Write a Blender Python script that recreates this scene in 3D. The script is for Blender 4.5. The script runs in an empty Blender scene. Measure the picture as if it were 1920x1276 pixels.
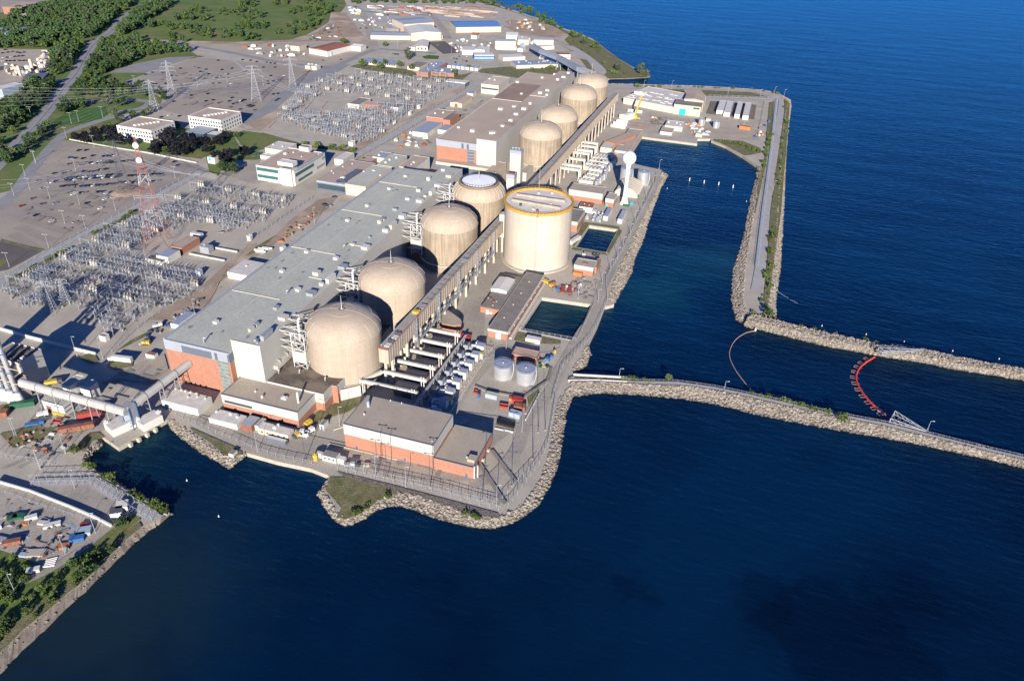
import bpy, math, random
from mathutils import Vector, Matrix
from mathutils.geometry import tessellate_polygon
rnd = random.Random(7)
S = bpy.context.scene
COL = S.collection
# ---------------------------------------------------------------- camera
CF, CYAW, CPIT, CROL = 1433.0251, -0.294382, 0.561095, 0.03744
CC = Vector((206.83, -338.83, 261.41))
_F = Vector((math.sin(CYAW)*math.cos(CPIT), math.cos(CYAW)*math.cos(CPIT), -math.sin(CPIT)))
_r = Vector((math.cos(CYAW), -math.sin(CYAW), 0)); _u = _r.cross(_F)
CR = math.cos(CROL)*_r + math.sin(CROL)*_u
CU = -math.sin(CROL)*_r + math.cos(CROL)*_u
cam = bpy.data.cameras.new('camera'); camo = bpy.data.objects.new('camera', cam); COL.objects.link(camo)
cam.sensor_width = 36; cam.lens = CF/1920*36; cam.clip_start = 1; cam.clip_end = 9000
camo.matrix_world = Matrix(((CR.x, CU.x, -_F.x, CC.x), (CR.y, CU.y, -_F.y, CC.y), (CR.z, CU.z, -_F.z, CC.z), (0, 0, 0, 1)))
S.camera = camo
# ---------------------------------------------------------------- light
SUN = Vector((-0.2733, 0.9066, -0.3215)).normalized()
w = bpy.data.worlds.new('World'); S.world = w; w.use_nodes = True
nt = w.node_tree; nt.nodes.clear()
sk = nt.nodes.new('ShaderNodeTexSky'); sk.sky_type = 'NISHITA'; sk.sun_disc = False
sk.sun_elevation = math.asin(-SUN.z); sk.sun_rotation = math.atan2(-SUN.x, -SUN.y)
sk.altitude = 200; sk.air_density = 1.0; sk.dust_density = 0.0; sk.ozone_density = 6.0
bg = nt.nodes.new('ShaderNodeBackground'); bg.inputs[1].default_value = 0.06
ou = nt.nodes.new('ShaderNodeOutputWorld')
tn = nt.nodes.new('ShaderNodeMix'); tn.data_type = 'RGBA'; tn.blend_type = 'MULTIPLY'; tn.inputs[0].default_value = 1; tn.inputs[7].default_value = (.5, .76, 1.25, 1)   # clear, deep blue air
nt.links.new(sk.outputs[0], tn.inputs[6]); nt.links.new(tn.outputs[2], bg.inputs[0]); nt.links.new(bg.outputs[0], ou.inputs[0])
sl = bpy.data.lights.new('sun', 'SUN'); sl.energy = 4.9; sl.angle = math.radians(0.5); sl.color = (1, .915, .80)
so = bpy.data.objects.new('sun', sl); COL.objects.link(so); so.location = (200, -300, 400)
so.rotation_euler = SUN.to_track_quat('-Z', 'Y').to_euler()
S.view_settings.view_transform = 'Standard'; S.view_settings.look = 'None'
S.view_settings.exposure = 0.82; S.view_settings.gamma = 1; S.view_settings.use_curve_mapping = False
S.cycles.max_bounces = 5; S.cycles.diffuse_bounces = 1; S.cycles.glossy_bounces = 2; S.cycles.transparent_max_bounces = 12
S.cycles.caustics_reflective = False; S.cycles.caustics_refractive = False
# ---------------------------------------------------------------- pixel -> world helpers
def P(q, z=0.0):
    d = _F + CR*((q[0]-960)/CF) - CU*((q[1]-638)/CF)
    return CC + d*((z-CC.z)/d.z)
def PR(v):
    d = Vector(v)-CC; k = d.dot(_F)
    return (960+CF*d.dot(CR)/k, 638-CF*d.dot(CU)/k)
def HT(b, t, z0=0.0):
    "height at which a plumb line over ground pixel b passes pixel t"
    g = P(b, z0); best = (1e9, 0)
    lo, hi = 0, 130
    for _ in range(3):
        st = (hi-lo)/60
        for i in range(61):
            z = lo+i*st; q = PR((g.x, g.y, z0+z)); e = (q[0]-t[0])**2+(q[1]-t[1])**2
            if e < best[0]: best = (e, z)
        lo, hi = max(0, best[1]-st), best[1]+st
    return best[1]
def mk(ox, oy, s=3.9875): return lambda x, y: (ox+x/s, oy+y/s)
za, zb, zc, zd = mk(0, 0), mk(440, 0), mk(840, 0), mk(1100, 120, 4.557)
ze, zf, zg, zh, zi, zj = mk(0, 280), mk(400, 240), mk(0, 560), mk(280, 560), mk(640, 540), mk(760, 300)
zk, zl, zm, zn = mk(560, 720, 3.4286), mk(0, 800, 2.681), mk(1340, 540, 3.310), mk(500, 400, 3.752)
y1, y2, y3, y4, y5, y6 = mk(290, 620, 7.975), mk(500, 640, 7.975), mk(500, 520, 9.115), mk(680, 560, 7.975), mk(770, 590, 7.506), mk(0, 640, 7.975)
full = lambda x, y: (x, y)
# ---------------------------------------------------------------- materials
MATS = {}
def _n(nt, t, **k):
    n = nt.nodes.new(t)
    for a, b in k.items():
        if hasattr(n, a): setattr(n, a, b)
        else: n.inputs[a].default_value = b
    return n
def mat(name, col, rough=.8, var=.12, scale=.15, col2=None, metal=0, streak=0, fine=.06, fscale=2.0, spec=.3, bump=0, bscale=1.0, lines=None, alpha=None, c3=None, c3t=.62):
    """base colour varied by a broad and a fine noise; streak = vertical rain streaks; lines=(axis,spacing,width,colour)"""
    if name in MATS: return MATS[name]
    m = bpy.data.materials.new(name); m.use_nodes = True; nt = m.node_tree; L = nt.links.new
    b = nt.nodes['Principled BSDF']
    b.inputs['Roughness'].default_value = rough; b.inputs['Metallic'].default_value = metal
    b.inputs['Specular IOR Level'].default_value = spec
    geo = _n(nt, 'ShaderNodeNewGeometry')
    c4 = (*col, 1); d4 = (*(col2 or tuple(c*(1-2.2*var) for c in col)), 1)
    n1 = _n(nt, 'ShaderNodeTexNoise', Scale=scale, Detail=6.0, Roughness=.62); L(geo.outputs['Position'], n1.inputs['Vector'])
    r1 = _n(nt, 'ShaderNodeValToRGB'); r1.color_ramp.elements[0].position = .35; r1.color_ramp.elements[1].position = .65
    r1.color_ramp.elements[0].color = d4; r1.color_ramp.elements[1].color = c4; L(n1.outputs[0], r1.inputs[0])
    out = r1.outputs[0]
    if c3:
        n3 = _n(nt, 'ShaderNodeTexNoise', Scale=scale*.37, Detail=5.0, Roughness=.6); n3.noise_dimensions = '4D'; n3.inputs['W'].default_value = 3.1
        L(geo.outputs['Position'], n3.inputs['Vector'])
        r3 = _n(nt, 'ShaderNodeValToRGB'); r3.color_ramp.elements[0].position = c3t-.04; r3.color_ramp.elements[1].position = c3t+.05
        r3.color_ramp.elements[0].color = (0, 0, 0, 1); r3.color_ramp.elements[1].color = (1, 1, 1, 1); L(n3.outputs[0], r3.inputs[0])
        mx = _n(nt, 'ShaderNodeMix', data_type='RGBA'); L(r3.outputs[0], mx.inputs[0]); L(out, mx.inputs[6]); mx.inputs[7].default_value = (*c3, 1); out = mx.outputs[2]
    if fine:
        n2 = _n(nt, 'ShaderNodeTexNoise', Scale=fscale, Detail=3.0); L(geo.outputs['Position'], n2.inputs['Vector'])
        mr = _n(nt, 'ShaderNodeMapRange'); mr.inputs[1].default_value = .3; mr.inputs[2].default_value = .7; mr.inputs[3].default_value = 1-fine*2; mr.inputs[4].default_value = 1+fine
        L(n2.outputs[0], mr.inputs[0]); mu = _n(nt, 'ShaderNodeVectorMath', operation='SCALE'); L(out, mu.inputs[0]); L(mr.outputs[0], mu.inputs['Scale']); out = mu.outputs[0]
    if streak:
        mp = _n(nt, 'ShaderNodeMapping'); mp.inputs['Scale'].default_value = (.9, .9, .035); L(geo.outputs['Position'], mp.inputs[0])
        n4 = _n(nt, 'ShaderNodeTexNoise', Scale=1.0, Detail=4.0); L(mp.outputs[0], n4.inputs['Vector'])
        mr = _n(nt, 'ShaderNodeMapRange'); mr.inputs[1].default_value = .38; mr.inputs[2].default_value = .6; mr.inputs[3].default_value = 1-streak; mr.inputs[4].default_value = 1.0
        L(n4.outputs[0], mr.inputs[0]); mu = _n(nt, 'ShaderNodeVectorMath', operation='SCALE'); L(out, mu.inputs[0]); L(mr.outputs[0], mu.inputs['Scale']); out = mu.outputs[0]
    if lines:
        tc = _n(nt, 'ShaderNodeTexCoord'); sp = _n(nt, 'ShaderNodeSeparateXYZ'); L(tc.outputs['Object'], sp.inputs[0])
        for ax, spc, wd, lc in lines:
            o = sp.outputs['XYZ'.index(ax)]
            a = _n(nt, 'ShaderNodeMath', operation='MODULO'); ad = _n(nt, 'ShaderNodeMath', operation='ADD'); ad.inputs[1].default_value = spc*400; L(o, ad.inputs[0]); L(ad.outputs[0], a.inputs[0]); a.inputs[1].default_value = spc
            c = _n(nt, 'ShaderNodeMath', operation='LESS_THAN'); c.inputs[1].default_value = wd; L(a.outputs[0], c.inputs[0])
            mx = _n(nt, 'ShaderNodeMix', data_type='RGBA'); L(c.outputs[0], mx.inputs[0]); L(out, mx.inputs[6]); mx.inputs[7].default_value = (*lc, 1); out = mx.outputs[2]
    if name.startswith('leaf'):
        oi = _n(nt, 'ShaderNodeObjectInfo'); mr = _n(nt, 'ShaderNodeMapRange'); mr.inputs[3].default_value = .75; mr.inputs[4].default_value = 1.5; L(oi.outputs['Random'], mr.inputs[0])
        mu = _n(nt, 'ShaderNodeVectorMath', operation='SCALE'); L(out, mu.inputs[0]); L(mr.outputs[0], mu.inputs['Scale']); out = mu.outputs[0]
    if name.startswith('rock'):
        sp = _n(nt, 'ShaderNodeSeparateXYZ'); L(geo.outputs['Position'], sp.inputs[0]); mr = _n(nt, 'ShaderNodeMapRange'); mr.inputs[1].default_value = -2.5; mr.inputs[2].default_value = -1.5; mr.inputs[3].default_value = .25; mr.inputs[4].default_value = 1; L(sp.outputs[2], mr.inputs[0])
        mu = _n(nt, 'ShaderNodeVectorMath', operation='SCALE'); L(out, mu.inputs[0]); L(mr.outputs[0], mu.inputs['Scale']); out = mu.outputs[0]
    L(out, b.inputs['Base Color'])
    if bump:
        n5 = _n(nt, 'ShaderNodeTexNoise', Scale=bscale, Detail=4.0); L(geo.outputs['Position'], n5.inputs['Vector'])
        bp = _n(nt, 'ShaderNodeBump'); bp.inputs['Strength'].default_value = bump; bp.inputs['Distance'].default_value = .5
        L(n5.outputs[0], bp.inputs['Height']); L(bp.outputs[0], b.inputs['Normal'])
    MATS[name] = m
    return m
M = {
 'ground': mat('ground', (.46, .395, .315), .9, .1, .03, fine=.08, fscale=.8, c3=(.43, .36, .29), c3t=.6),
 'yard': mat('yard', (.48, .435, .36), .9, .1, .05, fine=.1, fscale=1.2, c3=(.44, .39, .33), c3t=.58),
 'asphalt': mat('asphalt', (.40, .36, .305), .9, .08, .04, fine=.1, fscale=.9, c3=(.31, .28, .25), c3t=.56),
 'lot': mat('lot', (.37, .32, .265), .9, .07, .02, fine=.05, fscale=.5, c3=(.27, .245, .235), c3t=.56),
 'road': mat('road', (.29, .29, .29), .9, .07, .05, fine=.05),
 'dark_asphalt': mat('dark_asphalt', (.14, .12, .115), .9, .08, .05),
 'paleroad': mat('paleroad', (.42, .41, .39), .9, .07, .1),
 'dirt': mat('dirt', (.42, .32, .24), .95, .14, .04, fine=.08, c3=(.5, .4, .3), c3t=.56),
 'sand': mat('sand', (.28, .235, .19), .95, .16, .14, fine=.1, fscale=.7, c3=(.2, .17, .14), c3t=.56),
 'grass': mat('grass', (.145, .20, .05), .95, .15, .03, (.10, .145, .04), fine=.14, fscale=.6, c3=(.19, .18, .07), c3t=.56),
 'lawn': mat('lawn', (.06, .15, .022), .95, .1, .05, fine=.1),
 'scrub': mat('scrub', (.12, .135, .045), .95, .2, .15, (.23, .2, .12), fine=.2, fscale=1.2, bump=.5, bscale=1.5),
 'rockbed': mat('rockbed', (.23, .2, .165), .95, .15, .4, fine=.25, fscale=1.6, bump=.6, bscale=1.0),
 'rock': mat('rock', (.29, .255, .21), .9, .18, .35, (.24, .2, .16), fine=.12, fscale=2.5, bump=.3, bscale=2),
 'rockpale': mat('rockpale', (.40, .36, .30), .9, .15, .4, (.32, .28, .23), fine=.12, fscale=2.5),
 'dome': mat('dome', (.455, .38, .30), .85, .08, .12, (.40, .325, .245), fine=.05, fscale=1.0, streak=0),
 'domewall': mat('domewall', (.46, .38, .295), .85, .08, .1, (.41, .34, .26), fine=.05, streak=.08),
 'domewall2': mat('domewall2', (.43, .35, .26), .85, .1, .1, (.34, .275, .205), fine=.06, streak=.3),
 'domeseam': mat('domeseam', (.54, .455, .35), .85, .08),
 'vac': mat('vac', (.56, .495, .41), .85, .06, .08, (.50, .435, .35), fine=.03, streak=.09),
 'vacroof': mat('vacroof', (.74, .69, .63), .85, .08, .2, fine=.06),
 'vacbeam': mat('vacbeam', (.45, .38, .31), .85, .1, .2),
 'orange': mat('orange', (.66, .36, .08), .7, .12, .3, fine=.1),
 'duct': mat('duct', (.50, .415, .325), .85, .08, .2, fine=.05, streak=.16),
 'duct_roof': mat('duct_roof', (.42, .37, .32), .85, .1, .2),
 'concrete': mat('concrete', (.50, .44, .36), .85, .08, .3, fine=.06, streak=.1),
 'pale_concrete': mat('pale_concrete', (.62, .58, .5), .85, .06, .3, fine=.06),
 'roof_green': mat('roof_green', (.475, .485, .415), .85, .05, .05, fine=.07, fscale=.7, c3=(.35, .36, .29), c3t=.66),
 'roof_tan': mat('roof_tan', (.44, .375, .30), .9, .06, .12, fine=.12, fscale=2.5),
 'roof_grey': mat('roof_grey', (.26, .235, .215), .9, .1, .15, fine=.08, c3=(.17, .15, .13), c3t=.62),
 'roof_dark': mat('roof_dark', (.17, .142, .118), .95, .18, .25, fine=.15, c3=(.23, .19, .15), c3t=.5),
 'roof_far': mat('roof_far', (.50, .405, .32), .9, .08, .02, fine=.05, c3=(.30, .235, .19), c3t=.54),
 'roof_brown': mat('roof_brown', (.47, .37, .30), .9, .06, .1),
 'roof_white': mat('roof_white', (.66, .62, .58), .8, .1, .3, fine=.05, c3=(.45, .38, .33), c3t=.64),
 'roof_bluegrey': mat('roof_bluegrey', (.33, .37, .43), .6, .06, .2),
 'roof_blue': mat('roof_blue', (.10, .22, .47), .5, .05, .1, lines=[('X', 3, .4, (.16, .3, .55))]),
 'roof_rust': mat('roof_rust', (.36, .15, .10), .8, .15, .2),
 'brick': mat('brick', (.41, .195, .13), .9, .05, .15, fine=.08, fscale=1.5, lines=[('Z', 4.2, .12, (.34, .155, .1))]),
 'brick_dark': mat('brick_dark', (.36, .19, .14), .9, .08, .3, fine=.08),
 'white': mat('white', (.63, .615, .57), .6, .04, .2, fine=.03),
 'cream': mat('cream', (.56, .52, .45), .7, .04, .1, fine=.03),
 'beige': mat('beige', (.60, .51, .40), .75, .05, .1, fine=.04),
 'clad': mat('clad', (.49, .475, .435), .65, .03, .1, fine=.02, lines=[('X', 2.0, .08, (.43, .415, .38)), ('Y', 2.0, .08, (.43, .415, .38))]),
 'metal_band': mat('metal_band', (.34, .37, .42), .5, .04, .1),
 'dark_band': mat('dark_band', (.13, .15, .19), .5, .05, .1),
 'glass': mat('glass', (.05, .08, .1), .15, .1, .5, spec=.6),
 'greenglass': mat('greenglass', (.14, .175, .16), .25, .2, .4, (.26, .28, .25), spec=.6),
 'teal': mat('teal', (.02, .42, .48), .5, .03),
 'steel': mat('steel', (.39, .41, .44), .5, .08, .5, metal=.2),
 'whitesteel': mat('whitesteel', (.60, .60, .58), .5, .05, .5),
 'silver': mat('silver', (.62, .63, .65), .38, .06, .3, metal=.55, streak=.05),
 'silverroof': mat('silverroof', (.42, .47, .55), .45, .08, .3, metal=.3),
 'darksteel': mat('darksteel', (.10, .11, .13), .5, .1),
 'wood': mat('wood', (.26, .19, .13), .9, .1),
 'yellow': mat('yellow', (.62, .42, .07), .5, .08), 'red': mat('red', (.42, .06, .045), .5, .1), 'rust': mat('rust', (.30, .13, .085), .8, .15, .5),
 'orange2': mat('orange2', (.50, .20, .07), .6, .1), 'blue': mat('blue', (.05, .15, .36), .5, .1), 'green': mat('green', (.03, .13, .075), .6, .1),
 'lightblue': mat('lightblue', (.36, .43, .50), .5, .05), 'carwhite': mat('carwhite', (.75, .75, .74), .3, .02), 'carsilver': mat('carsilver', (.40, .42, .45), .3, .05, metal=.3),
 'carblack': mat('carblack', (.02, .024, .03), .3, .1), 'carblue': mat('carblue', (.03, .07, .19), .3, .1), 'cargrey': mat('cargrey', (.14, .15, .17), .3, .1), 'carred': mat('carred', (.42, .03, .03), .3, .05), 'cartan': mat('cartan', (.45, .38, .27), .3, .05),
 'tyre': mat('tyre', (.02, .02, .02), .9, .1), 'carglass': mat('carglass', (.015, .02, .03), .15, .1, spec=.6),
 'trunk': mat('trunk', (.12, .09, .065), .95, .15), 'ripe': mat('ripe', (.02, .04, .07), .3, .2, .05),
 'leaf0': mat('leaf0', (.085, .135, .034), .8, .2, .12, (.045, .08, .022), fine=.25, fscale=.9),
 'leaf1': mat('leaf1', (.055, .10, .034), .8, .2, .12, (.03, .06, .022), fine=.25, fscale=.9),
 'leaf2': mat('leaf2', (.12, .165, .04), .8, .2, .12, (.07, .11, .028), fine=.25, fscale=.9),
 'leaf3': mat('leaf3', (.018, .017, .026), .8, .2, .12, (.009, .009, .014), fine=.25, fscale=.9),
 'leaf4': mat('leaf4', (.10, .125, .065), .8, .2, .12, (.06, .08, .04), fine=.2, fscale=.9),
 'stripe': mat('stripe', (.42, .38, .33), .9, .1), 'ystripe': mat('ystripe', (.50, .36, .08), .9, .1),
 'gallery': mat('gallery', (.43, .42, .40), .7, .06, .2, fine=.05), 'strip': mat('strip', (.42, .45, .49), .8, .08, .3),
 'copper': mat('copper', (.24, .15, .11), .6, .1),
 'stain': mat('stain', (.16, .135, .115), .95, .2, .4),
}
# water
def water_mat():
    m = bpy.data.materials.new('lake_water'); m.use_nodes = True; nt = m.node_tree; L = nt.links.new; nt.nodes.clear()
    out = _n(nt, 'ShaderNodeOutputMaterial'); df = _n(nt, 'ShaderNodeBsdfDiffuse'); gl = _n(nt, 'ShaderNodeBsdfGlossy', Roughness=.2); gl.inputs['Color'].default_value = (.32, .78, 1, 1)
    fr = _n(nt, 'ShaderNodeFresnel', IOR=1.33); mx = _n(nt, 'ShaderNodeMixShader')
    geo = _n(nt, 'ShaderNodeNewGeometry')
    n1 = _n(nt, 'ShaderNodeTexNoise', Scale=.006, Detail=5.0, Roughness=.55); L(geo.outputs['Position'], n1.inputs['Vector'])
    r = _n(nt, 'ShaderNodeValToRGB'); e = r.color_ramp.elements; e[0].position = .36; e[0].color = (.0009, .006, .022, 1); e[1].position = .62; e[1].color = (.001, .0165, .05, 1)
    L(n1.outputs[0], r.inputs[0]); col = r.outputs[0]
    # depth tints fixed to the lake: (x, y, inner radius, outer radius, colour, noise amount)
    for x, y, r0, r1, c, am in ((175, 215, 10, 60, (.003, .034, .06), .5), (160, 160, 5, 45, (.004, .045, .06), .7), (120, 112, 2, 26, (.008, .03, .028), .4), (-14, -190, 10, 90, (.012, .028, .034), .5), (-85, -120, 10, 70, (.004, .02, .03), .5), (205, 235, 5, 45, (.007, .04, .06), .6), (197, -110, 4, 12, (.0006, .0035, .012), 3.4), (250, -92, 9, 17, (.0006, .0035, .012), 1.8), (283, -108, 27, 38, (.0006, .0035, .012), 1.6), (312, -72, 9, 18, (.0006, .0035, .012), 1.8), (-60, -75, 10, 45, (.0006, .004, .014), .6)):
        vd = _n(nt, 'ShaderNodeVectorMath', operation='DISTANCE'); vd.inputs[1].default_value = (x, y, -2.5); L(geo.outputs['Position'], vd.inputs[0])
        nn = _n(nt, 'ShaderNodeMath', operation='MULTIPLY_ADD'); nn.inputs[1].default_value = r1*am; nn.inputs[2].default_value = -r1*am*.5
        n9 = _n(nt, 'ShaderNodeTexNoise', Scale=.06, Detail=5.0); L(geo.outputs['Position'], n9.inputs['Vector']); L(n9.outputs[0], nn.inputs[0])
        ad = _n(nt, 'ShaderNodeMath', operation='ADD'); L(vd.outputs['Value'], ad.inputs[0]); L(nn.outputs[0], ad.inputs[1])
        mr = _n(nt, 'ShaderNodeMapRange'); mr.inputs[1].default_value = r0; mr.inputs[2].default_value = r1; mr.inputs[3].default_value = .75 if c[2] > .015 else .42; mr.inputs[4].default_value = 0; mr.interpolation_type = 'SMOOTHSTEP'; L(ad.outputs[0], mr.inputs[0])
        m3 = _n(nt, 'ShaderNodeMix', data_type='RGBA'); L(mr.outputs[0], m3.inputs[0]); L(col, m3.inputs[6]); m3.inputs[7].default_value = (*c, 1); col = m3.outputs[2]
    L(col, df.inputs['Color'])
    mp = _n(nt, 'ShaderNodeMapping'); mp.inputs['Rotation'].default_value = (0, 0, .5); mp.inputs['Scale'].default_value = (.25, .75, 1); L(geo.outputs['Position'], mp.inputs[0])
    n2 = _n(nt, 'ShaderNodeTexNoise', Scale=.35, Detail=5.0, Roughness=.6); L(mp.outputs[0], n2.inputs['Vector'])
    n3 = _n(nt, 'ShaderNodeTexNoise', Scale=.045, Detail=3.0); L(mp.outputs[0], n3.inputs['Vector'])
    b2 = _n(nt, 'ShaderNodeBump'); b2.inputs['Strength'].default_value = 1; b2.inputs['Distance'].default_value = 1.2; L(n3.outputs[0], b2.inputs['Height'])
    bp = _n(nt, 'ShaderNodeBump'); bp.inputs['Strength'].default_value = 1; bp.inputs['Distance'].default_value = .8; L(n2.outputs[0], bp.inputs['Height']); L(b2.outputs[0], bp.inputs['Normal'])
    L(bp.outputs[0], gl.inputs['Normal']); L(bp.outputs[0], fr.inputs['Normal']); L(fr.outputs[0], mx.inputs[0]); L(df.outputs[0], mx.inputs[1]); L(gl.outputs[0], mx.inputs[2]); L(mx.outputs[0], out.inputs[0])
    return m
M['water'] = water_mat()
def fence_mat():
    m = bpy.data.materials.new('chain_link'); m.use_nodes = True; nt = m.node_tree; L = nt.links.new
    b = nt.nodes['Principled BSDF']; b.inputs['Base Color'].default_value = (.36, .39, .42, 1); b.inputs['Roughness'].default_value = .6
    geo = _n(nt, 'ShaderNodeNewGeometry'); n = _n(nt, 'ShaderNodeTexChecker', Scale=5.0)
    wv = _n(nt, 'ShaderNodeTexNoise', Scale=6.0, Detail=2.0); L(geo.outputs['Position'], wv.inputs['Vector'])
    lt = _n(nt, 'ShaderNodeMath', operation='GREATER_THAN'); lt.inputs[1].default_value = .63; L(wv.outputs[0], lt.inputs[0])
    L(lt.outputs[0], b.inputs['Alpha'])
    return m
M['chain'] = fence_mat()
# ---------------------------------------------------------------- mesh collector
class MB:
    def __init__(s): s.v = []; s.f = []
    def add(s, vs, fs):
        o = len(s.v); s.v += [tuple(a) for a in vs]; s.f += [tuple(i+o for i in f) for f in fs]; return s
    def box(s, x0, x1, y0, y1, z0, z1):
        return s.add([(x0, y0, z0), (x1, y0, z0), (x1, y1, z0), (x0, y1, z0), (x0, y0, z1), (x1, y0, z1), (x1, y1, z1), (x0, y1, z1)],
                     [(3, 2, 1, 0), (4, 5, 6, 7), (0, 1, 5, 4), (1, 2, 6, 5), (2, 3, 7, 6), (3, 0, 4, 7)])
    def obox(s, c, lx, ly, z0, z1, a=0):
        ca, sa = math.cos(a), math.sin(a); vs = []
        for z in (z0, z1):
            for sx, sy in ((-1, -1), (1, -1), (1, 1), (-1, 1)):
                X, Y = sx*lx/2, sy*ly/2; vs.append((c[0]+X*ca-Y*sa, c[1]+X*sa+Y*ca, z))
        return s.add(vs, [(3, 2, 1, 0), (4, 5, 6, 7), (0, 1, 5, 4), (1, 2, 6, 5), (2, 3, 7, 6), (3, 0, 4, 7)])
    def prism(s, poly, z0, z1, bottom=False):
        n = len(poly); a = sum(poly[i][0]*poly[(i+1) % n][1]-poly[(i+1) % n][0]*poly[i][1] for i in range(n))
        if a < 0: poly = poly[::-1]
        vs = [(p[0], p[1], z0) for p in poly]+[(p[0], p[1], z1) for p in poly]
        fs = [(i, (i+1) % n, n+(i+1) % n, n+i) for i in range(n)]
        if z1 != z0 and bottom: fs.append(tuple(range(n))[::-1])
        for t in tessellate_polygon([[Vector((p[0], p[1], 0)) for p in poly]]):
            A, B, C = (Vector((*poly[i][:2], 0)) for i in t)
            if (B-A).cross(C-A).z < 0: t = t[::-1]
            fs.append(tuple(n+i for i in t))
        if z1 == z0: fs = fs[n:]
        return s.add(vs, fs)
    def bar(s, p, q, w=.3, h=None):
        p, q = Vector(p), Vector(q); h = h or w; d = (q-p)
        if d.length < 1e-6: return s
        d.normalize(); u = Vector((0, 0, 1)) if abs(d.z) < .9 else Vector((0, 1, 0))
        a = d.cross(u).normalized()*w/2; b = a.cross(d).normalized()*h/2
        vs = [p-a-b, p+a-b, p+a+b, p-a+b, q-a-b, q+a-b, q+a+b, q-a+b]
        return s.add(vs, [(0, 1, 2, 3), (7, 6, 5, 4), (4, 5, 1, 0), (5, 6, 2, 1), (6, 7, 3, 2), (7, 4, 0, 3)])
    def tube(s, p, q, r, n=8, r2=None, cap=True):
        p, q = Vector(p), Vector(q); d = (q-p).normalized(); r2 = r if r2 is None else r2
        u = Vector((0, 0, 1)) if abs(d.z) < .9 else Vector((1, 0, 0)); a = d.cross(u).normalized(); b = d.cross(a)
        vs = []
        for c, rr in ((p, r), (q, r2)):
            for i in range(n):
                t = 2*math.pi*i/n; vs.append(c+a*rr*math.cos(t)+b*rr*math.sin(t))
        fs = [(i, n+i, n+(i+1) % n, (i+1) % n) for i in range(n)]
        if cap: fs += [tuple(range(n)), tuple(range(2*n-1, n-1, -1))]
        return s.add(vs, fs)
    def lathe(s, c, prof, n=48, cap=False):
        k = len(prof); vs = []
        for r, z in prof:
            for i in range(n):
                t = 2*math.pi*i/n; vs.append((c[0]+r*math.cos(t), c[1]+r*math.sin(t), z))
        fs = []
        for j in range(k-1):
            for i in range(n): fs.append((j*n+i, j*n+(i+1) % n, (j+1)*n+(i+1) % n, (j+1)*n+i))
        if cap: fs.append(tuple((k-1)*n+i for i in range(n)))
        return s.add(vs, fs)
    def path(s, pts, w, h):
        for a, b in zip(pts, pts[1:]): s.bar(a, b, w, h)
        return s
    def build(s, name, m, parent=None, smooth=False, off=None):
        me = bpy.data.meshes.new(name)
        o = OFF.get(parent.name) if parent is not None else off
        if o is not None:
            inv = o.inverted(); vs = [tuple(inv @ Vector(v)) for v in s.v]
        else: vs = s.v
        me.from_pydata(vs, [], s.f); me.update()
        me.materials.append(M[m] if isinstance(m, str) else m)
        if smooth:
            me.polygons.foreach_set('use_smooth', [True]*len(me.polygons))
            try: me.set_sharp_from_angle(angle=math.radians(40))
            except Exception: pass
        ob = bpy.data.objects.new(name, me); COL.objects.link(ob)
        if parent is not None: ob.parent = parent; OFF[ob.name] = OFF[parent.name]
        elif off is not None: ob.matrix_world = off
        return ob
OFF = {}
def tag(o, label=None, cat=None, group=None, kind=None):
    if label: o['label'] = label
    if cat: o['category'] = cat
    if group: o['group'] = group
    if kind: o['kind'] = kind
    return o
def thing(name, label, cat, loc=(0, 0, 0), rot=0.0, group=None):
    o = bpy.data.objects.new(name, None); COL.objects.link(o); o.empty_display_size = .5
    o.location = (loc[0], loc[1], loc[2] if len(loc) > 2 else 0); o.rotation_euler = (0, 0, rot)
    OFF[o.name] = Matrix.Translation(o.location) @ Matrix.Rotation(rot, 4, 'Z')
    return tag(o, label, cat, group)
def single(name, label, cat, mb, m, group=None, kind=None, smooth=False):
    xs = [v[0] for v in mb.v]; ys = [v[1] for v in mb.v]; zs = [v[2] for v in mb.v]
    off = Matrix.Translation(((min(xs)+max(xs))/2, (min(ys)+max(ys))/2, min(zs)))
    return tag(mb.build(name, m, None, smooth, off), label, cat, group, kind)
def struct(name, mb, m, kind='structure', smooth=False, label=None):
    o = mb.build(name, m, None, smooth); o['kind'] = kind
    if label: o['label'] = label
    return o
KIDS = {}
def copy_tree(o, loc=None, rot=0.0, label=None, scale=None, par=None, group=None):
    c = o.copy(); COL.objects.link(c)
    if par is not None: c.parent = par
    else:
        c.location = loc; c.rotation_euler = (0, 0, rot)
        if scale: c.scale = scale if hasattr(scale, '__len__') else (scale,)*3
        if label: c['label'] = label
        if group: c['group'] = group
    if o.name not in KIDS: KIDS[o.name] = list(o.children)
    for ch in KIDS[o.name]: copy_tree(ch, par=c)
    return c
def relabel(o, mtl):
    "give the body of a copied thing another paint"
    me = MESHV.get((o.data.name, mtl))
    if me is None:
        me = o.data.copy(); me.materials.clear(); me.materials.append(M[mtl]); MESHV[(o.data.name, mtl)] = me
    o.data = me
MESHV = {}
LABELS = set()
_T = 'twent thirt fort fift sixt sevent eight ninet'.split()
_O = 'first second third fourth fifth sixth seventh eighth ninth'.split()
ORD = _O+'tenth eleventh twelfth thirteenth fourteenth fifteenth sixteenth seventeenth eighteenth nineteenth'.split()
for _t in _T: ORD += [_t+'ieth']+[_t+'y-'+x for x in _O]
def ordl(i, s='from the left'): return 'leftmost' if i == 0 else ORD[i]+' '+s
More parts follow.
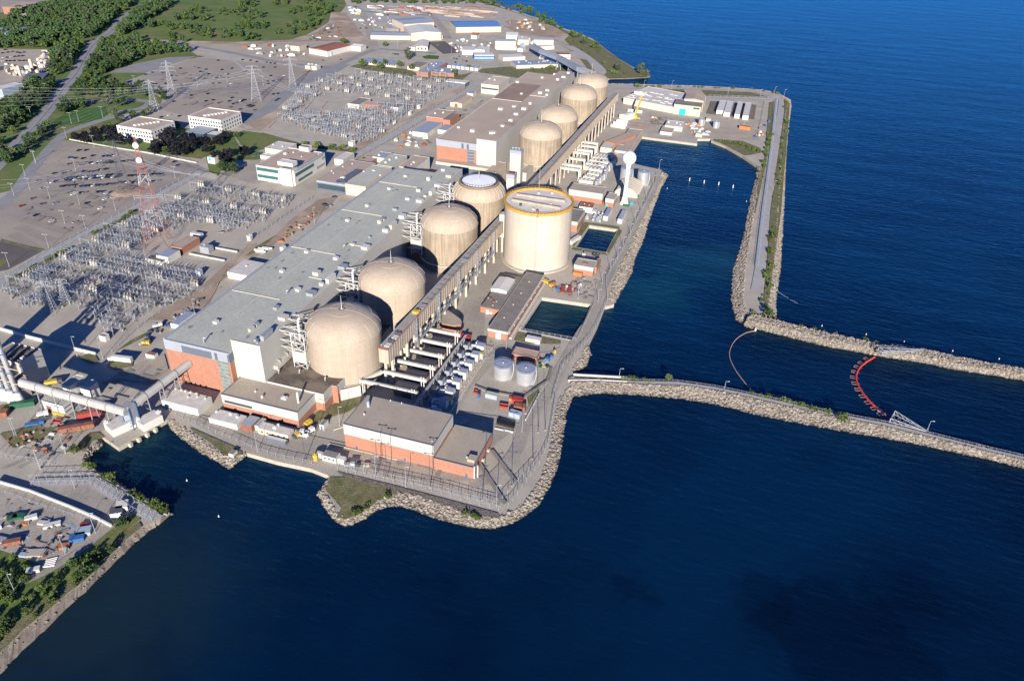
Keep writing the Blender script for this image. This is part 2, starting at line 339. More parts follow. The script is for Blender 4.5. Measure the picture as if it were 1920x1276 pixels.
# ================================================================ setting
WZ = -2.5
def V2(q, z=0): p = P(q, z); return (p.x, p.y)
mb = MB(); mb.prism([(-5500, -2500), (5500, -2500), (5500, 6500), (-5500, 6500)], WZ, WZ)
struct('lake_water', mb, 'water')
mb = MB(); mb.prism([(-5500, -2500), (5500, -2500), (5500, 6500), (-5500, 6500)], WZ-6, WZ-6)
struct('lake_bed', mb, 'ripe')
# shoreline, land on the left hand: (inner px at z 0, outer px at water level, offset if one is missing, kind)
f_ = full
SH = []
def sh(kind, inner=None, outer=None, d=4):
    n = len(inner or outer)
    for i in range(n): SH.append((inner[i] if inner else None, outer[i] if outer else None, d, kind))
sh('sand', [f_(-160, 1320), zl(0, 1140), zl(118, 1022), zl(246, 922), zl(345, 835), zl(434, 770), zl(536, 668), zl(618, 583), zl(716, 503), zl(785, 468)],
   [f_(-160, 1400), zl(0, 1245), zl(130, 1110), zl(240, 1010), zl(350, 900), zl(440, 820), zl(560, 700), zl(650, 610), zl(740, 530), zl(800, 492)])
sh('rock', [zl(812, 455)], [zl(858, 440)])
sh('rock', [zl(835, 430), zl(770, 385), zl(700, 350), zl(640, 325), zl(560, 275), zl(475, 228), zl(432, 200), zl(412, 165), zl(440, 110), zl(490, 70)], None, 2.5)
sh('wall', [zg(738, 975), zg(738, 1010), zg(885, 1112), zg(1250, 900)])
sh('rock', [zh(150, 885), zh(300, 1000), zh(420, 1080), zh(560, 1170), zh(640, 1190), zh(720, 1150)],
   [zh(130, 935), zh(200, 1012), zh(320, 1112), zh(450, 1190), zh(600, 1275), zh(722, 1170)])
sh('wall', [zh(728, 1150), zh(960, 1215), zh(1210, 1268), zk(190, 585)])
sh('rock', [zk(205, 610), zk(165, 685), zk(205, 760), zk(248, 825), zk(300, 860), zk(400, 820), zk(490, 755), zk(565, 715), zk(650, 700), zk(760, 712), zk(860, 752), zk(1000, 795), zk(1110, 845), zk(1220, 868), zk(1320, 845), zk(1400, 800), zk(1480, 730), zk(1550, 610), zk(1610, 450), zk(1640, 250), zk(1672, 100), zk(1730, 25), zk(1830, -8)],
   [zk(190, 605), zk(120, 710), zk(170, 805), zk(235, 885), zk(300, 918), zk(420, 872), zk(500, 815), zk(575, 788), zk(660, 790), zk(760, 820), zk(860, 862), zk(980, 892), zk(1100, 922), zk(1240, 932), zk(1350, 902), zk(1440, 862), zk(1540, 785), zk(1622, 650), zk(1680, 500), zk(1705, 330), zk(1720, 200), zk(1770, 75), zk(1860, 52)])
sh('wall', [zi(1740, 690), zi(1745, 655)])
sh('rock', [zi(1722, 610), zi(1790, 520), zi(1828, 430)], [zi(1760, 640), zi(1830, 590), zi(1868, 500)])
sh('wall', [zi(1850, 415), zi(1914, 285), zj(1492, 1095), zj(1560, 1078)])
sh('rock', [zj(1520, 1040), zj(1545, 950), zj(1580, 850), zj(1630, 740), zj(1690, 620), zj(1745, 500), zj(1795, 400), zj(1885, 200), zd(620, 1010), zd(640, 925)],
   [zj(1565, 1075), zj(1640, 950), zj(1700, 850), zj(1720, 740), zj(1765, 640), zj(1795, 570), zj(1812, 480), zj(1850, 380), zj(1914, 215), zd(700, 950)])
sh('wall', [zd(640, 905), zd(430, 858), zd(395, 845), zd(385, 760), zd(475, 622), zd(945, 682), zd(947, 640), zd(1060, 640), zd(1065, 655), zd(1190, 705), zd(1330, 785), zd(1452, 868)])
sh('rock', [zd(1500, 880), zd(1478, 985), zd(1450, 1130), zd(1430, 1276), f_(1408, 440), f_(1398, 500), f_(1393, 560), f_(1400, 585), f_(1425, 592), f_(1445, 585)],
   [zd(1452, 872), zd(1442, 985), zd(1402, 1130), zd(1375, 1276), f_(1392, 450), f_(1374, 505), f_(1369, 560), f_(1378, 600), f_(1412, 620), f_(1450, 602)])
sh('rock', None, [f_(1456, 594), f_(1455, 570), f_(1458, 545), f_(1464, 500), f_(1467, 450), f_(1470.9, 383), f_(1473, 317), f_(1477, 252), f_(1484, 200), f_(1482, 188), f_(1460, 176), f_(1430, 171), f_(1400, 168.5), f_(1350, 165), f_(1297, 162.5), f_(1210, 160.5), f_(1146, 158.5)], 6)
sh('wall', [f_(1140, 157), f_(1139, 149)])
sh('sand', None, [zd(200, 133), zd(400, 128), zd(540, 118), zd(548, 104), zd(520, 68), f_(1191, 128), zc(1280, 440), zc(1200, 380), zc(1100, 300), zc(980, 250), zc(880, 220), zc(760, 160), zc(640, 130), zc(560, 100), zc(430, 60), zc(370, 30), zc(250, 0), f_(880, -18), f_(850, -40)], 6)
avail = [V2(a, 0) if a else V2(b, WZ) for a, b, d, k in SH]
inner, outer = [], []
for i, (a, b, d, k) in enumerate(SH):
    p, q = Vector(avail[max(0, i-1)]), Vector(avail[min(len(SH)-1, i+1)])
    t = (q-p).normalized(); nrm = Vector((t.y, -t.x))           # towards the water
    A = Vector(V2(a, 0)) if a else None; B = Vector(V2(b, WZ)) if b else None
    if k == 'wall': B = A
    if A is None: A = B-nrm*d
    if B is None: B = A+nrm*d
    inner.append((A.x, A.y)); outer.append((B.x, B.y))
SH2, i2, o2 = [], [], []; jr = random.Random(12)
for i in range(len(SH)):
    SH2.append(SH[i]); i2.append(inner[i]); o2.append(outer[i])
    if SH[i][3] == 'sand' and i+1 < len(SH) and SH[i+1][3] == 'sand':
        n_ = 6 if inner[i][1] < 0 else 3
        for k in range(1, n_):
            j = lambda a, b, s: tuple(a[c]+(b[c]-a[c])*k/n_+jr.uniform(-s, s) for c in (0, 1))
            SH2.append(SH[i]); i2.append(j(inner[i], inner[i+1], .35)); o2.append(j(outer[i], outer[i+1], .45))
SH, inner, outer = SH2, i2, o2
LAND = inner+[(-700, 3600), (-4500, 4200), (-4500, -600)]
BASINS = [[zi(1500, 70), zi(1885, 125), zi(1755, 395), zi(1340, 310)], [zj(1375, 490), zj(1588, 520), zj(1500, 690), zj(1270, 650)]]
bas = [[V2(q, 0) for q in b] for b in BASINS]
def tess(loops, z, up=True):
    flat = [p for l in loops for p in l]; mb = MB(); fs = []
    for t in tessellate_polygon([[Vector((*p, 0)) for p in l] for l in loops]):
        A, B, C = (Vector((*flat[i], 0)) for i in t)
        if (B-A).cross(C-A).z < 0: t = t[::-1]
        fs.append(t)
    return mb.add([(*p, z) for p in flat], fs)
g = tess([LAND]+bas, 0.0)
struct('ground', g, 'yard')
for kind, name, m_ in (('rock', 'shore_bank', 'rockbed'), ('sand', 'beach', 'sand'), ('wall', 'quay', 'concrete')):
    mb = MB()
    for i in range(len(SH)-1):
        k = SH[i][3] if SH[i][3] != 'wall' else SH[i+1][3] if False else SH[i][3]
        if k != kind: continue
        a, b, c, d = inner[i], inner[i+1], outer[i+1], outer[i]
        mb.add([(*a, 0), (*b, 0), (*c, WZ-.1), (*d, WZ-.1), (*c, WZ-3), (*d, WZ-3)], [(3, 2, 1, 0), (5, 4, 2, 3)])
    struct(name, mb, m_)
# shallow sandy shelf under the beach edge is part of the beach
mb = MB()
for b in bas:
    n = len(b)
    for i in range(n): mb.add([(*b[i], 0), (*b[(i+1) % n], 0), (*b[(i+1) % n], WZ-1), (*b[i], WZ-1)], [(0, 1, 2, 3)])
struct('basin_wall', mb, 'concrete')
mb = MB()
for b in bas:
    n = len(b)
    cx = sum(p[0] for p in b)/n; cy = sum(p[1] for p in b)/n
    for i in range(n):
        a, c = b[i], b[(i+1) % n]
        o1 = (cx+(a[0]-cx)*1.05, cy+(a[1]-cy)*1.04); o2 = (cx+(c[0]-cx)*1.05, cy+(c[1]-cy)*1.04)
        mb.add([(*a, .12), (*c, .12), (*o2, .12), (*o1, .12), (*o2, 0), (*o1, 0), (*a, -.3), (*c, -.3)], [(0, 3, 2, 1), (2, 3, 5, 4), (0, 1, 7, 6)])
struct('basin_kerb', mb, 'pale_concrete')
# ---- flat patches on the ground
LAYER = [0]
def patch(name, m_, pts, z=None, kind='structure'):
    LAYER[0] += 1
    mb = MB(); mb.prism([V2(q) for q in pts], 0, 0); zz = z if z is not None else .03+LAYER[0]*.006
    mb.v = [(a, b, zz) for a, b, c in mb.v]
    return struct(name, mb, m_, kind)
def ribbon(name, m_, pts, wd, world=False, z=None, kind='structure', n=1):
    LAYER[0] += 1
    zz = z if z is not None else .03+LAYER[0]*.006
    w_ = [Vector(q) if world else Vector(V2(q)) for q in pts]; L_, R = [], []
    for i, p in enumerate(w_):
        t = (w_[min(len(w_)-1, i+1)]-w_[max(0, i-1)]).normalized(); nn = Vector((-t.y, t.x))*wd/2; L_.append(p+nn); R.append(p-nn)
    mb = MB()
    for i in range(len(w_)-1): mb.add([(*R[i], zz), (*R[i+1], zz), (*L_[i+1], zz), (*L_[i], zz)], [(0, 1, 2, 3)])
    return struct(name, mb, m_, kind)
def smooth(pts, k=6):
    o = []
    n = len(pts)
    for i in range(n-1):
        p0, p1, p2, p3 = pts[max(0, i-1)], pts[i], pts[i+1], pts[min(n-1, i+2)]
        for j in range(k):
            t = j/k
            o.append(tuple(.5*((2*p1[c])+(-p0[c]+p2[c])*t+(2*p0[c]-5*p1[c]+4*p2[c]-p3[c])*t*t+(-p0[c]+3*p1[c]-3*p2[c]+p3[c])*t**3) for c in (0, 1)))
    return o+[pts[-1]]
patch('grassland', 'grass', [f_(-400, 320), f_(-900, -60), f_(0, -150), f_(330, -120), f_(620, -60), f_(650, 10), f_(640, 22), f_(612, 45), f_(560, 74), f_(470, 84), f_(420, 84), f_(330, 78), f_(370, 104), f_(385, 106), f_(350, 112), f_(300, 125), f_(200, 137), f_(275, 133), f_(270, 140), f_(220, 158), f_(282, 172), f_(305, 185), f_(300, 200), f_(230, 215), f_(150, 235), f_(118, 262), f_(95, 268), f_(60, 348), f_(0, 362), f_(-60, 380)])
patch('coastal_grass', 'scrub', [f_(935, 14), zc(640, 140), zc(760, 180), zc(905, 265), zc(870, 300), zc(940, 370), zc(1060, 440), zc(1150, 510), zc(1165, 560), zc(1200, 585), zc(1490, 575), zc(1500, 555), zc(1395, 515), zc(1280, 445), zc(1200, 390), zc(1100, 310), zc(980, 260), zc(880, 230), zc(760, 170), zc(640, 136), zc(430, 68), zc(260, 5), f_(870, -20), f_(840, -10)])
patch('construction_ground', 'dirt', [zc(430, 150), zc(660, 140), zc(760, 180), zc(905, 265), zc(800, 280), zc(640, 275), zc(540, 260), zc(420, 200)])
patch('industrial_yard', 'ground', [f_(-300, 95), za(0, 365), za(410, 370), za(385, 440), za(365, 500), za(350, 600), za(190, 700), za(110, 785), za(0, 785), f_(-300, 240)])
patch('industrial_yard', 'asphalt', [za(0, 95), za(260, 95), za(330, 10), za(420, 8), za(280, -30), za(0, -30)])
patch('storage_yard', 'paleroad', [zb(850, 40), zb(1380, 36), zb(1840, 40), zc(260, 40), zc(400, 140), zc(330, 150), zb(1500, 155), zb(1000, 160), zb(950, 120)])
patch('dirt_yard', 'dirt', [zb(720, 95), zb(830, 95), zb(1000, 310), zb(560, 310), zb(0, 330), za(1100, 310), za(1080, 296), zb(0, 315), zb(400, 300), zb(620, 240), zb(700, 180)])
patch('gravel_yard', 'ground', [zb(0, 330), zb(1000, 310), zb(1060, 360), zb(700, 500), zb(500, 470), zb(0, 400), za(1600, 360), za(1340, 345), za(1080, 318), za(1900, 332)])
patch('car_park', 'lot', [za(870, 632), za(1095, 555), za(1480, 428), za(1914, 470), zb(300, 480), zb(590, 520), zb(600, 540), zb(330, 690), zb(60, 920), za(1830, 960), za(1400, 870), za(1240, 830), za(1180, 800), za(1260, 760), za(1320, 720), za(1230, 690), za(1020, 660)])
patch('road', 'road', [za(800, 545), za(1000, 480), za(1250, 430), za(1470, 423), za(1090, 545), za(950, 545)])
patch('car_park', 'lot', [za(470, 1050), za(620, 1085), za(900, 1125), za(1180, 1165), za(1480, 1235), ze(1520, 150), ze(1100, 400), ze(600, 640), ze(340, 760), ze(0, 680), ze(-300, 620), ze(-200, 400), ze(60, 350), ze(130, 300), ze(200, 190), za(380, 1070)])
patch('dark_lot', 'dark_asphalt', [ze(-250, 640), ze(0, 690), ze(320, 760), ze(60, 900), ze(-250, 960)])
patch('dark_lot', 'dark_asphalt', [f_(-60, 500), zl(30, 330), zl(-20, 370), zl(-60, 340)]) if False else None
patch('verge', 'grass', [ze(-60, 800), ze(60, 830), ze(0, 880), ze(-60, 900)])
patch('verge', 'scrub', [ze(10, 668), ze(250, 728), ze(340, 745), ze(310, 765), ze(0, 690)])
patch('road', 'road', [zb(590, 500), zb(700, 500), zb(770, 490), zb(870, 480), zb(700, 580), zb(560, 700), zb(90, 940), zb(60, 920), zb(340, 690), zb(600, 540)])
ribbon('road', 'road', smooth([za(1110, 5), za(1000, 80), za(900, 150), za(835, 230), za(700, 330), za(630, 440), za(560, 560), za(480, 650), za(400, 770), za(260, 940), za(100, 1110), za(-200, 1420)]), 15)
ribbon('road', 'road', smooth([za(1090, 312), za(1340, 330), za(1620, 375), za(1914, 432), zb(240, 450), zb(460, 480), zb(640, 498), zb(770, 488), zb(880, 440), zb(1050, 372), zb(1190, 375), zb(1500, 400)]), 11)
ribbon('road', 'road', smooth([za(560, 600), za(440, 605), za(340, 605)]), 9)
ribbon('road', 'road', smooth([za(420, 320), za(600, 318), za(720, 320)]), 12)
ribbon('road', 'road', smooth([za(440, 760), za(700, 752), za(900, 745), za(1080, 755), za(1120, 770), za(1060, 810), za(900, 840), za(700, 920), za(520, 985), za(430, 1050), za(330, 1160), za(230, 1276), ze(130, 300), ze(0, 420), ze(-200, 560)]), 11)
ribbon('road', 'paleroad', smooth([za(1130, 800), za(1300, 750), za(1480, 640), za(1640, 570), za(1820, 530), za(1740, 450), za(1700, 430)]), 5)
ribbon('road', 'paleroad', [za(1290, 760), za(1580, 530)], 2.0)
ribbon('road', 'paleroad', smooth([zb(850, 45), zb(940, 38), zb(1900, 36), zc(260, 42), zc(330, 90), zc(420, 170), zc(440, 200)]), 6)
ribbon('road', 'asphalt', smooth([zb(900, 40), zb(960, 110), zb(1000, 210), zb(1040, 330), zb(1050, 372)]), 14)
ribbon('road', 'asphalt', smooth([zb(1380, 40), zb(1480, 120), zb(1560, 220), zb(1600, 290)]), 12)
patch('car_park', 'dark_asphalt', [zb(1440, 315), zb(1570, 310), zb(1690, 395), zb(1560, 405)])
ribbon('road', 'asphalt', smooth([zc(230, 320), zc(300, 320), zc(370, 375), zc(480, 400), zc(700, 395), zc(900, 385), zc(930, 375), zc(860, 320), zc(800, 300)]), 9)
ribbon('road', 'paleroad', smooth([zc(905, 345), zc(1000, 400), zc(1080, 460), zc(1150, 530), zc(1120, 560), zc(1060, 540)]), 13)
patch('verge', 'scrub', [zb(860, 500), zb(920, 480), zb(1100, 500), zb(1300, 520), zb(1360, 550), zb(1700, 560), zb(1780, 540), zb(1700, 600), zb(1500, 595), zb(1200, 560)])
patch('lawn', 'lawn', [zb(1400, 425), zb(1450, 412), zb(1530, 420), zb(1520, 445), zb(1420, 440)])
patch('verge', 'scrub', [zc(200, 520), zc(440, 500), zc(520, 500), zc(880, 490), zc(980, 530), zc(960, 540), zc(520, 585), zc(380, 560), zc(240, 545)])
patch('verge', 'scrub', [zc(800, 300), zc(850, 340), zc(930, 385), zc(860, 350)])
patch('verge', 'scrub', [zc(985, 440), zc(1040, 450), zc(1095, 530), zc(1060, 540)])
# substation beds
patch('substation_ground', 'yard', [zb(520, 640), zb(800, 540), zb(1600, 610), zb(1700, 650), zb(1100, 1000), zb(900, 1100), zb(240, 990), zb(330, 800)])
patch('dirt_strip', 'dirt', [zb(1700, 640), zb(1760, 660), zb(1350, 880), zb(900, 1140), zb(780, 1120), zb(900, 1080), zb(1100, 1010)])
patch('dirt_strip', 'dirt', [zb(90, 930), zb(600, 690), zb(800, 560), zb(900, 560), zb(760, 600), zb(520, 760), zb(300, 900), zb(180, 980)])
patch('verge', 'scrub', [zb(200, 990), zb(380, 1040), zb(560, 1090), zb(880, 1120), zb(870, 1140), zb(620, 1110), zb(470, 1095), zb(300, 1050)])
patch('verge', 'scrub', [zf(160, 200), zf(380, 100), zf(270, 50), zf(330, 40), zf(500, 60), zf(420, 105), zf(390, 160), zf(240, 160)]) if False else None
patch('lawn', 'grass', [za(1740, 1000), za(1914, 960), zb(60, 980), zb(240, 1000), zb(340, 1050), zb(230, 1110), zb(150, 1140), zb(0, 1060), za(1800, 1080)])
patch('lawn', 'grass', [za(1200, 1150), za(1500, 1190), za(1560, 1160), za(1750, 1000), za(1700, 980), za(1250, 950), za(900, 900), za(860, 880), za(500, 1000), za(480, 1050), za(620, 1080), za(900, 1118), za(1180, 1158)])
patch('lawn', 'lawn', [za(370, 935), za(520, 820), za(790, 800), za(800, 860), za(760, 890), za(600, 925), za(480, 945)])
patch('lawn', 'grass', [zf(0, 40), zf(130, 20), zf(210, 170), zf(370, 180), zf(350, 240), zf(120, 240), zf(60, 300), zf(40, 360), zf(-30, 330), zf(-60, 200)])
patch('road', 'asphalt', [zf(220, 260), zf(350, 235), zf(330, 290), zf(360, 370), zf(420, 400), zf(300, 420), zf(190, 390)])
# perimeter double fence strips (pale gravel)
ribbon('gravel_strip', 'paleroad', [ze(-100, 1080), ze(0, 1000), ze(340, 790), ze(700, 600), ze(1100, 390), ze(1400, 230), ze(1520, 160)], 9)
ribbon('gravel_strip', 'paleroad', [zb(880, 1180), zb(1140, 1040), zb(1430, 870), zb(1740, 680), zb(1830, 620)], 10)
patch('dirt_strip', 'dirt', [ze(1500, 1276), ze(1100, 1276), ze(1480, 1050), ze(1700, 850), ze(1850, 720), ze(1914, 700), ze(1914, 760), ze(1700, 900), ze(1640, 1000)])
patch('dirt_strip', 'dirt', [zf(100, 1110), zf(0, 1200), zf(-100, 1276), zf(300, 900), zf(420, 850), zf(560, 700), zf(780, 540), zf(930, 510), zf(860, 600), zf(640, 760), zf(480, 850)])
patch('verge', 'scrub', [zf(240, 960), zf(330, 880), zf(470, 800), zf(420, 850), zf(330, 930)])
patch('verge', 'scrub', [ze(60, 1000), ze(170, 950), ze(530, 750), ze(500, 750), ze(430, 780), ze(260, 870), ze(80, 960)])
patch('verge', 'scrub', [ze(690, 650), ze(870, 560), ze(1080, 460), ze(1000, 450), ze(850, 560), ze(690, 640)])
patch('verge', 'scrub', [zg(860, 400), zg(1000, 330), zg(1240, 200), zg(1220, 190), zg(980, 310), zg(870, 390)])
# plant roads and aprons
patch('apron', 'asphalt', [zi(900, 130), zi(1080, 100), zi(1060, 400), zi(1180, 480), zi(970, 740), zi(880, 920), zi(1180, 960), zi(1340, 1020), zk(1250, 400), zk(1100, 620), zk(600, 600), zk(330, 470), zk(0, 500), zh(700, 1120), zh(160, 830), zh(440, 880), zh(1100, 1000), zk(300, 380), zk(900, 400), zi(860, 760), zi(1040, 460), zi(900, 300)])
patch('apron', 'asphalt', [zj(650, 640), zj(740, 640), zj(700, 700), zj(840, 850), zj(560, 1080), zj(440, 1276), zj(380, 1276), zj(440, 1050), zj(560, 850)])
ribbon('road', 'asphalt', smooth([zk(1100, 640), zk(1260, 590), zk(1400, 420), zk(1480, 200), zi(1560, 780), zi(1640, 600), zi(1800, 330), zj(1380, 1200), zj(1500, 900), zj(1640, 640), zj(1800, 330), zj(1900, 130)]), 7)
patch('tank_bund', 'yard', [zi(1000, 720), zi(1180, 500), zi(1560, 480), zi(1640, 440), zi(1560, 640), zi(1360, 800), zi(1080, 750)])
patch('lawn', 'scrub', [zi(1380, 780), zi(1500, 730), zi(1440, 830), zi(1400, 880)])
patch('lawn', 'scrub', [zi(1290, 390), zi(1320, 330), zi(1640, 395), zi(1640, 420), zi(1400, 415)])
patch('lawn', 'scrub', [zh(1400, 780), zh(1590, 730), zh(1560, 800), zh(1480, 850), zh(1300, 900), zh(1150, 980), zh(1130, 990), zh(1250, 850)])
patch('lawn', 'scrub', [zj(1250, 640), zj(1330, 465), zj(1375, 484), zj(1264, 652)])
patch('lawn', 'scrub', [zj(1330, 465), zj(1600, 500), zj(1600, 520), zj(1375, 482)])
patch('lawn', 'scrub', [zj(1596, 515), zj(1620, 530), zj(1525, 700), zj(1504, 690)])
patch('lawn', 'scrub', [zj(1258, 655), zj(1500, 696), zj(1510, 712), zj(1240, 672)])
patch('lawn', 'scrub', [zk(200, 600), zk(300, 600), zk(640, 680), zk(620, 715), zk(560, 720), zk(500, 760), zk(400, 830), zk(300, 870), zk(240, 860), zk(275, 800), zk(225, 740), zk(170, 680)])
patch('lawn', 'scrub', [zh(300, 960), zh(480, 1040), zh(640, 1110), zh(700, 1150), zh(640, 1185), zh(560, 1165), zh(430, 1060), zh(330, 1000)])
patch('gravel_strip', 'rockbed', [zk(240, 560), zk(640, 660), zk(1280, 830), zk(1300, 860), zk(1110, 845), zk(1000, 795), zk(860, 752), zk(760, 712), zk(640, 690), zk(300, 600)])
patch('apron', 'yard', [zd(210, 460), zd(300, 340), zd(740, 440), zd(1020, 480), zd(1000, 560), zd(640, 540), zd(470, 560), zd(330, 560)])
patch('gravel_yard', 'ground', [zd(1060, 490), zd(1460, 500), zd(1480, 650), zd(1060, 630), zd(900, 620), zd(940, 540)])
patch('gravel_yard', 'dark_asphalt', [zd(1100, 330), zd(1450, 360), zd(1430, 480), zd(1020, 420), zd(1060, 320)]) if False else patch('gravel_yard', 'rockbed', [zd(1060, 320), zd(1450, 352), zd(1430, 476), zd(1020, 425)])
patch('verge', 'scrub', [zd(480, 215), zd(900, 222), zd(1400, 245), zd(1580, 290), zd(1040, 275), zd(800, 250), zd(500, 235)])
patch('verge', 'scrub', [zd(1080, 645), zd(1330, 660), zd(1480, 720), zd(1500, 760), zd(1400, 780), zd(1350, 785), zd(1200, 705)])
patch('verge', 'scrub', [zd(1560, 330), zd(1600, 320), zd(1585, 560), zd(1560, 700), zd(1500, 1000), zd(1440, 1276), zd(1430, 1276), zd(1470, 1000), zd(1520, 800), zd(1540, 560)])
ribbon('path', 'paleroad', smooth([zd(260, 212), zd(500, 210), zd(900, 212), zd(1300, 228), zd(1500, 255), zd(1640, 300), zd(1660, 350), zd(1620, 600), zd(1570, 900), zd(1530, 1276), f_(1432, 440), f_(1424, 500), f_(1416, 545)]), 6.5)
patch('verge', 'scrub', [zd(1690, 300), zd(1735, 340), zd(1715, 600), zd(1690, 900), zd(1660, 1276), f_(1450, 500), f_(1440, 580), f_(1432, 560), f_(1440, 470), zd(1570, 1276), zd(1620, 900), zd(1665, 600), zd(1690, 400)])
ribbon('fence_strip', 'strip', [zd(1624, 305), zd(1596, 560), zd(1561, 860), zd(1506, 1276), f_(1426, 440), f_(1419, 500)], 3.4)
ribbon('fence_strip', 'strip', [zd(1040, 288), zd(1300, 297), zd(1618, 308)], 4)
# bottom left yards
patch('yard_slab', 'asphalt', [zl(-60, 270), zl(100, 300), zl(470, 290), zl(600, 380), zl(560, 470), zl(540, 490), zl(260, 700), zl(200, 690), zl(0, 620), zl(-60, 600)])
patch('grassland', 'grass', [zl(-100, 640), zl(0, 620), zl(180, 690), zl(250, 720), zl(400, 620), zl(540, 500), zl(700, 430), zl(705, 470), zl(600, 560), zl(520, 640), zl(430, 735), zl(340, 785), zl(250, 850), zl(110, 950), zl(0, 1060), zl(-160, 1180)])
patch('verge', 'scrub', [zl(-100, 1130), zl(0, 1060), zl(110, 950), zl(250, 850), zl(340, 785), zl(430, 735), zl(520, 640), zl(600, 560), zl(700, 480), zl(716, 503), zl(618, 583), zl(536, 668), zl(434, 770), zl(345, 835), zl(246, 922), zl(118, 1022), zl(0, 1140), zl(-100, 1230)])
ribbon('path', 'asphalt', smooth([zl(100, 790), zl(250, 720), zl(420, 610), zl(560, 500), zl(690, 420)]), 3.5)
patch('verge', 'scrub', [zg(0, 1010), zg(100, 990), zg(380, 900), zg(430, 960), zg(300, 1060), zg(100, 1120)])
patch('verge', 'scrub', [zg(0, 800), zg(60, 790), zg(120, 820), zg(60, 850), zg(0, 840)])
patch('verge', 'scrub', [zg(560, 1120), zg(660, 1010), zg(740, 1000), zg(780, 1040), zg(680, 1070), zg(640, 1150)])
patch('verge', 'scrub', [zg(800, 490), zg(1000, 450), zg(990, 510), zg(860, 530)])
patch('verge', 'scrub', [zg(590, 440), zg(700, 400), zg(740, 470), zg(680, 490)])
patch('road', 'asphalt', [zg(500, 500), zg(880, 440), zg(1280, 380), zg(1300, 540), zg(1150, 700), zg(700, 760), zg(400, 600)]) if False else patch('apron', 'ground', [zg(860, 560), zg(1230, 420), zg(1260, 530), zg(1120, 640), zg(880, 600)])
# painted bay lines in the car parks (worn)
def bays(name, m_, o, e, n, ln, wd=.18):
    "n short stripes along the world segment from pixel o to pixel e"
    a, b = Vector(V2(o)), Vector(V2(e)); mb = MB(); t = (b-a)/n; nn = Vector((-t.y, t.x)).normalized()*ln/2; tt = t.normalized()*wd/2
    LAYER[0] += 1; z = .03+LAYER[0]*.006
    for i in range(n+1):
        c = a+t*i; mb.add([(*(c-nn-tt), z), (*(c-nn+tt), z), (*(c+nn+tt), z), (*(c+nn-tt), z)], [(0, 1, 2, 3)])
    struct(name, mb, m_)
for i in range(11):
    bays('painted_bays', 'stripe', ze(470-i*38, 60+i*58), ze(1460-i*120, 130+i*62), 60-i*3, 9)
for i in range(9):
    bays('painted_bays', 'stripe', za(1130+i*70, 520+i*40), za(1880, 500+i*62), 40-i*2, 9)
# ---------------------------------------------------------------- stone
def rockmesh(mb, c, s, rn):
    t = 1.618; base = [(-1, t, 0), (1, t, 0), (-1, -t, 0), (1, -t, 0), (0, -1, t), (0, 1, t), (0, -1, -t), (0, 1, -t), (t, 0, -1), (t, 0, 1), (-t, 0, -1), (-t, 0, 1)]
    F = [(0, 11, 5), (0, 5, 1), (0, 1, 7), (0, 7, 10), (0, 10, 11), (1, 5, 9), (5, 11, 4), (11, 10, 2), (10, 7, 6), (7, 1, 8), (3, 9, 4), (3, 4, 2), (3, 2, 6), (3, 6, 8), (3, 8, 9), (4, 9, 5), (2, 4, 11), (6, 2, 10), (8, 6, 7), (9, 8, 1)]
    a = rn.uniform(0, 6.28); ca, sa = math.cos(a), math.sin(a); sx, sy, sz = s*rn.uniform(.7, 1.3), s*rn.uniform(.7, 1.1), s*rn.uniform(.55, .85)
    vs = []
    for x, y, z in base:
        k = rn.uniform(.38, .6); X, Y = x*sx*k, y*sy*k; vs.append((c[0]+X*ca-Y*sa, c[1]+X*sa+Y*ca, c[2]+z*sz*k))
    mb.add(vs, F)
rn = random.Random(3)
def rocks_on_quad(mb, mb2, A, B, C, D, size, dens):
    "A,B inner (z) ; D,C outer"
    A, B, C, D = map(Vector, (A, B, C, D))
    area = ((B-A).cross(D-A).length+(B-C).cross(D-C).length)/2
    for _ in range(int(area/(size*size)*dens)):
        u, v = rn.random(), rn.random()*.93; p = (A*(1-u)+B*u)*(1-v)+(D*(1-u)+C*u)*v
        rockmesh(mb if rn.random() < .6 else mb2, p, size*rn.uniform(.45, 1.15), rn)
ra, rb = MB(), MB()
for i in range(len(SH)-1):
    if SH[i][3] != 'rock' or SH[i+1][3] not in ('rock',): continue
    a, b, c, d = inner[i], inner[i+1], outer[i+1], outer[i]
    mid = Vector(((a[0]+b[0])/2, (a[1]+b[1])/2, 0)); dist = (mid-CC).length
    rocks_on_quad(ra, rb, (*a, .1), (*b, .1), (*c, WZ), (*d, WZ), 1.0 if dist < 500 else 1.1, 1.2)
tag(single('shore_rocks', None, None, ra, 'rock', kind='stuff'), 'armour stones piled along the shore banks')
tag(single('shore_rocks', None, None, rb, 'rockpale', kind='stuff'), 'pale armour stones among the shore banks')
pb = MB()
for i in range(len(SH)-1):
    if SH[i][3] == 'sand' and SH[i+1][3] == 'sand' and inner[i][1] < 0:
        a, b, c, d = [Vector((*q, z)) for q, z in ((inner[i], 0), (inner[i+1], 0), (outer[i+1], WZ), (outer[i], WZ))]
        for _ in range(int((a-b).length*.9)): u, v = rn.random(), rn.random()**1.6*1.06; rockmesh(pb, (a*(1-u)+b*u)*(1-v)+(d*(1-u)+c*u)*v, rn.uniform(.2, .7), rn)
tag(single('beach_stones', None, None, pb, 'rock', kind='stuff'), 'loose stones and debris strewn over the beach')
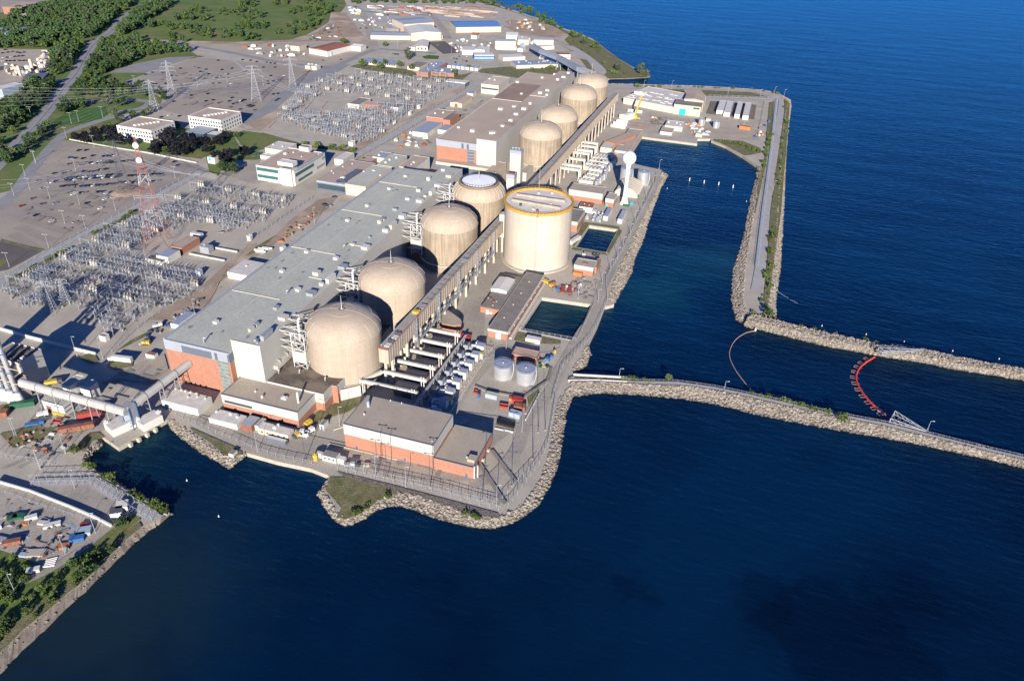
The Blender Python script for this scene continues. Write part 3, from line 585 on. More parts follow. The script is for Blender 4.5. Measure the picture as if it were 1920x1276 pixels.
# breakwaters : centre line crest, rock slopes
def breakwater(name, north, south, water, crest=.9, wcrest=2.6, seed=1):
    """north/south crest edge pixels, water = south waterline pixels"""
    N = [Vector((*V2(q, crest), crest)) for q in north]; Sx = [Vector((*V2(q, crest), crest)) for q in south]; W = [Vector((*V2(q, WZ), WZ-.3)) for q in water]
    O = []
    for i in range(len(N)):
        d = (N[i]-Sx[i]).normalized() if (N[i]-Sx[i]).length > .1 else Vector((0, 1, 0)); O.append(Vector((N[i].x+d.x*6, N[i].y+d.y*6, WZ-.3)))
    mb = MB()
    for i in range(len(N)-1):
        for a, b, c, d in ((W[i], W[i+1], Sx[i+1], Sx[i]), (Sx[i], Sx[i+1], N[i+1], N[i]), (N[i], N[i+1], O[i+1], O[i])):
            mb.add([a, b, c, d], [(0, 1, 2, 3)])
    struct(name, mb, 'rockbed')
    r1, r2 = MB(), MB()
    for i in range(len(N)-1):
        rocks_on_quad(r1, r2, Sx[i], Sx[i+1], W[i+1], W[i], 1.1, 1.3); rocks_on_quad(r1, r2, N[i]-Vector((0, 0, .5)), N[i+1]-Vector((0, 0, .5)), O[i+1], O[i], 1.2, .8)
        if name == 'north_breakwater': rocks_on_quad(r1, r2, N[i], N[i+1], Sx[i+1], Sx[i], 1.1, 1.0)
    tag(single('breakwater_rocks', None, None, r1, 'rock', kind='stuff'), 'armour stones along a breakwater'); tag(single('breakwater_rocks', None, None, r2, 'rockpale', kind='stuff'), 'pale armour stones along a breakwater')
    return N, Sx
BWS = breakwater('south_breakwater',
    [f_(1066, 706), f_(1120, 709), f_(1200, 713), f_(1270, 714), f_(1340, 724), f_(1408, 738), f_(1470, 752), f_(1545, 769), f_(1600, 780), f_(1660, 791), f_(1720, 806), f_(1800, 826), f_(1860, 841), f_(1925, 856), f_(2050, 888)],
    [f_(1070, 716), f_(1120, 715), f_(1200, 720), f_(1270, 722), f_(1340, 731), f_(1408, 746), f_(1470, 760), f_(1545, 776), f_(1600, 787), f_(1660, 799), f_(1720, 814), f_(1800, 833), f_(1860, 848), f_(1925, 863), f_(2050, 896)],
    [f_(1078, 745), f_(1120, 738), f_(1200, 741), f_(1270, 748), f_(1340, 758), f_(1408, 776), f_(1470, 789), f_(1545, 803), f_(1600, 812), f_(1660, 822), f_(1720, 833), f_(1800, 850), f_(1860, 863), f_(1925, 879), f_(2050, 912)])
BWN = breakwater('north_breakwater',
    [f_(1410, 588), f_(1450, 598), f_(1500, 611), f_(1560, 625), f_(1620, 638), f_(1650, 646), f_(1690, 648), f_(1735, 654), f_(1790, 667), f_(1850, 679), f_(1925, 691), f_(2050, 712)],
    [f_(1400, 598), f_(1440, 608), f_(1500, 621), f_(1560, 637), f_(1620, 649), f_(1650, 655), f_(1690, 660), f_(1735, 668), f_(1790, 680), f_(1850, 690), f_(1925, 701), f_(2050, 722)],
    [f_(1395, 612), f_(1430, 620), f_(1500, 638), f_(1560, 652), f_(1620, 662), f_(1650, 669), f_(1690, 674), f_(1735, 681), f_(1790, 693), f_(1850, 702), f_(1925, 714), f_(2050, 738)], crest=1.4)
mb = MB(); N, Sx = BWS
for i in range(len(N)-1):
    k = .5
    a, b = N[i]*k+Sx[i]*(1-k), N[i+1]*k+Sx[i+1]*(1-k); a0, b0 = a+(N[i]-Sx[i])*.3, b+(N[i+1]-Sx[i+1])*.3; a1, b1 = a-(N[i]-Sx[i])*.3, b-(N[i+1]-Sx[i+1])*.3
    up = Vector((0, 0, .1)); mb.add([a1+up, b1+up, b0+up, a0+up], [(0, 1, 2, 3)])
struct('breakwater_path', mb, 'paleroad')
# ================================================================ buildings
def bld(name, label, cat, A, B, C, h=None, bot=None, z0=0.0, wall='white', roof='roof_tan', band=None, par=.35, trim=None, wins=(), doors=(), vents=(), gable=None, group=None, ew='roof_tan', vm='white', snap=False):
    RO = None
    """rectangular building from three ROOF corner pixels (near left, near right, far right); h height above z0, or bot=(pixel, which corner)
    band=(height from top, material) ; wins=(side, z, height, n, width, m0, m1) ; doors=(side, t, width, height, material) ; vents=(pixel, lx, ly, lz)"""
    if h is None: h = HT(bot, B, z0)
    zt = z0+h
    a, b, c = P(A, zt), P(B, zt), P(C, zt)
    e = Vector((b.x-a.x, b.y-a.y)); W = e.length; ang = math.atan2(e.y, e.x)
    if snap or abs(ang) < .11 or (W < 30 and abs(ang) < .28): ang = 0.0   # the plant's own grid
    nx, ny = -math.sin(ang), math.cos(ang)
    D = (c.x-b.x)*nx+(c.y-b.y)*ny
    if D < 0: D = abs(D)
    t = thing(name, label, cat, (a.x, a.y, z0), ang, group)
    off = OFF[t.name]
    def loc(mb): mb.v = [tuple(off @ Vector(v)) for v in mb.v]; return mb
    hb = band[0] if band else 0
    mb = MB(); mb.box(0, W, 0, D, 0 if z0 == 0 else -.0, h-hb-(.02 if band else 0)); loc(mb).build('wall', wall, t)
    if band:
        mb = MB(); mb.box(-.12, W+.12, -.12, D+.12, h-hb, h); loc(mb).build('cladding', band[1], t)
    if gable:
        r = gable[1]; mb = MB(); o = .3
        if gable[0] == 'y':   # ridge runs along local y
            mb.add([(-o, -o, h), (W+o, -o, h), (W+o, D+o, h), (-o, D+o, h), (W/2, -o, h+r), (W/2, D+o, h+r)], [(0, 1, 4), (2, 3, 5), (0, 4, 5, 3), (1, 2, 5, 4)])
        elif gable[0] == 'x':
            mb.add([(-o, -o, h), (W+o, -o, h), (W+o, D+o, h), (-o, D+o, h), (-o, D/2, h+r), (W+o, D/2, h+r)], [(1, 2, 5), (3, 0, 4), (0, 1, 5, 4), (2, 3, 4, 5)])
        elif gable[0] == 'barrel':
            n = 8
            for i in range(n):
                t0, t1 = math.pi*i/n, math.pi*(i+1)/n
                mb.add([(W/2-W/2*math.cos(t0), -o, h+r*math.sin(t0)), (W/2-W/2*math.cos(t0), D+o, h+r*math.sin(t0)), (W/2-W/2*math.cos(t1), D+o, h+r*math.sin(t1)), (W/2-W/2*math.cos(t1), -o, h+r*math.sin(t1)), (W/2, -o, h), (W/2, D+o, h)], [(3, 2, 1, 0), (0, 4, 3), (2, 5, 1)])
        RO = loc(mb).build('roof', roof, t)
    else:
        mb = MB(); mb.box(.25, W-.25, .25, D-.25, h, h+.08); RO = loc(mb).build('roof', roof, t)
        if par:
            mb = MB(); x0, x1, y0_, y1_ = -.14, W+.14, -.14, D+.14
            mb.box(x0, x1, y0_, .22, h+.004, h+par); mb.box(x0, x1, D-.22, y1_, h+.004, h+par); mb.box(x0, .22, .222, D-.222, h+.004, h+par-.004); mb.box(W-.22, x1, .222, D-.222, h+.004, h+par-.004)
            loc(mb).build('parapet', trim or (band[1] if band else wall), t)
    for wd in wins:
        side, z, hh, n, ww = wd[:5]; m0, m1 = (wd[5], wd[6]) if len(wd) > 6 else (.04, .96); gm = wd[7] if len(wd) > 7 else 'glass'
        Ls = W if side in 'SN' else D
        for i in range(n):
            c_ = Ls*(m0+(m1-m0)*(i+.5)/n); w2 = min(ww, Ls*(m1-m0)/n)/2; mb = MB(); p = .05+(.12 if band and z+hh > h-hb else 0)
            if side == 'S': mb.box(c_-w2, c_+w2, -p, .05, z, z+hh)
            elif side == 'N': mb.box(c_-w2, c_+w2, D-.05, D+p, z, z+hh)
            elif side == 'E': mb.box(W-.05, W+p, c_-w2, c_+w2, z, z+hh)
            else: mb.box(-p, .05, c_-w2, c_+w2, z, z+hh)
            loc(mb).build('window', gm, t)
    for side, tt, ww, hh, dm in doors:
        mb = MB(); c_ = (W if side in 'SN' else D)*tt
        if side == 'S': mb.box(c_-ww/2, c_+ww/2, -.07, .05, 0, hh)
        elif side == 'E': mb.box(W-.05, W+.07, c_-ww/2, c_+ww/2, 0, hh)
        loc(mb).build('door', dm, t)
    for v in vents:
        q, lx, ly, lz = v[:4]; p = P(q, zt+.08); l = off.inverted() @ p
        if not (0 < l.x < W and 0 < l.y < D): l.x = min(max(l.x, lx/2+.3), W-lx/2-.3); l.y = min(max(l.y, ly/2+.3), D-ly/2-.3)
        mb = MB(); mb.box(l.x-lx/2, l.x+lx/2, l.y-ly/2, l.y+ly/2, h+.08, h+.08+lz)
        if lx > 1.5: mb.box(l.x-lx/2-.15, l.x+lx/2+.15, l.y-ly/2-.15, l.y+ly/2+.15, h+.08+lz, h+.2+lz); mb.tube((l.x, l.y, h+lz+.2), (l.x, l.y, h+lz+.6), min(lx, ly)*.3, 8)
        loc(mb).build('roof_vent', v[4] if len(v) > 4 else vm, RO)
    t['_w'], t['_d'], t['_h'] = W, D, h
    return t
def rv(n, z, seed, A, B, C, lo=.8, hi=2.2, m='white'):
    "random vents inside a roof parallelogram of pixels"
    r = random.Random(seed); o = []
    for _ in range(n):
        u, v = r.uniform(.08, .92), r.uniform(.1, .9); q = (B[0]+(A[0]-B[0])*u+(C[0]-B[0])*v, B[1]+(A[1]-B[1])*u+(C[1]-B[1])*v)
        s = r.uniform(lo, hi); o.append((q, s, s*r.uniform(.7, 1.3), r.uniform(.4, 1.2), m))
    return o
def worldbox(t, name, m, x0, x1, y0, y1, z0, z1, smooth=False):
    mb = MB(); mb.box(x0, x1, y0, y1, z0, z1); return mb.build(name, m, t)
# ---------------------------------------------------------------- turbine hall A
t = thing('turbine_hall', 'long turbine hall with grey-green roof and brick end wall beside the near domes', 'power station hall', (-63, -51.8, 0))
HX0, HX1, HY0, HY1, HZ = -84.2, -42.0, -51.8, 254.0, 28.0
BX1, BY0, BZ = -23.6, -48.0, 34.5
worldbox(t, 'brick_wall', 'brick', HX0, HX1, HY0, HY1, 0, HZ-6.2)
worldbox(t, 'cladding', 'metal_band', HX0-.2, HX1+.2, HY0-.2, HY1, HZ-6.2, HZ)
worldbox(t, 'dark_panel', 'dark_band', HX0+11.5, HX0+31, HY0-.3, HY0-.1, HZ-6, HZ-1.4)
worldbox(t, 'dark_panel', 'dark_band', HX0+33, HX0+34.8, HY0-.3, HY0-.1, HZ-6, HZ-1.4)
worldbox(t, 'dark_panel', 'dark_band', HX1-1.0, HX1+.3, HY0-.25, HY0+3.9, HZ-6, HZ-.9)
mb = MB(); mb.box(HX0, HX1, HY0, HY1, HZ, HZ+.1); HR = [mb.build('hall_roof', 'roof_green', t)]
mb = MB(); mb.box(HX0-.3, HX0+1.2, HY0, HY1, HZ+.1, HZ+.75); mb.box(HX0, HX1, HY0-.35, HY0+.2, HZ+.1, HZ+.35); mb.build('parapet', 'metal_band', t)
for i in range(7): worldbox(t, 'parapet_bracket', 'metal_band', HX0-.9, HX0-.3, HY0+20+i*44, HY0+21.5+i*44, HZ-1.5, HZ+.9)
# stair window strip
g0 = worldbox(t, 'window_strip', 'greenglass', HX1-8.2, HX1-1.2, HY0-.12, HY0+.1, 1, HZ-6.3)
for k in range(8): worldbox(t, 'window_mullion', 'steel', HX1-8.2, HX1-1.2, HY0-.22, HY0-.1, 2.2+k*2.5, 2.6+k*2.5)
for k, xx in enumerate((-74, -63, -52.5)): worldbox(t, 'brick_pilaster', 'brick_dark', xx, xx+.18, HY0-.06, HY0+.05, 0, HZ-6.3)
worldbox(t, 'bay_wall', 'clad', HX1+.01, BX1, BY0, 255.0, 0, BZ)
mb = MB(); mb.box(HX1+.3, BX1-.3, BY0+.3, 254.6, BZ, BZ+.1); mb.build('bay_roof', 'roof_green', t)
mb = MB(); mb.box(HX1-.1, BX1+.15, BY0-.15, BY0+.25, BZ+.004, BZ+.4); mb.box(BX1-.25, BX1+.15, BY0+.25, 255, BZ+.004, BZ+.4); mb.build('bay_parapet', 'cream', t)
mb = MB()
for yy in (10, 78, 150, 215): mb.box(HX0+1.3, HX1-.5, yy, yy+.25, HZ+.1, HZ+.45)
mb.box(HX0+21, HX0+21.25, -20, 253, HZ+.1, HZ+.25)
mb.box(HX0+22.6, HX0+22.8, 60, 253, HZ+.1, HZ+.22)
mb.build('roof_joint', 'pale_concrete', t)
for x0, x1, yy in ((HX1+1, BX1-8, 32), (HX1+1, BX1-3, 84)): worldbox(t, 'roof_joint', 'pale_concrete', x0, x1, yy, yy+.3, BZ+.1, BZ+.5)
r = random.Random(5)
def hvac(x, y, z, lx, ly, lz, m='white', nm='roof_vent'):
    mb = MB(); mb.box(x-lx/2, x+lx/2, y-ly/2, y+ly/2, z, z+lz); mb.box(x-lx/2-.2, x+lx/2+.2, y-ly/2-.2, y+ly/2+.2, z+lz, z+lz+.2)
    return mb.build(nm, m, HR[0])
for q in (zh(500, 180), zf(515, 1075), zf(700, 930), zf(1005, 695), zf(1152, 585), zf(1317, 458), zf(1438, 365), zf(1835, 0)):
    p = P(q, HZ); hvac(p.x, p.y, HZ+.1, 2.6, 2.6, 1.3)
for q, lx, ly, lz in ((zh(880, 285), 2.2, 9, 3), (zh(765, 235), 1.6, 4, 1.6), (zh(805, 200), 2, 2.5, 1.5), (zh(1005, 150), 4.5, 4.5, 1.8), (zh(795, 315), 1.4, 1.4, 1.2), (zh(950, 75), 2.4, 3, 1.5), (zh(810, 335), 1, 1, 1.2),
                      (zf(970, 1045), 4.5, 5, 1.8), (zf(880, 1140), 2.2, 9, 3), (zf(775, 1095), 4, 4, 2.2), (zf(635, 1215), 2.5, 3, 1.5), (zf(735, 1245), 4.5, 5, 1.8), (zf(810, 1175), 2.4, 2, 1.6), (zf(918, 980), 3, 2.6, 1.4),
                      (zf(1140, 900), 4.5, 5, 1.8), (zf(1045, 875), 2.4, 2.4, 1.2), (zf(1345, 740), 2.2, 9, 3), (zf(1290, 775), 4, 3, 2), (zf(1245, 710), 2.5, 3, 2.2), (zf(1270, 690), 3, 2, 1.5), (zf(1415, 670), 4, 5, 2.2), (zf(1170, 820), 1.4, 1.4, 1),
                      (zf(1545, 550), 4.5, 5, 1.8), (zf(1455, 535), 3, 3, 1.4), (zf(1360, 615), 3.4, 2, 1.4), (zf(1640, 490), 2.2, 9, 3), (zf(1535, 475), 3.4, 2, 2), (zf(1585, 515), 2, 2, 1.4), (zf(1680, 435), 4.5, 5, 1.8), (zf(1765, 365), 4.5, 5, 1.8), (zf(1720, 320), 3, 3, 1.4), (zf(1610, 390), 2.5, 3, 2.5)):
    p = P(q, BZ); hvac(max(HX1+2, min(p.x, BX1-1.5)), p.y, BZ+.1, lx, ly, lz, r.choice(['white', 'cream', 'steel']))
for q, z in ((zh(410, 330), HZ), (zf(975, 910), HZ), (zf(550, 1250), HZ)):
    p = P(q, z); mb = MB(); mb.tube((p.x, p.y, z), (p.x, p.y, z+3.4), .35, 8); mb.tube((p.x, p.y, z+3.4), (p.x+1.2, p.y+.5, z+3.4), .35, 8); mb.build('vent_pipe', 'steel', t)
mb = MB()
for i in range(40):
    x = r.uniform(HX0+3, BX1-3); y = r.uniform(HY0+5, 245); z = HZ if x < HX1 else BZ
    s = r.uniform(.3, 1.1); poly = [(x+s*r.uniform(.5, 1.6)*math.cos(a*.785), y+1.8*s*r.uniform(.5, 1.6)*math.sin(a*.785)) for a in range(8)]
    if x < HX1-4 or x > HX1+4: mb.prism(poly, z+.13+i*.004, z+.13+i*.004)
struct('soot_stain', mb, mat('soot', (.29, .30, .27), .9, .15, .5), 'stuff', label='soot and damp stains on the green hall roof')
# side gutter ledge on bay wall
worldbox(t, 'wall_ledge', 'cream', BX1, BX1+2.6, BY0+9, BY0+30, 14, 16.3)
for yy in (BY0+13, BY0+21): mb = MB(); mb.bar((BX1, yy, 18.5), (BX1+2.4, yy, 16.3), .25); mb.build('ledge_bracket', 'whitesteel', t)
# ---------------------------------------------------------------- turbine hall B
t = thing('turbine_hall', 'distant turbine hall with tan and brown roof beside the four far domes', 'power station hall', (-60, 342, 0))
BH = 28.0; n1 = P(zb(1510, 1040), BH); n2 = P(zc(600, 540), BH); FY = n2.y; NY = 341.5
worldbox(t, 'brick_wall', 'brick', -84.2, -42, NY, FY, 0, BH-6.2)
worldbox(t, 'cladding', 'metal_band', -84.4, -41.9, NY-.2, FY, BH-6.2, BH)
for x0 in (-58, -52.6): worldbox(t, 'dark_panel', 'dark_band', x0, x0+2.2, NY-.3, NY-.1, BH-6, BH-1)
worldbox(t, 'window_strip', 'dark_band', -52, -45, NY-.3, NY-.05, 3, BH-6.3)
for k in range(6): worldbox(t, 'window_mullion', 'steel', -52, -45, NY-.4, NY-.29, 5+k*3, 5.5+k*3)
HR[0] = worldbox(t, 'hall_roof', 'roof_far', -84.2, -41.5, NY, FY, BH, BH+.1)
worldbox(t, 'parapet', 'cream', -84.5, -83.4, NY, FY, BH+.1, BH+.6)
fb = P(zc(968, 545), 34.5)
worldbox(t, 'bay_wall', 'clad', -41.4, -21.5, NY-3, fb.y, 0, 34.5)
worldbox(t, 'bay_roof', 'roof_far', -41.2, -21.8, NY-2.7, fb.y-.3, 34.5, 34.6)
worldbox(t, 'roof_joint', 'pale_concrete', -84.2, -41.5, 505, 505.5, BH+.1, BH+.5); worldbox(t, 'roof_joint', 'pale_concrete', -41.2, -21.8, 512, 512.5, 34.6, 35)
mb = MB(); mb.box(-83.3, -41.5, 506, FY-60, BH+.102, BH+.12); mb.build('roof_membrane', mat('roof_membrane', (.34, .25, .195), .9, .1, .05), t)
for q, z in ((zc(185, 985), BH), (zc(395, 820), BH), (zc(500, 800), BH), (zc(550, 705), BH), (zc(705, 585), BH), (zc(520, 620), BH), (zc(340, 995), 34.5), (zc(325, 1000), 34.5), (zc(410, 945), 34.5), (zc(470, 905), 34.5), (zc(510, 858), 34.5), (zc(570, 820), 34.5), (zc(615, 780), 34.5), (zc(745, 680), 34.5), (zc(740, 715), 34.5), (zc(820, 600), 34.5), (zc(865, 580), 34.5), (zc(900, 550), 34.5), (zc(690, 700), 34.5), (zc(800, 560), BH)):
    p = P(q, z); s = r.uniform(2.5, 5); hvac(p.x, p.y, z+.1, s, s, r.uniform(1.2, 2.2))
# ---------------------------------------------------------------- reactor buildings
DOMES = [(6.3, -10.4), (6.3, 53.2), (6.3, 150.8), (6.3, 214.7), (8.8, 386.9), (8.8, 451.5), (8.8, 546.4), (8.8, 607.1)]
DL = ['nearest beige concrete domed reactor building, above the gravel roof', 'domed reactor building second from the front, its left side in deep shadow', 'domed reactor building just before the one with the white disc on top',
      'ribbed domed reactor building capped with a flat white disc', 'domed reactor building at the front of the far group, behind the tall pale tower', 'domed reactor building second in the far group beyond the drum',
      'domed reactor building third in the far group beyond the drum', 'farthest domed reactor building, nearest the open lake']
def domeprof(R, zs, zt, n=18):
    # torus knuckle then shallow cap
    pr = []
    for i in range(n+1):
        a = math.pi/2*i/n; pr.append((R*math.cos(a)**.82 if i < n else 0.0, zs+(zt-zs)*math.sin(a)**1.05))
    return pr
def ringbar(mb, c, R, z, w_=.35, h_=.25, n=64):
    for i in range(n):
        a, b = 2*math.pi*i/n, 2*math.pi*(i+1)/n
        mb.bar((c[0]+R*math.cos(a), c[1]+R*math.sin(a), z), (c[0]+R*math.cos(b), c[1]+R*math.sin(b), z), w_, h_)
for i, c in enumerate(DOMES):
    R, zs, zt = 21.33, 32.0, 44.0
    t = thing('reactor_building', DL[i], 'reactor building', (c[0], c[1], 0), 0, 'domed reactor buildings')
    mb = MB(); mb.lathe(c, [(R, 0), (R, 12), (R, 24), (R, zs)], 72); CW = mb.build('cylinder_wall', 'domewall' if i < 2 else 'domewall2', t, True)
    pr = domeprof(R, zs, zt)
    if i == 3:
        pr = [q for q in pr if q[0] > 14.8]; pr.append((14.6, pr[-1][1]+.25))
        ztop = pr[-1][1]
    mb = MB(); mb.lathe(c, pr, 72); DO = mb.build('dome', 'dome', t, True)
    mb = MB(); ringbar(mb, c, R+.02, zs, .3, .5)
    def rz(rr):
        for (r0, z0_), (r1, z1_) in zip(pr, pr[1:]):
            if r1 <= rr <= r0: return z0_+(z1_-z0_)*(r0-rr)/(r0-r1+1e-9)
        return pr[-1][1]
    if i != 3:
        for rr in (16.5, 7.6): ringbar(mb, c, rr, rz(rr)+.02, .28, .22, 48)
        nr = 16
    else: nr = 30
    for k in range(nr):
        a = 2*math.pi*(k+.3)/nr; prev = None
        lo = pr[-1][0] if i == 3 else (16.5 if k % 4 else 1.9)
        for s in range(13):
            rr = R-(R-lo)*(s/12)**1.5; z = rz(rr); p = (c[0]+(rr+.03)*math.cos(a), c[1]+(rr+.03)*math.sin(a), z+.03)
            if prev: mb.bar(prev, p, .26 if i != 3 else .5, .2 if i != 3 else .5)
            prev = p
    mb.build('dome_seam', 'domeseam', DO)
    mb = MB()
    for k in range(12):
        a = 2*math.pi*k/12; mb.bar((c[0]+(R+.02)*math.cos(a), c[1]+(R+.02)*math.sin(a), 3), (c[0]+(R+.02)*math.cos(a), c[1]+(R+.02)*math.sin(a), zs-.3), .1, .08)
    for z in (14, 20, 26): ringbar(mb, c, R+.0, z, .1, .12, 64)
    mb.build('wall_seam', mat('wallseam', (.42, .335, .25), .9), CW)
    if i != 3:
        mb = MB(); ringbar(mb, c, 1.7, zt+.05, .35, .3, 20); mb.build('mast_ring', 'copper', DO)
        mb = MB(); mb.tube((*c, zt-.1), (*c, zt+8.5 if i < 3 else zt+12), .2, 8, .08); mb.tube((*c, zt), (*c, zt+.9), .45, 8); mb.build('mast', 'whitesteel', t)
    else:
        mb = MB(); mb.lathe(c, [(13.6, ztop+.9), (13.55, ztop+1.1), (0.01, ztop+1.35)], 64); mb.build('white_disc', mat('disc', (.96, .96, .95), .6, .02, .2, fine=0), t)
        mb = MB(); mb.lathe(c, [(14.6, ztop), (15.2, ztop+.2), (15.2, ztop+1.3), (14.8, ztop+1.3), (14.2, ztop+.6), (13.6, ztop+.5), (13.6, ztop+.9)], 64)
        for k in range(40):
            a = 2*math.pi*k/40; mb.bar((c[0]+15*math.cos(a), c[1]+15*math.sin(a), ztop+.5), (c[0]+15*math.cos(a), c[1]+15*math.sin(a), ztop+2.4), .2)
        ringbar(mb, c, 15, ztop+2.3, .16, .16, 60); mb.build('rim_rail', 'darksteel', t)
        mb = MB(); ringbar(mb, c, 15.9, ztop-.5, 1.2, .5, 60); mb.build('rust_band', mat('rustband', (.42, .22, .1), .9, .15, .5), t)
        mb = MB(); mb.tube((*c, ztop+1.3), (*c, ztop+9), .2, 6); mb.build('mast', 'whitesteel', t)
    # foot ring walkway
    mb = MB(); ringbar(mb, c, R+1.2, 6.2, 1.4, .5, 40); mb.build('foot_ledge', 'pale_concrete', t)
# ---------------------------------------------------------------- vacuum building
VC, VR, VH = (66.4, 180.1), 25.4, 46.6
t = thing('vacuum_building', 'huge pale concrete drum with an orange rim and two roof beams', 'containment drum', (*VC, 0))
mb = MB(); mb.lathe(VC, [(VR+2.2, 0), (VR+2.2, 1.2), (VR+.05, 1.3)], 96); mb.build('foot_ring', 'concrete', t, True)
mb = MB(); mb.lathe(VC, [(VR, 1.2), (VR, 16), (VR, 32), (VR, VH-.8)], 96); mb.build('drum_wall', 'vac', t, True)
mb = MB(); mb.lathe(VC, [(VR, VH-1.2), (VR+1.0, VH-1.0), (VR+1.0, VH+1.1), (VR-.6, VH+1.1), (VR-.6, VH-.3)], 96); mb.build('rim', 'orange', t, True)
mb = MB(); mb.lathe(VC, [(VR-.5, VH-.35), (VR-.9, VH-.3), (.01, VH+.1)], 96); mb.build('roof_slab', 'vacroof', t)
mb = MB()
for k in range(64):
    a = 2*math.pi*k/64; x, y = VC[0]+(VR+.6)*math.cos(a), VC[1]+(VR+.6)*math.sin(a); mb.bar((x, y, VH+1), (x, y, VH+2.1), .12)
ringbar(mb, VC, VR+.6, VH+2.1, .12, .12, 64); mb.build('rim_rail', 'yellow', t)
for q0, q1 in ((zj(800, 282), zj(1165, 345)), (zj(835, 242), zj(1195, 292))):
    a, b = P(q0, VH+2.6), P(q1, VH+2.6); mb = MB(); mb.bar((a.x, a.y, VH+1.1), (b.x, b.y, VH+1.1), 1.9, 1.8); mb.build('roof_beam', 'vacbeam', t)
p = P(zj(905, 268), VH); worldbox(t, 'roof_hatch', 'lightblue', p.x-2.2, p.x+2.2, p.y-2, p.y+2, VH+.05, VH+.9)
p = P(zj(862, 340), VH); mb = MB(); mb.tube((p.x, p.y, VH), (p.x, p.y, VH+1.4), 1.0, 12); mb.build('roof_cover', 'green', t)
for q in (zj(1100, 250), zj(1000, 250), zj(960, 370), zj(1090, 330)): p = P(q, VH); worldbox(t, 'roof_box', 'pale_concrete', p.x-1, p.x+1, p.y-.8, p.y+.8, VH, VH+.8)
# ladder with landings down the front
la = math.atan2(CC.y-VC[1], CC.x-VC[0])-.02; lx, ly = VC[0]+(VR+.35)*math.cos(la), VC[1]+(VR+.35)*math.sin(la); tx, ty = -math.sin(la), math.cos(la)
mb = MB()
for s in (-.55, .55): mb.bar((lx+tx*s, ly+ty*s, 1.2), (lx+tx*s, ly+ty*s, VH+4), .16)
for k in range(46): mb.bar((lx-tx*.7, ly-ty*.7, 1.6+k), (lx+tx*.7, ly+ty*.7, 1.6+k+.4*(k % 2)), .14)
mb.build('ladder', 'steel', t)
mb = MB(); mb.bar((lx, ly, VH-1.4), (lx, ly, VH+3.6), 1.6, 1.2); mb.build('ladder_head', 'rust', t)
a = P(zj(1000, 225), VH); mb = MB(); mb.tube((a.x, a.y, VH), (a.x, a.y, VH+17), .15, 6); mb.build('mast', 'steel', t)
worldbox(t, 'side_shaft', 'pale_concrete', VC[0]-VR-4.4, VC[0]-VR+1.2, VC[1]-2.5, VC[1]+3.5, 14, VH-14)
# ---------------------------------------------------------------- elevated relief duct
t = thing('relief_duct', 'long elevated concrete duct on columns running past every dome to the drum', 'elevated duct', (37, -17, 0))
DA, DB = Vector((34.2, -17, 0)), Vector((42.6, 598, 0)); dd = (DB-DA).normalized(); dn = Vector((-dd.y, dd.x, 0))
def dpt(s, o, z): q = DA+dd*s-dn*o; return Vector((q.x, q.y, z))
L_ = (DB-DA).length; DT, DBt = 27.2, 18.0
mb = MB()
for s0 in range(0, int(L_), 41):
    s1 = min(s0+40.9, L_); mb.bar(dpt(s0, 0, (DT+DBt)/2), dpt(s1, 0, (DT+DBt)/2), 6.0, DT-DBt)
mb.build('duct_box', 'duct', t)
mb = MB(); mb.bar(dpt(.3, 0, DT+.06), dpt(L_-.3, 0, DT+.06), 5.2, .1); mb.build('duct_roof', 'duct_roof', t)
mb = MB()
for s in range(2, int(L_), 3): mb.bar(dpt(s, 3.06, DBt+.3), dpt(s, 3.06, DT-.2), .3, .14)
mb.build('duct_rib', 'duct', t)
mb = MB(); mb.tube(dpt(2, -2.2, DT+1.2), dpt(L_-4, -2.2, DT+1.2), .55, 8); mb.build('roof_pipe', 'steel', t)
mb = MB()
for s in range(1, int(L_), 2):
    pass
for s in range(55, int(L_)-5, 7): mb.bar(dpt(s, -1.6, DT+.4), dpt(s, 2.9, DT+.4), .16)
for o in (1.2, 2.0): mb.bar(dpt(50, o, DT+.3), dpt(L_-5, o, DT+.3), .12)
mb.build('roof_rack', 'darksteel', t)
mb = MB()
for o in (-2.95, 2.95): mb.bar(dpt(0, o, DT+1.0), dpt(52, o, DT+1.0), .14)
mb.bar(dpt(0, -2.95, DT+1), dpt(0, 2.95, DT+1), .14); mb.bar(dpt(0, -2.9, DT+.2), dpt(0, 2.9, DT+.2), .2, .35)
for s in range(0, 52, 3):
    for o in (-2.95, 2.95): mb.bar(dpt(s, o, DT), dpt(s, o, DT+1), .12)
mb.build('roof_rail', mat('railred', (.45, .12, .09), .7), t)
for s, m_ in ((4.5, 'white'), (13.5, 'white')): mb = MB(); mb.bar(dpt(s-1.8, .7, DT+.45), dpt(s+2.2, .7, DT+.45), 3.2, .6); mb.build('roof_hatch', m_, t)
for s in (9, 18): mb = MB(); [mb.bar(dpt(s, o, DT+.1), dpt(s, o, DT+1.5), .5) for o in (-1.4, -.5, .4, 1.3, 2.1)]; mb.build('roof_valves', 'darksteel', t)
mb = MB(); mb.bar(dpt(42, -.4, DT+1), dpt(45, -.4, DT+1), 3.0, 2.0); mb.tube(dpt(43, .8, DT+.8), dpt(46, .8, DT+.8), 1.0, 8); mb.build('roof_machine', 'yellow', t)
for s in (50, 118): mb = MB(); [mb.bar(dpt(s+k, -1, DT+.5+k*.15), dpt(s+k, 2.6, DT+.5+k*.15), .5) for k in (0, 1.8, 3.4)]; mb.build('roof_walkway', 'carsilver', t)
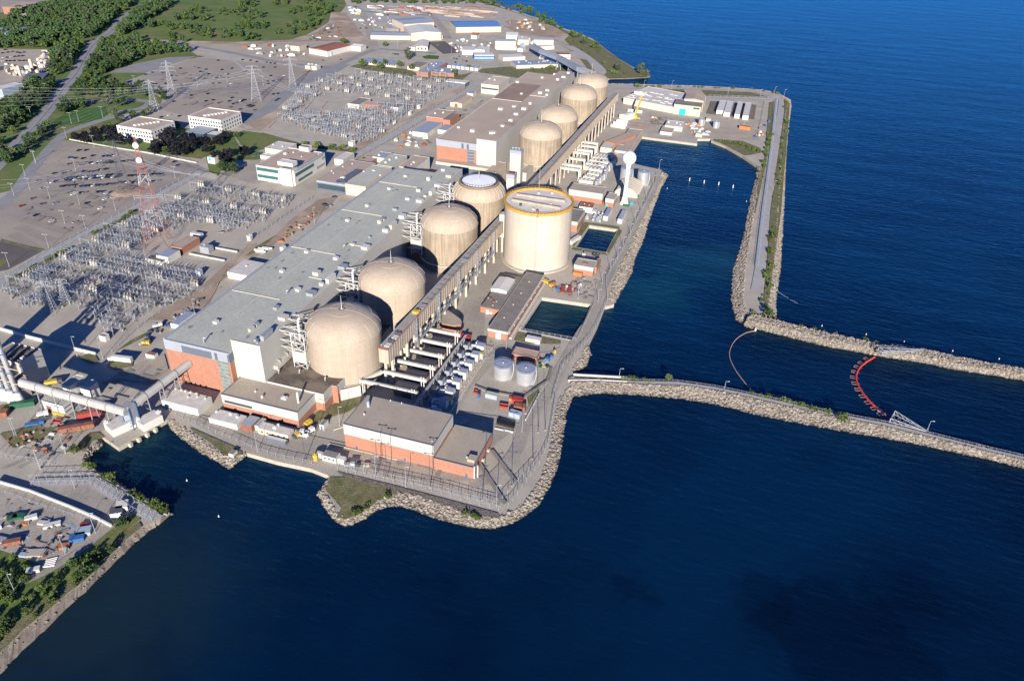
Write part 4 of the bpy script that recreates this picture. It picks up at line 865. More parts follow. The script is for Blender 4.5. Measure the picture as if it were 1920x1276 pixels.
for s in list(range(6, 330, 19))+list(range(330, int(L_)-3, 16)):
    mb = MB()
    for o in (-2.2, 2.2): mb.bar(dpt(s, o, 0), dpt(s, o, DBt), 1.4, 1.4)
    if s > 300: mb.bar(dpt(s, -2.2, DBt-1.2), dpt(s, 2.2, DBt-1.2), 1.2, 2.2)
    mb.build('column', 'beige' if s < 300 else 'concrete', t)
for s in range(34, 240, 34):
    mb = MB()
    for a in (-.7, .7):
        for o in (3.3, 4.7): mb.bar(dpt(s+a, o, 8), dpt(s+a, o, DT+1.5), .2)
    for z in range(9, int(DT)+1, 3):
        mb.bar(dpt(s-.7, 4.7, z), dpt(s+.7, 4.7, z+3), .12); mb.bar(dpt(s-.7, 3.3, z), dpt(s-.7, 4.7, z+3), .12); mb.bar(dpt(s-.7, 3.3, z+3), dpt(s+.7, 4.7, z+3), .12)
    mb.build('ladder_cage', 'steel', t)
mb = MB()
for z in (12.5, 15.5): mb.bar(dpt(35, 3.6, z), dpt(170, 3.6, z), .35)
for s in range(35, 170, 3): mb.bar(dpt(s, 3.6, 12.5 if s % 2 else 15.5), dpt(s+3, 3.6, 15.5 if s % 2 else 12.5), .18)
mb.bar(dpt(35, 4.4, 12.6), dpt(170, 4.4, 12.6), 1.6, .15); mb.build('side_catwalk', 'steel', t)
# ---------------------------------------------------------------- white steel exhaust frames between hall and domes
FL = ['white lattice steel frame beside the nearest dome', 'white lattice steel frame beside the second dome', 'white lattice steel frame with a short mast beside the third dome', 'white lattice steel frame beside the white-capped dome']
for i, c in enumerate(DOMES[:4]):
    x, y = c[0]-15.9, c[1]-15.3
    t = thing('exhaust_frame', FL[i], 'steel frame', (x, y, 0), 0, 'exhaust frames beside the domes')
    mb = MB(); fx = [(x-7.0, y-3.5), (x+1.2, y-3.5), (x-7.0, y+.6), (x+1.0, y+.4)]
    for a, b in fx: mb.bar((a, b, 10), (a, b, 34), .42)
    for z in (22, 28, 34):
        for a, b in ((0, 1), (1, 3), (3, 2), (2, 0)): mb.bar((*fx[a], z), (*fx[b], z), .36)
    for z in (22, 28):
        for a, b in ((0, 1), (1, 3)): mb.bar((*fx[a], z), (*fx[b], z+6), .24); mb.bar((*fx[b], z), (*fx[a], z+6), .24)
    for a, b in ((0, 1), (1, 3)): mb.bar((*fx[a], 11), (*fx[b], 15), .3); mb.bar((*fx[b], 11), (*fx[a], 15), .3)
    mb.build('lattice', 'whitesteel', t)
    for k, (yy, z, ln) in enumerate(((y-3.5, 34, 7), (y+.6, 34, 7), (y+6, 36, 6), (y+11, 36, 5.5), (y-3.5, 28, 7), (y+.6, 29, 7), (y-3.5, 23.5, 6), (y+6, 31, 6))):
        mb = MB(); mb.bar((-23.7, yy+.3, z+.3), (x+(1 if yy < y+2 else -2), yy, z), .38, .34)
        mb.bar((-23.7, yy+.3, z+.3), (x-6, yy+(3.4 if k % 2 else 0), z-(0 if k % 2 else 2.6)), .2)
        mb.build('wall_strut', 'whitesteel', t)
    mb = MB(); mb.tube((x-3.4, y, 16), (x-3.4, y, 41), .7, 12); mb.tube((x-3.4, y, 41), (x-2.6, y+1.0, 42.2), .7, 10); mb.build('stack_pipe', 'whitesteel', t)
    mb = MB(); mb.tube((x-1.8, y-1.4, 22), (x-1.8, y-1.4, 28), 1.3, 14); mb.build('silencer', 'darksteel', t)
    mb = MB(); mb.tube((x-1.8, y-1.4, 28), (x-1.8, y-1.4, 29), 1.1, 14, .7); mb.build('silencer_cap', 'rust', t)
    worldbox(t, 'plenum', 'clad', x-7.3, x+1.3, y-3.9, y+.9, 15.2, 21.8)
_q = P(zj(318, 708), 11.7); LX, LY = _q.x, _q.y
# ---------------------------------------------------------------- low service buildings in front
LB = 10.5
t = bld('service_building', 'low tan-roofed service building with white cladding over brick and a thin white stack', 'building', zh(537, 712), zh(1100, 855), zh(1240, 712), h=LB, wall='brick', band=(5.6, 'clad'), roof='roof_tan', trim='dark_band',
        vents=[(zh(1010, 745), 3, 2.2, 1), (zh(845, 740), 1, 1, 1.6), (zh(795, 695), .8, .8, .9)], wins=[('S', 5.6, 1.5, 7, 2.6, .03, .40, 'glass')], doors=[('S', .5, 5, 3.2, 'brick_dark')])
p = P(zh(1115, 775), LB); mb = MB(); mb.tube((p.x, p.y, LB), (p.x, p.y, LB+7), .65, 12); mb.build('stack', 'whitesteel', t)
gx0, gx1, gy0, gy1 = -23.2, 12.3, -47.6, -8
t = thing('annex_building', 'dark gravel-roofed annex wrapped round the foot of the nearest dome', 'building', (-5, -47, 0))
poly = [(gx0, gy0), (12.3, gy0), (12.3, -38.6), (15.5, -38.6), (15.5, -28), (15, -20), (8, -5), (gx0, -5)]
mb = MB(); mb.prism(poly, 0, 5.2); mb.build('brick_base', 'brick', t)
mb = MB(); mb.prism([(a+(.1 if a > 0 else 0), b-(.1 if b < -30 else 0)) for a, b in poly], 5.2, 11.3); mb.build('cladding', 'clad', t)
mb = MB(); mb.prism(poly, 11.31, 11.42); mb.build('gravel_roof', 'roof_dark', t)
mb = MB(); mb.path([(gx0, gy0, 11.5), (12.3, gy0, 11.5), (12.3, -38.6, 11.5), (15.5, -38.6, 11.5), (15.5, -28, 11.5)], .35, .5); mb.build('parapet', 'cream', t)
for q in (y2(180, 470), y2(490, 470), y2(875, 580)): p = P(q, 11.4); mb = MB(); mb.tube((p.x, p.y, 11.4), (p.x, p.y, 12.8), .5, 10); mb.tube((p.x, p.y, 12.8), (p.x+.3, p.y+.5, 13.3), .55, 10); mb.build('roof_vent', 'silver', t)
mb = MB(); mb.box(12.45, 16, -38.9, -38.65, 0, 11.6); mb.build('brick_pier', 'brick', t)
t = thing('link_building', 'tan-roofed brick link building between the second and third domes', 'building', (0, 100, 0))
worldbox(t, 'wall', 'brick_dark', -23.4, LX, LY, 140, 0, 11.5); worldbox(t, 'roof', 'roof_tan', -23.4, LX-.2, LY+.2, 140, 11.5, 11.7)
t = thing('link_building', 'low shadowed link building between the nearest two domes', 'building', (0, 20, 0)); worldbox(t, 'wall', 'concrete', -23.4, 14, 8, 40, 0, 10); worldbox(t, 'roof', 'roof_dark', -23.4, 13.8, 8.2, 40, 10, 10.2)
# curved screen wall from annex to gantry
pts = [P(y2(1080, 730), 7), P(y2(1250, 690), 7), P(y2(1400, 655), 7)]
mb = MB(); mb.path([(q.x, q.y, 3.5) for q in pts], .5, 7); single('screen_wall', 'pale curved concrete screen wall at the foot of the nearest dome', 'wall', mb, 'pale_concrete')
# ---------------------------------------------------------------- front workshop
t = bld('workshop', 'large front building, tan roof, white upper cladding over brick', 'building', zk(287, 255), zk(864, 395), zk(1000, 200), h=15.2, wall='brick', band=(6.4, 'clad'), trim='dark_band', par=.3,
        vents=[(zk(422, 195), .7, .7, .9), (zk(860, 365), .9, .5, .3), (zk(598, 100), .4, .4, 1), (zk(670, 115), .3, .3, 1)], doors=[('S', .13, 1.1, 2.3, 'blue'), ('S', .68, 1.1, 2.3, 'blue')])
p = P(zk(448, 145), 15.2); mb = MB(); mb.tube((p.x, p.y, 15.2), (p.x, p.y, 19), .8, 12); mb.build('stack', 'lightblue', t)
t2 = thing('workshop_annex', 'lower brick annex with flat tan roof on the right of the front workshop', 'building', (98, -60, 0))
wx0, wx1, wy0, wy1 = 87.2, 108.2, -70.9, -42.5
worldbox(t2, 'wall', 'brick', wx0, wx1, wy0, wy1, 0, 7.4); worldbox(t2, 'roof', 'roof_tan', wx0, wx1-.2, wy0+.3, wy1-.2, 7.4, 7.5)
mb = MB(); mb.box(wx0, wx1+.1, wy0-.1, wy0+.25, 7.404, 7.8); mb.box(wx1-.25, wx1+.1, wy0+.25, wy1, 7.404, 7.8); mb.box(wx0, wx1-.25, wy1-.25, wy1, 7.404, 7.796); mb.build('parapet', 'dark_band', t2)
p = P(zk(1120, 490), 7.5); worldbox(t2, 'roof_unit', 'roof_tan', p.x-2.4, p.x+1.4, p.y-1.6, p.y+2.4, 7.5, 9.2)
p = P(zk(1083, 470), 7.5); worldbox(t2, 'roof_vent', 'whitesteel', p.x-.4, p.x+.4, p.y-.4, p.y+.4, 7.5, 8.1)
for xx in (wx1+.3, wx1+1.6): mb = MB(); mb.tube((xx, wy0+.2+xx-wx1, 0), (xx, wy0+.2+xx-wx1, 8), .4, 10); mb.build('wall_pipe', 'whitesteel', t2)
worldbox(t2, 'door', 'blue', wx1-4.2, wx1-3.1, wy0-.08, wy0, 0, 2.3)
for yy in (wy0+12, wy0+20): worldbox(t2, 'wall_fan', 'cream', wx1, wx1+1.2, yy, yy+1.4, 1.8, 2.8)
mb = MB(); mb.path([P(zk(195, 385)), P(zk(700, 505))], .5, 1.6); single('retaining_wall', 'low concrete retaining wall along the front of the workshop', 'wall', mb, 'concrete')
mb = MB(); mb.path([P(zk(225, 295)), P(zk(285, 275))], .3, .8); single('kerb_wall', 'short white kerb wall at the left corner of the workshop', 'wall', mb, 'white')
# ---------------------------------------------------------------- small buildings along the front quay
t = bld('storage_shed', 'long whitish shed with ribbed stained roof below the brick end wall', 'shed', y1(95, 1035), y1(660, 1150), y1(865, 965), h=5, wall='white', roof='roof_white', par=0,
        vents=[(y1(370, 800), .9, .9, .8), (y1(460, 840), .9, .9, .8), (y1(540, 840), .9, .9, .8), (y1(615, 860), .9, .9, .8), (y1(700, 880), .9, .9, .8), (y1(500, 990), .9, .9, .8), (y1(640, 990), .9, .9, .8), (y1(760, 1015), .9, .9, .8)], wins=[('S', 1.6, 1.6, 7, 1.0, .02, .98, 'lightblue')])
w_, d_ = t['_w'], t['_d']; mb = MB()
for k in range(1, 8): mb.box(w_*k/8-.1, w_*k/8+.1, .3, d_-.3, 5.08, 5.2)
mb.v = [tuple(OFF[t.name] @ Vector(v)) for v in mb.v]; mb.build('roof_rib', 'cream', t)
bld('trailer_office', 'whitish trailer with stained roof and three roof vents on the front quay', 'trailer', zh(442, 890), zh(655, 942), zh(720, 870), h=3.6, wall='white', roof='roof_white', par=0, vents=[(zh(505, 845), 1.2, 1.2, .8), (zh(610, 865), 1.6, 1.2, .8), (zh(660, 885), 1.4, 1.2, .8)])
bld('container', 'brown container with slate-blue roof next to the whitish trailer', 'container', zh(683, 935), zh(762, 955), zh(830, 885), h=4.2, wall='rust', roof='roof_bluegrey', par=0)
bld('hut', 'small grey-roofed hut squeezed beside the blue-roofed container', 'hut', zh(785, 945), zh(815, 952), zh(875, 893), h=3.6, wall='cream', roof='roof_bluegrey', par=0)
bld('trailer_office', 'cream trailer with pale roof and antenna on the front quay', 'trailer', zh(808, 965), zh(1035, 1022), zh(1088, 975), h=4, wall='beige', roof='roof_white', par=0, vents=[(zh(940, 965), 2, 1.4, .9), (zh(965, 950), 1, 1, 1.4)], wins=[('S', 1.6, 1, 5, 1.2)])
bld('site_office', 'low dark cabin with white roof in front of the cream trailer', 'cabin', zh(870, 1035), zh(1020, 1068), zh(1028, 1045), h=2.6, wall='dark_band', roof='white', par=0)
bld('hut', 'white hut with blue door on the grass by the service building', 'hut', zh(1270, 938), zh(1300, 948), zh(1328, 905), h=3.2, wall='white', roof='roof_grey', par=0, doors=[('S', .5, 1, 2.2, 'blue')])
bld('guard_house', 'white cabin with dark green roof beside the yellow tank on the front quay', 'cabin', zh(1290, 1168), zh(1388, 1200), zh(1410, 1155), h=3.4, wall='white', roof='roof_grey', par=0, wins=[('S', 1.4, 1, 3, 1.1)])
bld('equipment_box', 'white plant box right of the guard cabin on the front quay', 'box', zh(1405, 1195), zh(1450, 1208), zh(1468, 1180), h=3, wall='white', roof='white', par=0)
bld('equipment_box', 'cream plant box behind the yellow tank on the front quay', 'box', zh(1245, 1150), zh(1285, 1160), zh(1295, 1140), h=3.2, wall='cream', roof='cream', par=0)
bld('hut', 'tiny white hut on the rocky point by the quay', 'hut', zh(1590 - 1000, 1155), zh(625, 1165), zh(650, 1130), h=2, wall='white', roof='roof_grey', par=0)
# ---------------------------------------------------------------- gantry beams over the transformer pits
GX = 55.6
for i, yy in enumerate((-25.6, -12.8, .2, 13.3, 26.5, 39.7)):
    t = thing('beam_gantry', ('cream concrete beam on steel posts, %s of the row counted from the front workshop' % (['nearest', 'second', 'third', 'fourth', 'fifth', 'sixth'][i])), 'gantry beam', (45, yy, 0), 0, 'gantry beams over the transformer pits')
    x0 = 24 if i == 0 else 31.5
    worldbox(t, 'beam', 'pale_concrete', x0, 58.2, yy-.9, yy+.9, 8.2, 10.0)
    mb = MB()
    for x in range(int(x0)+1, 58, 1): mb.box(x, x+.55, yy+.35, yy+.75, 10.0, 10.25)
    mb.box(x0, 58, yy+.3, yy+.38, 10.0, 10.3); mb.build('cable_tray', 'darksteel', t)
    for dx in (-.8, .8): mb = MB(); mb.bar((GX+dx, yy, 0), (GX+dx, yy, 10.9), .5); mb.build('post', 'whitesteel', t)
    mb = MB(); mb.bar((x0+1, yy, 0), (x0+1, yy, 8.2), 1.2); mb.build('pier', 'pale_concrete', t)
t = thing('beam_gantry', 'angled concrete bridge beam joining the first gantry beam to the dome', 'gantry beam', (28, -20, 0))
mb = MB(); mb.bar((24, -25, 9.1), (30.5, -13.5, 9.1), 1.8, 1.8); mb.bar((24, -26.5, 9.1), (22.5, -18, 9.1), 1.2, 1.8); mb.build('beam', 'pale_concrete', t)
mb = MB(); [mb.bar((24+dx, -25+dy, 0), (24+dx, -25+dy, 10), .4) for dx in (-1, 1) for dy in (-1, 1)]; mb.build('post', 'whitesteel', t)
# brick transformer houses under the beams
for i, yy in enumerate((-22, -9.2, 4, 17, 30)):
    t = thing('transformer_house', 'brick transformer house with tan roof, %s in the row under the beams from the front' % (['first', 'second', 'third', 'fourth', 'fifth'][i]), 'brick house', (49, yy, 0), 0, 'transformer houses under the beams')
    worldbox(t, 'wall', 'brick_dark', 41, 54, yy+1.2, yy+9, 0, 5.6); worldbox(t, 'roof', 'roof_tan', 40.8, 54.2, yy+1, yy+9.2, 5.6, 5.85)
    worldbox(t, 'opening', 'darksteel', 46, 51.5, yy+1.12, yy+1.2, .2, 3.6)
# curved brick building
t = thing('curved_building', 'brick building with a rounded pointed tan roof beside the duct columns', 'building', (47, 57, 0))
q = [zn(1238, 660), zn(1290, 690), zn(1340, 725), zn(1365, 745), zn(1373, 765), zn(1365, 780), zn(1330, 790), zn(1280, 785), zn(1235, 775), zn(1215, 740)]
poly = [tuple(P(a, 6.5)[:2]) for a in q]
mb = MB(); mb.prism(poly, 0, 6.4); mb.build('wall', 'brick', t); mb = MB(); mb.prism(poly, 6.41, 6.6); mb.build('roof', 'roof_tan', t)
# equipment row: heat-recovery units on slabs
slab = MB(); slab.box(60.5, 77.2, -36, 47, 0, .7); single('equipment_slab', 'long concrete slab under the row of white plant units', 'slab', slab, 'concrete')
mb = MB(); mb.box(58.6, 60.2, -36, 47, 5.4, 5.7)
for y in range(-36, 48, 5): mb.bar((59.4, y, 0), (59.4, y, 5.4), .35)
for y in range(-35, 47, 1): mb.bar((58.7, y, 5.7), (60.1, y+.6, 5.9), .12)
single('cable_bridge', 'grey walkway of trays along the left edge of the plant units', 'walkway', mb, 'steel')
UL = ['first', 'second', 'third', 'fourth', 'fifth', 'sixth', 'seventh', 'eighth']
for i in range(8):
    y = -33+i*10.2; shade = i
    t = thing('power_unit', 'white and silver plant unit, %s in the long row from the front' % UL[i], 'plant unit', (69, y, .7), 0, 'plant units on the slab')
    worldbox(t, 'enclosure', 'silverroof', 61.2, 64.2, y-1.6, y+2.8, .7, 4.4); mb = MB(); [mb.box(61.4+k*.5, 61.6+k*.5, y-1.4, y+2.6, 4.4, 4.9) for k in range(5)]; mb.build('louvre', 'darksteel', t)
    worldbox(t, 'housing', 'silver', 65, 69.4, y-.8, y+3.2, .7, 3.4); mb = MB(); mb.tube((66, y+1, 3.4), (68.6, y+1.6, 3.7), .8, 10); mb.build('round_duct', 'whitesteel', t)
    worldbox(t, 'cooler_box', 'white', 70.2, 74.8, y-2, y+2.2, 1.4, 6.2); worldbox(t, 'cooler_roof', 'roof_bluegrey', 70.1, 74.9, y-2.1, y+2.3, 6.2, 6.35)
    if i in (1, 6): worldbox(t, 'tarpaulin', 'yellow', 70.4, 76.2, y+2.8, y+5.6, 4.2, 4.4); worldbox(t, 'small_box', 'white', 70.6, 76, y+3, y+5.4, .7, 4.2)
    else: worldbox(t, 'small_box', 'whitesteel', 67.5, 70.5, y+3.6, y+6.4, .7, 4.4)
    mb = MB(); mb.tube((65.2, y+4, 1.6), (69, y+4, 1.6), .5, 8); mb.tube((64.5, y-1, 2), (70, y-1.5, 2), .35, 8); mb.build('pipework', 'lightblue', t)
    mb = MB(); [mb.bar((x_, y+dy, .7), (x_, y+dy, 2), .15) for x_ in (70.3, 74.6, 76.6) for dy in (-2, 2)]; mb.build('leg_frame', 'whitesteel', t)
mb = MB(); mb.path([(77.6, -36, .6), (77.6, 47, .6)], .35, 1.2); single('kerb_wall', 'pale kerb wall along the right of the plant unit slab', 'wall', mb, 'pale_concrete')
# containers on the duct side and red trailer
def tank(name, label, cpx, wpx, h, roofm='silverroof', wallm='silver', z0=0, cap=None, group=None, cat='tank', dome=.4):
    c = P(cpx, z0+h); k = (Vector((c.x, c.y, z0+h))-CC).dot(_F); R = wpx/2*k/CF; c = (c.x, c.y)
    t = thing(name, label, cat, (*c, z0), 0, group)
    mb = MB(); mb.lathe(c, [(R, z0), (R, z0+h/2), (R, z0+h)], 40); mb.build('shell', wallm, t, True)
    mb = MB(); mb.lathe(c, [(R+.08, z0+h-.15), (R+.08, z0+h+.02), (R*.5, z0+h+dome*.7), (.01, z0+h+dome)], 40); mb.build('top', roofm, t, True)
    if R > 2:
        mb = MB(); a = -.5
        for s in range(18): aa = a+s*.07; mb.bar((c[0]+(R+.5)*math.cos(aa), c[1]+(R+.5)*math.sin(aa), z0+h*s/18), (c[0]+(R+.5)*math.cos(aa+.07), c[1]+(R+.5)*math.sin(aa+.07), z0+h*(s+1)/18), .6, .15)
        mb.build('stair', 'steel', t)
        mb = MB(); mb.lathe(c, [(R+.7, z0), (R+.7, z0+.4), (R, z0+.42)], 40); mb.build('foot_ring', 'concrete', t)
        mb = MB(); mb.tube((*c, z0+h+dome-.1), (*c, z0+h+dome+.7), .35, 8); mb.build('vent', 'whitesteel', t)
        mb = MB(); n = 24
        for k in range(n): a = 6.283*k/n; mb.bar((c[0]+R*math.cos(a), c[1]+R*math.sin(a), z0+h), (c[0]+R*math.cos(a), c[1]+R*math.sin(a), z0+h+.9), .07)
        ringbar(mb, c, R, z0+h+.9, .08, .08, 24); mb.build('top_rail', 'steel', t)
    return t
tank('storage_tank', 'silver storage tank, left of the pair in the bund', zi(1210, 563), 146/3.9875, 9.1, group='silver tanks in the bund')
tank('storage_tank', 'silver storage tank, right of the pair in the bund', zi(1380, 600), 146/3.9875, 9.1, group='silver tanks in the bund')
bld('pump_room', 'small brick pump room with brown roof behind the two bund tanks', 'building', zi(1275, 488), zi(1462, 520), zi(1465, 465), h=4, wall='brick', roof='roof_brown', wins=[('S', 1.2, 1.6, 3, .8, .05, .5)])
mb = MB(); mb.path([P(zi(1000, 738)), P(zi(1100, 775)), P(zi(1360, 822)), P(zi(1540, 700)), P(zi(1570, 600))], 1.6, 2.2); single('bund_wall', 'dark low bund wall curving round the two silver tanks', 'wall', mb, 'roof_grey')
bld('trailer_office', 'white trailer on the grass beside the intake basin', 'trailer', zi(1376, 372), zi(1485, 392), zi(1492, 365), h=2.8, wall='cream', roof='roof_white', par=0)
# ---------------------------------------------------------------- pump house by the basin
t = thing('pump_house', 'long brick pump house with flat grey roof along the intake basin', 'building', (77, 100, 0))
worldbox(t, 'wall', 'brick', 70.2, 83.4, 58.2, 143, 0, 4.7); worldbox(t, 'cornice', 'pale_concrete', 69.9, 83.8, 57.8, 143.3, 4.7, 6.2); worldbox(t, 'roof', 'roof_grey', 70.3, 83.2, 58.4, 142.8, 6.2, 6.3)
worldbox(t, 'door', 'white', 75.5, 79, 57.72, 58.2, 0, 4.2); worldbox(t, 'ledge', 'pale_concrete', 83.9, 85.6, 60, 141, .4, 1.2)
for q in (zi(1218, 222), zi(1285, 125), zi(1343, 40), zj(865, 997), zj(925, 912), zj(738, 1178)): p = P(q, 6.3); mb = MB(); mb.tube((p.x, p.y, 6.3), (p.x, p.y, 7), .35, 8); mb.build('roof_vent', 'white', t)
for k in range(9): worldbox(t, 'wall_lamp', 'white', 83.4, 83.9, 62+k*9.5, 62.5+k*9.5, 3.6, 4.1)
t = thing('pump_house_annex', 'lower flat-roofed brick annex on the left of the long pump house', 'building', (62, 95, 0))
z = 4.6; a = P(zj(562, 1095), z); b = P(zj(655, 1115), z); 
worldbox(t, 'wall', 'brick', a.x, 69.6, a.y, 137, 0, z); worldbox(t, 'roof', 'roof_grey', a.x+.2, 69.4, a.y+.2, 136.8, z, z+.1); worldbox(t, 'door', 'white', a.x+4, a.x+6, a.y-.1, a.y, 0, 3); worldbox(t, 'door_hood', 'white', a.x+6, a.x+9, a.y-1.6, a.y, 1.4, 2.6)
for q in (zj(638, 1042), zj(660, 1062)): p = P(q, z); mb = MB(); mb.tube((p.x, p.y, z), (p.x, p.y, z+1.1), .9, 12); mb.build('roof_fan', 'rust', t)
for q in (zj(620, 1035), zj(682, 1060), zj(655, 1090)): p = P(q, z); mb = MB(); mb.tube((p.x, p.y, z), (p.x, p.y, z+1.2), .5, 12); mb.build('roof_vent', 'silver', t)
bld('tent_shelter', 'white fabric shelter with ribbed roof behind the pump house annex', 'tent', zj(640, 958), zj(762, 968), zj(822, 880), h=7, wall='white', roof='white', par=0, gable=('y', .8))
# ---------------------------------------------------------------- water tower
tx, ty = 109.4, 317.3
t = thing('water_tower', 'white ball water tower on a slender flared stem, rust stains on the ball', 'water tower', (tx, ty, 0))
mb = MB(); mb.lathe((tx, ty), [(4.2, 0), (3.0, 2.5), (2.0, 8), (1.7, 20), (1.8, 32), (2.6, 36.5), (3.4, 37.8)], 32); mb.build('stem', mat('towerwhite', (.80, .79, .76), .5, .03, .3), t, True)
mb = MB(); R = 6.1; mb.lathe((tx, ty), [(R*math.cos(a), 42.6+R*math.sin(a)) for a in [(-.95+2.5*k/14) for k in range(15)]]+[(0.01, 42.6+R)], 40); mb.build('ball', mat('ballwhite', (.80, .79, .76), .5, .03, .3, c3=(.55, .38, .24), c3t=.66), t, True)
mb = MB(); ringbar(mb, (tx, ty), 1.6, 49.2, .15, .15, 16); [mb.bar((tx+1.6*math.cos(a), ty+1.6*math.sin(a), 48.4), (tx+1.6*math.cos(a), ty+1.6*math.sin(a), 49.2), .12) for a in range(6)]; mb.build('top_rail', 'steel', t)
tank('storage_tank', 'silver tank directly behind the water tower stem', zd(345, 885), 105/4.557, 13, group='silver tanks by the water tower')
tank('storage_tank', 'silver tank standing clear to the right of the water tower', zd(490, 915), 100/4.557, 13, group='silver tanks by the water tower')
# quonset
p = P(zd(262, 1110)); p2 = P(zd(400, 1155)); p3 = P(zd(440, 1080)); t = thing('arched_shelter', 'beige ribbed arched shelter at the foot of the water tower', 'shelter', (p2.x, p2.y, 0))
cx, cy = (p.x+p2.x)/2, (p.y+p2.y)/2; ww = 11; mb = MB(); n = 12; ln = 30
prof = [(-ww*math.cos(math.pi*k/n), ww*.75*math.sin(math.pi*k/n)) for k in range(n+1)]
for k in range(n): mb.add([(cx+prof[k][0], cy, prof[k][1]), (cx+prof[k+1][0], cy, prof[k+1][1]), (cx+prof[k+1][0], cy+ln, prof[k+1][1]), (cx+prof[k][0], cy+ln, prof[k][1])], [(0, 1, 2, 3)])
for yy in (cy, cy+ln): mb.add([(cx+a, yy, b) for a, b in prof], [tuple(range(n+1))])
mb.build('shell', 'beige', t)
mb = MB()
for s in range(8):
    for k in range(n): mb.bar((cx+prof[k][0]*1.01, cy+1+s*4, prof[k][1]*1.01), (cx+prof[k+1][0]*1.01, cy+1+s*4, prof[k+1][1]*1.01), .3)
mb.build('rib', 'cream', t)
# ---------------------------------------------------------------- buildings right of the drum
bld('store_building', 'tan-roofed building with white cladding over brick, left of the water tower', 'building', zj(1224, 220), zj(1478, 252), zj(1510, 203), h=9.5, wall='brick', band=(5.2, 'clad'))
bld('annex_building', 'small tan-roofed block at the right end of the white and brick building', 'building', zj(1497, 288), zj(1557, 300), zj(1577, 255), h=7.5, wall='brick', band=(3.4, 'clad'), doors=[('S', .25, 1.5, 2.5, 'teal')])
bld('shed', 'white shed with dark red roof beside the drum', 'shed', zj(1300, 345), zj(1397, 363), zj(1413, 330), h=5, wall='white', roof='roof_rust', par=0, vents=[(zj(1340, 330), .8, .8, .6), (zj(1375, 340), .8, .8, .6)])
bld('hut', 'small white hut next to the red-roofed shed', 'hut', zj(1395, 385), zj(1425, 392), zj(1432, 372), h=3, wall='white', roof='white', par=0)
bld('annex_building', 'white and brick block with grey roof behind the right edge of the drum', 'building', zj(1180, 450), zj(1288, 465), zj(1360, 378), h=9, wall='brick', band=(3, 'clad'), roof='roof_grey')
bld('annex_building', 'low white lean-to beside the pool behind the drum', 'building', zj(1222, 600), zj(1248, 608), zj(1262, 548), h=3, wall='white', roof='roof_white', par=0)
t = bld('switch_room', 'small white and brick block with tan roof between the pool and the intake basin', 'building', zj(1262, 783), zj(1400, 815), zj(1420, 762), h=7, wall='brick', band=(3, 'clad'), vents=[(zj(1345, 775), 3.5, 2, .6, 'roof_dark')])
bld('switch_room', 'lower grey-roofed extension behind the small white and brick block', 'building', zj(1405, 800), zj(1430, 806), zj(1448, 740), h=4.5, wall='brick', roof='roof_grey')
for a, b, c, l in ((zj(1480, 418), zj(1512, 425), zj(1545, 362), 'white box trailer nearest the red-roofed shed'), (zj(1588, 440), zj(1620, 447), zj(1642, 375), 'white box trailer nearer the seawall fence')):
    bld('box_trailer', l, 'trailer', a, b, c, h=4, wall='white', roof='silverroof', par=0, group='box trailers by the drum')
# ================================================================ peninsula beyond the harbour
sky_ = [(a, b) for a, b in ((430, 255), (560, 245), (640, 262), (730, 262), (760, 270), (690, 290), (690, 300), (720, 302), (625, 285), (620, 283), (520, 265), (540, 275), (600, 255), (400, 288), (470, 296), (510, 303), (580, 312), (620, 318), (685, 325), (715, 340), (650, 335), (365, 285), (350, 262))]
t = bld('long_shed', 'long white shed with pinkish roof full of skylights on the far peninsula', 'shed', zd(315, 290), zd(742, 372), zd(840, 252), bot=zd(742, 425), wall='cream', roof='roof_white', par=.5, vents=[(zd(a, b), 6.5, 2.2, .5, 'white') for a, b in sky_]+[(zd(458, 258), 14, 9, 3.5, 'white')])
t = bld('beige_hall', 'beige hall with a turquoise roller door on the far peninsula', 'hall', zd(748, 345), zd(978, 366), zd(1000, 318), bot=zd(978, 450), wall='beige', roof='roof_grey', doors=[('S', .34, 8, 7.5, 'teal')], wins=[('S', 8.5, 2.2, 6, 1.4, .72, .96, 'green')])
bld('ridged_hall', 'beige ridged-roof hall behind the one with the turquoise door', 'hall', zd(835, 298), zd(1000, 310), zd(1035, 262), h=14, wall='beige', roof='roof_brown', par=0, gable=('y', 1.5))
bld('ridged_hall', 'tan stepped-roof hall farthest back on the peninsula beside the path', 'hall', zd(870, 275), zd(1020, 280), zd(970, 225), h=11, wall='beige', roof='roof_brown', par=0, gable=('y', 1.2))
for i, (a, b, c) in enumerate(((zd(1110, 395), zd(1165, 405), zd(1187, 320)), (zd(1172, 412), zd(1217, 424), zd(1250, 328)), (zd(1265, 428), zd(1306, 436), zd(1341, 332)), (zd(1333, 440), zd(1380, 450), zd(1405, 338)))):
    t = bld('storage_block', 'long white storage block, %s of the four in the fenced yard' % ('first from the left', 'second from the left', 'third from the left', 'rightmost')[i], 'storage block', a, b, c, h=5, wall='white', roof='white', par=.2, trim='white', wins=[('W', 1, 3, 8, 2.0, .02, .98, 'dark_band')], snap=True, group='white storage blocks')
bld('harbour_building', 'white block with tan roof nearest the harbour quay', 'building', zd(627, 578), zd(727, 592), zd(745, 542), bot=zd(727, 615), wall='white', roof='roof_brown')
bld('harbour_building', 'white building with pale bluish roof behind the tan-roofed quay block', 'building', zd(668, 525), zd(818, 545), zd(838, 500), bot=zd(818, 582), wall='cream', roof='roof_white', vents=[(zd(700, 500), 2, 2, 1), (zd(770, 505), 2, 2, 1), (zd(800, 520), 1.5, 1.5, 1)])
tank('small_tank', 'squat silver tank left of the pair near the harbour', zd(984, 470), 50/4.557, 8, group='silver tanks near the harbour')
tank('small_tank', 'squat silver tank right of the pair near the harbour', zd(1110, 490), 50/4.557, 8, group='silver tanks near the harbour')
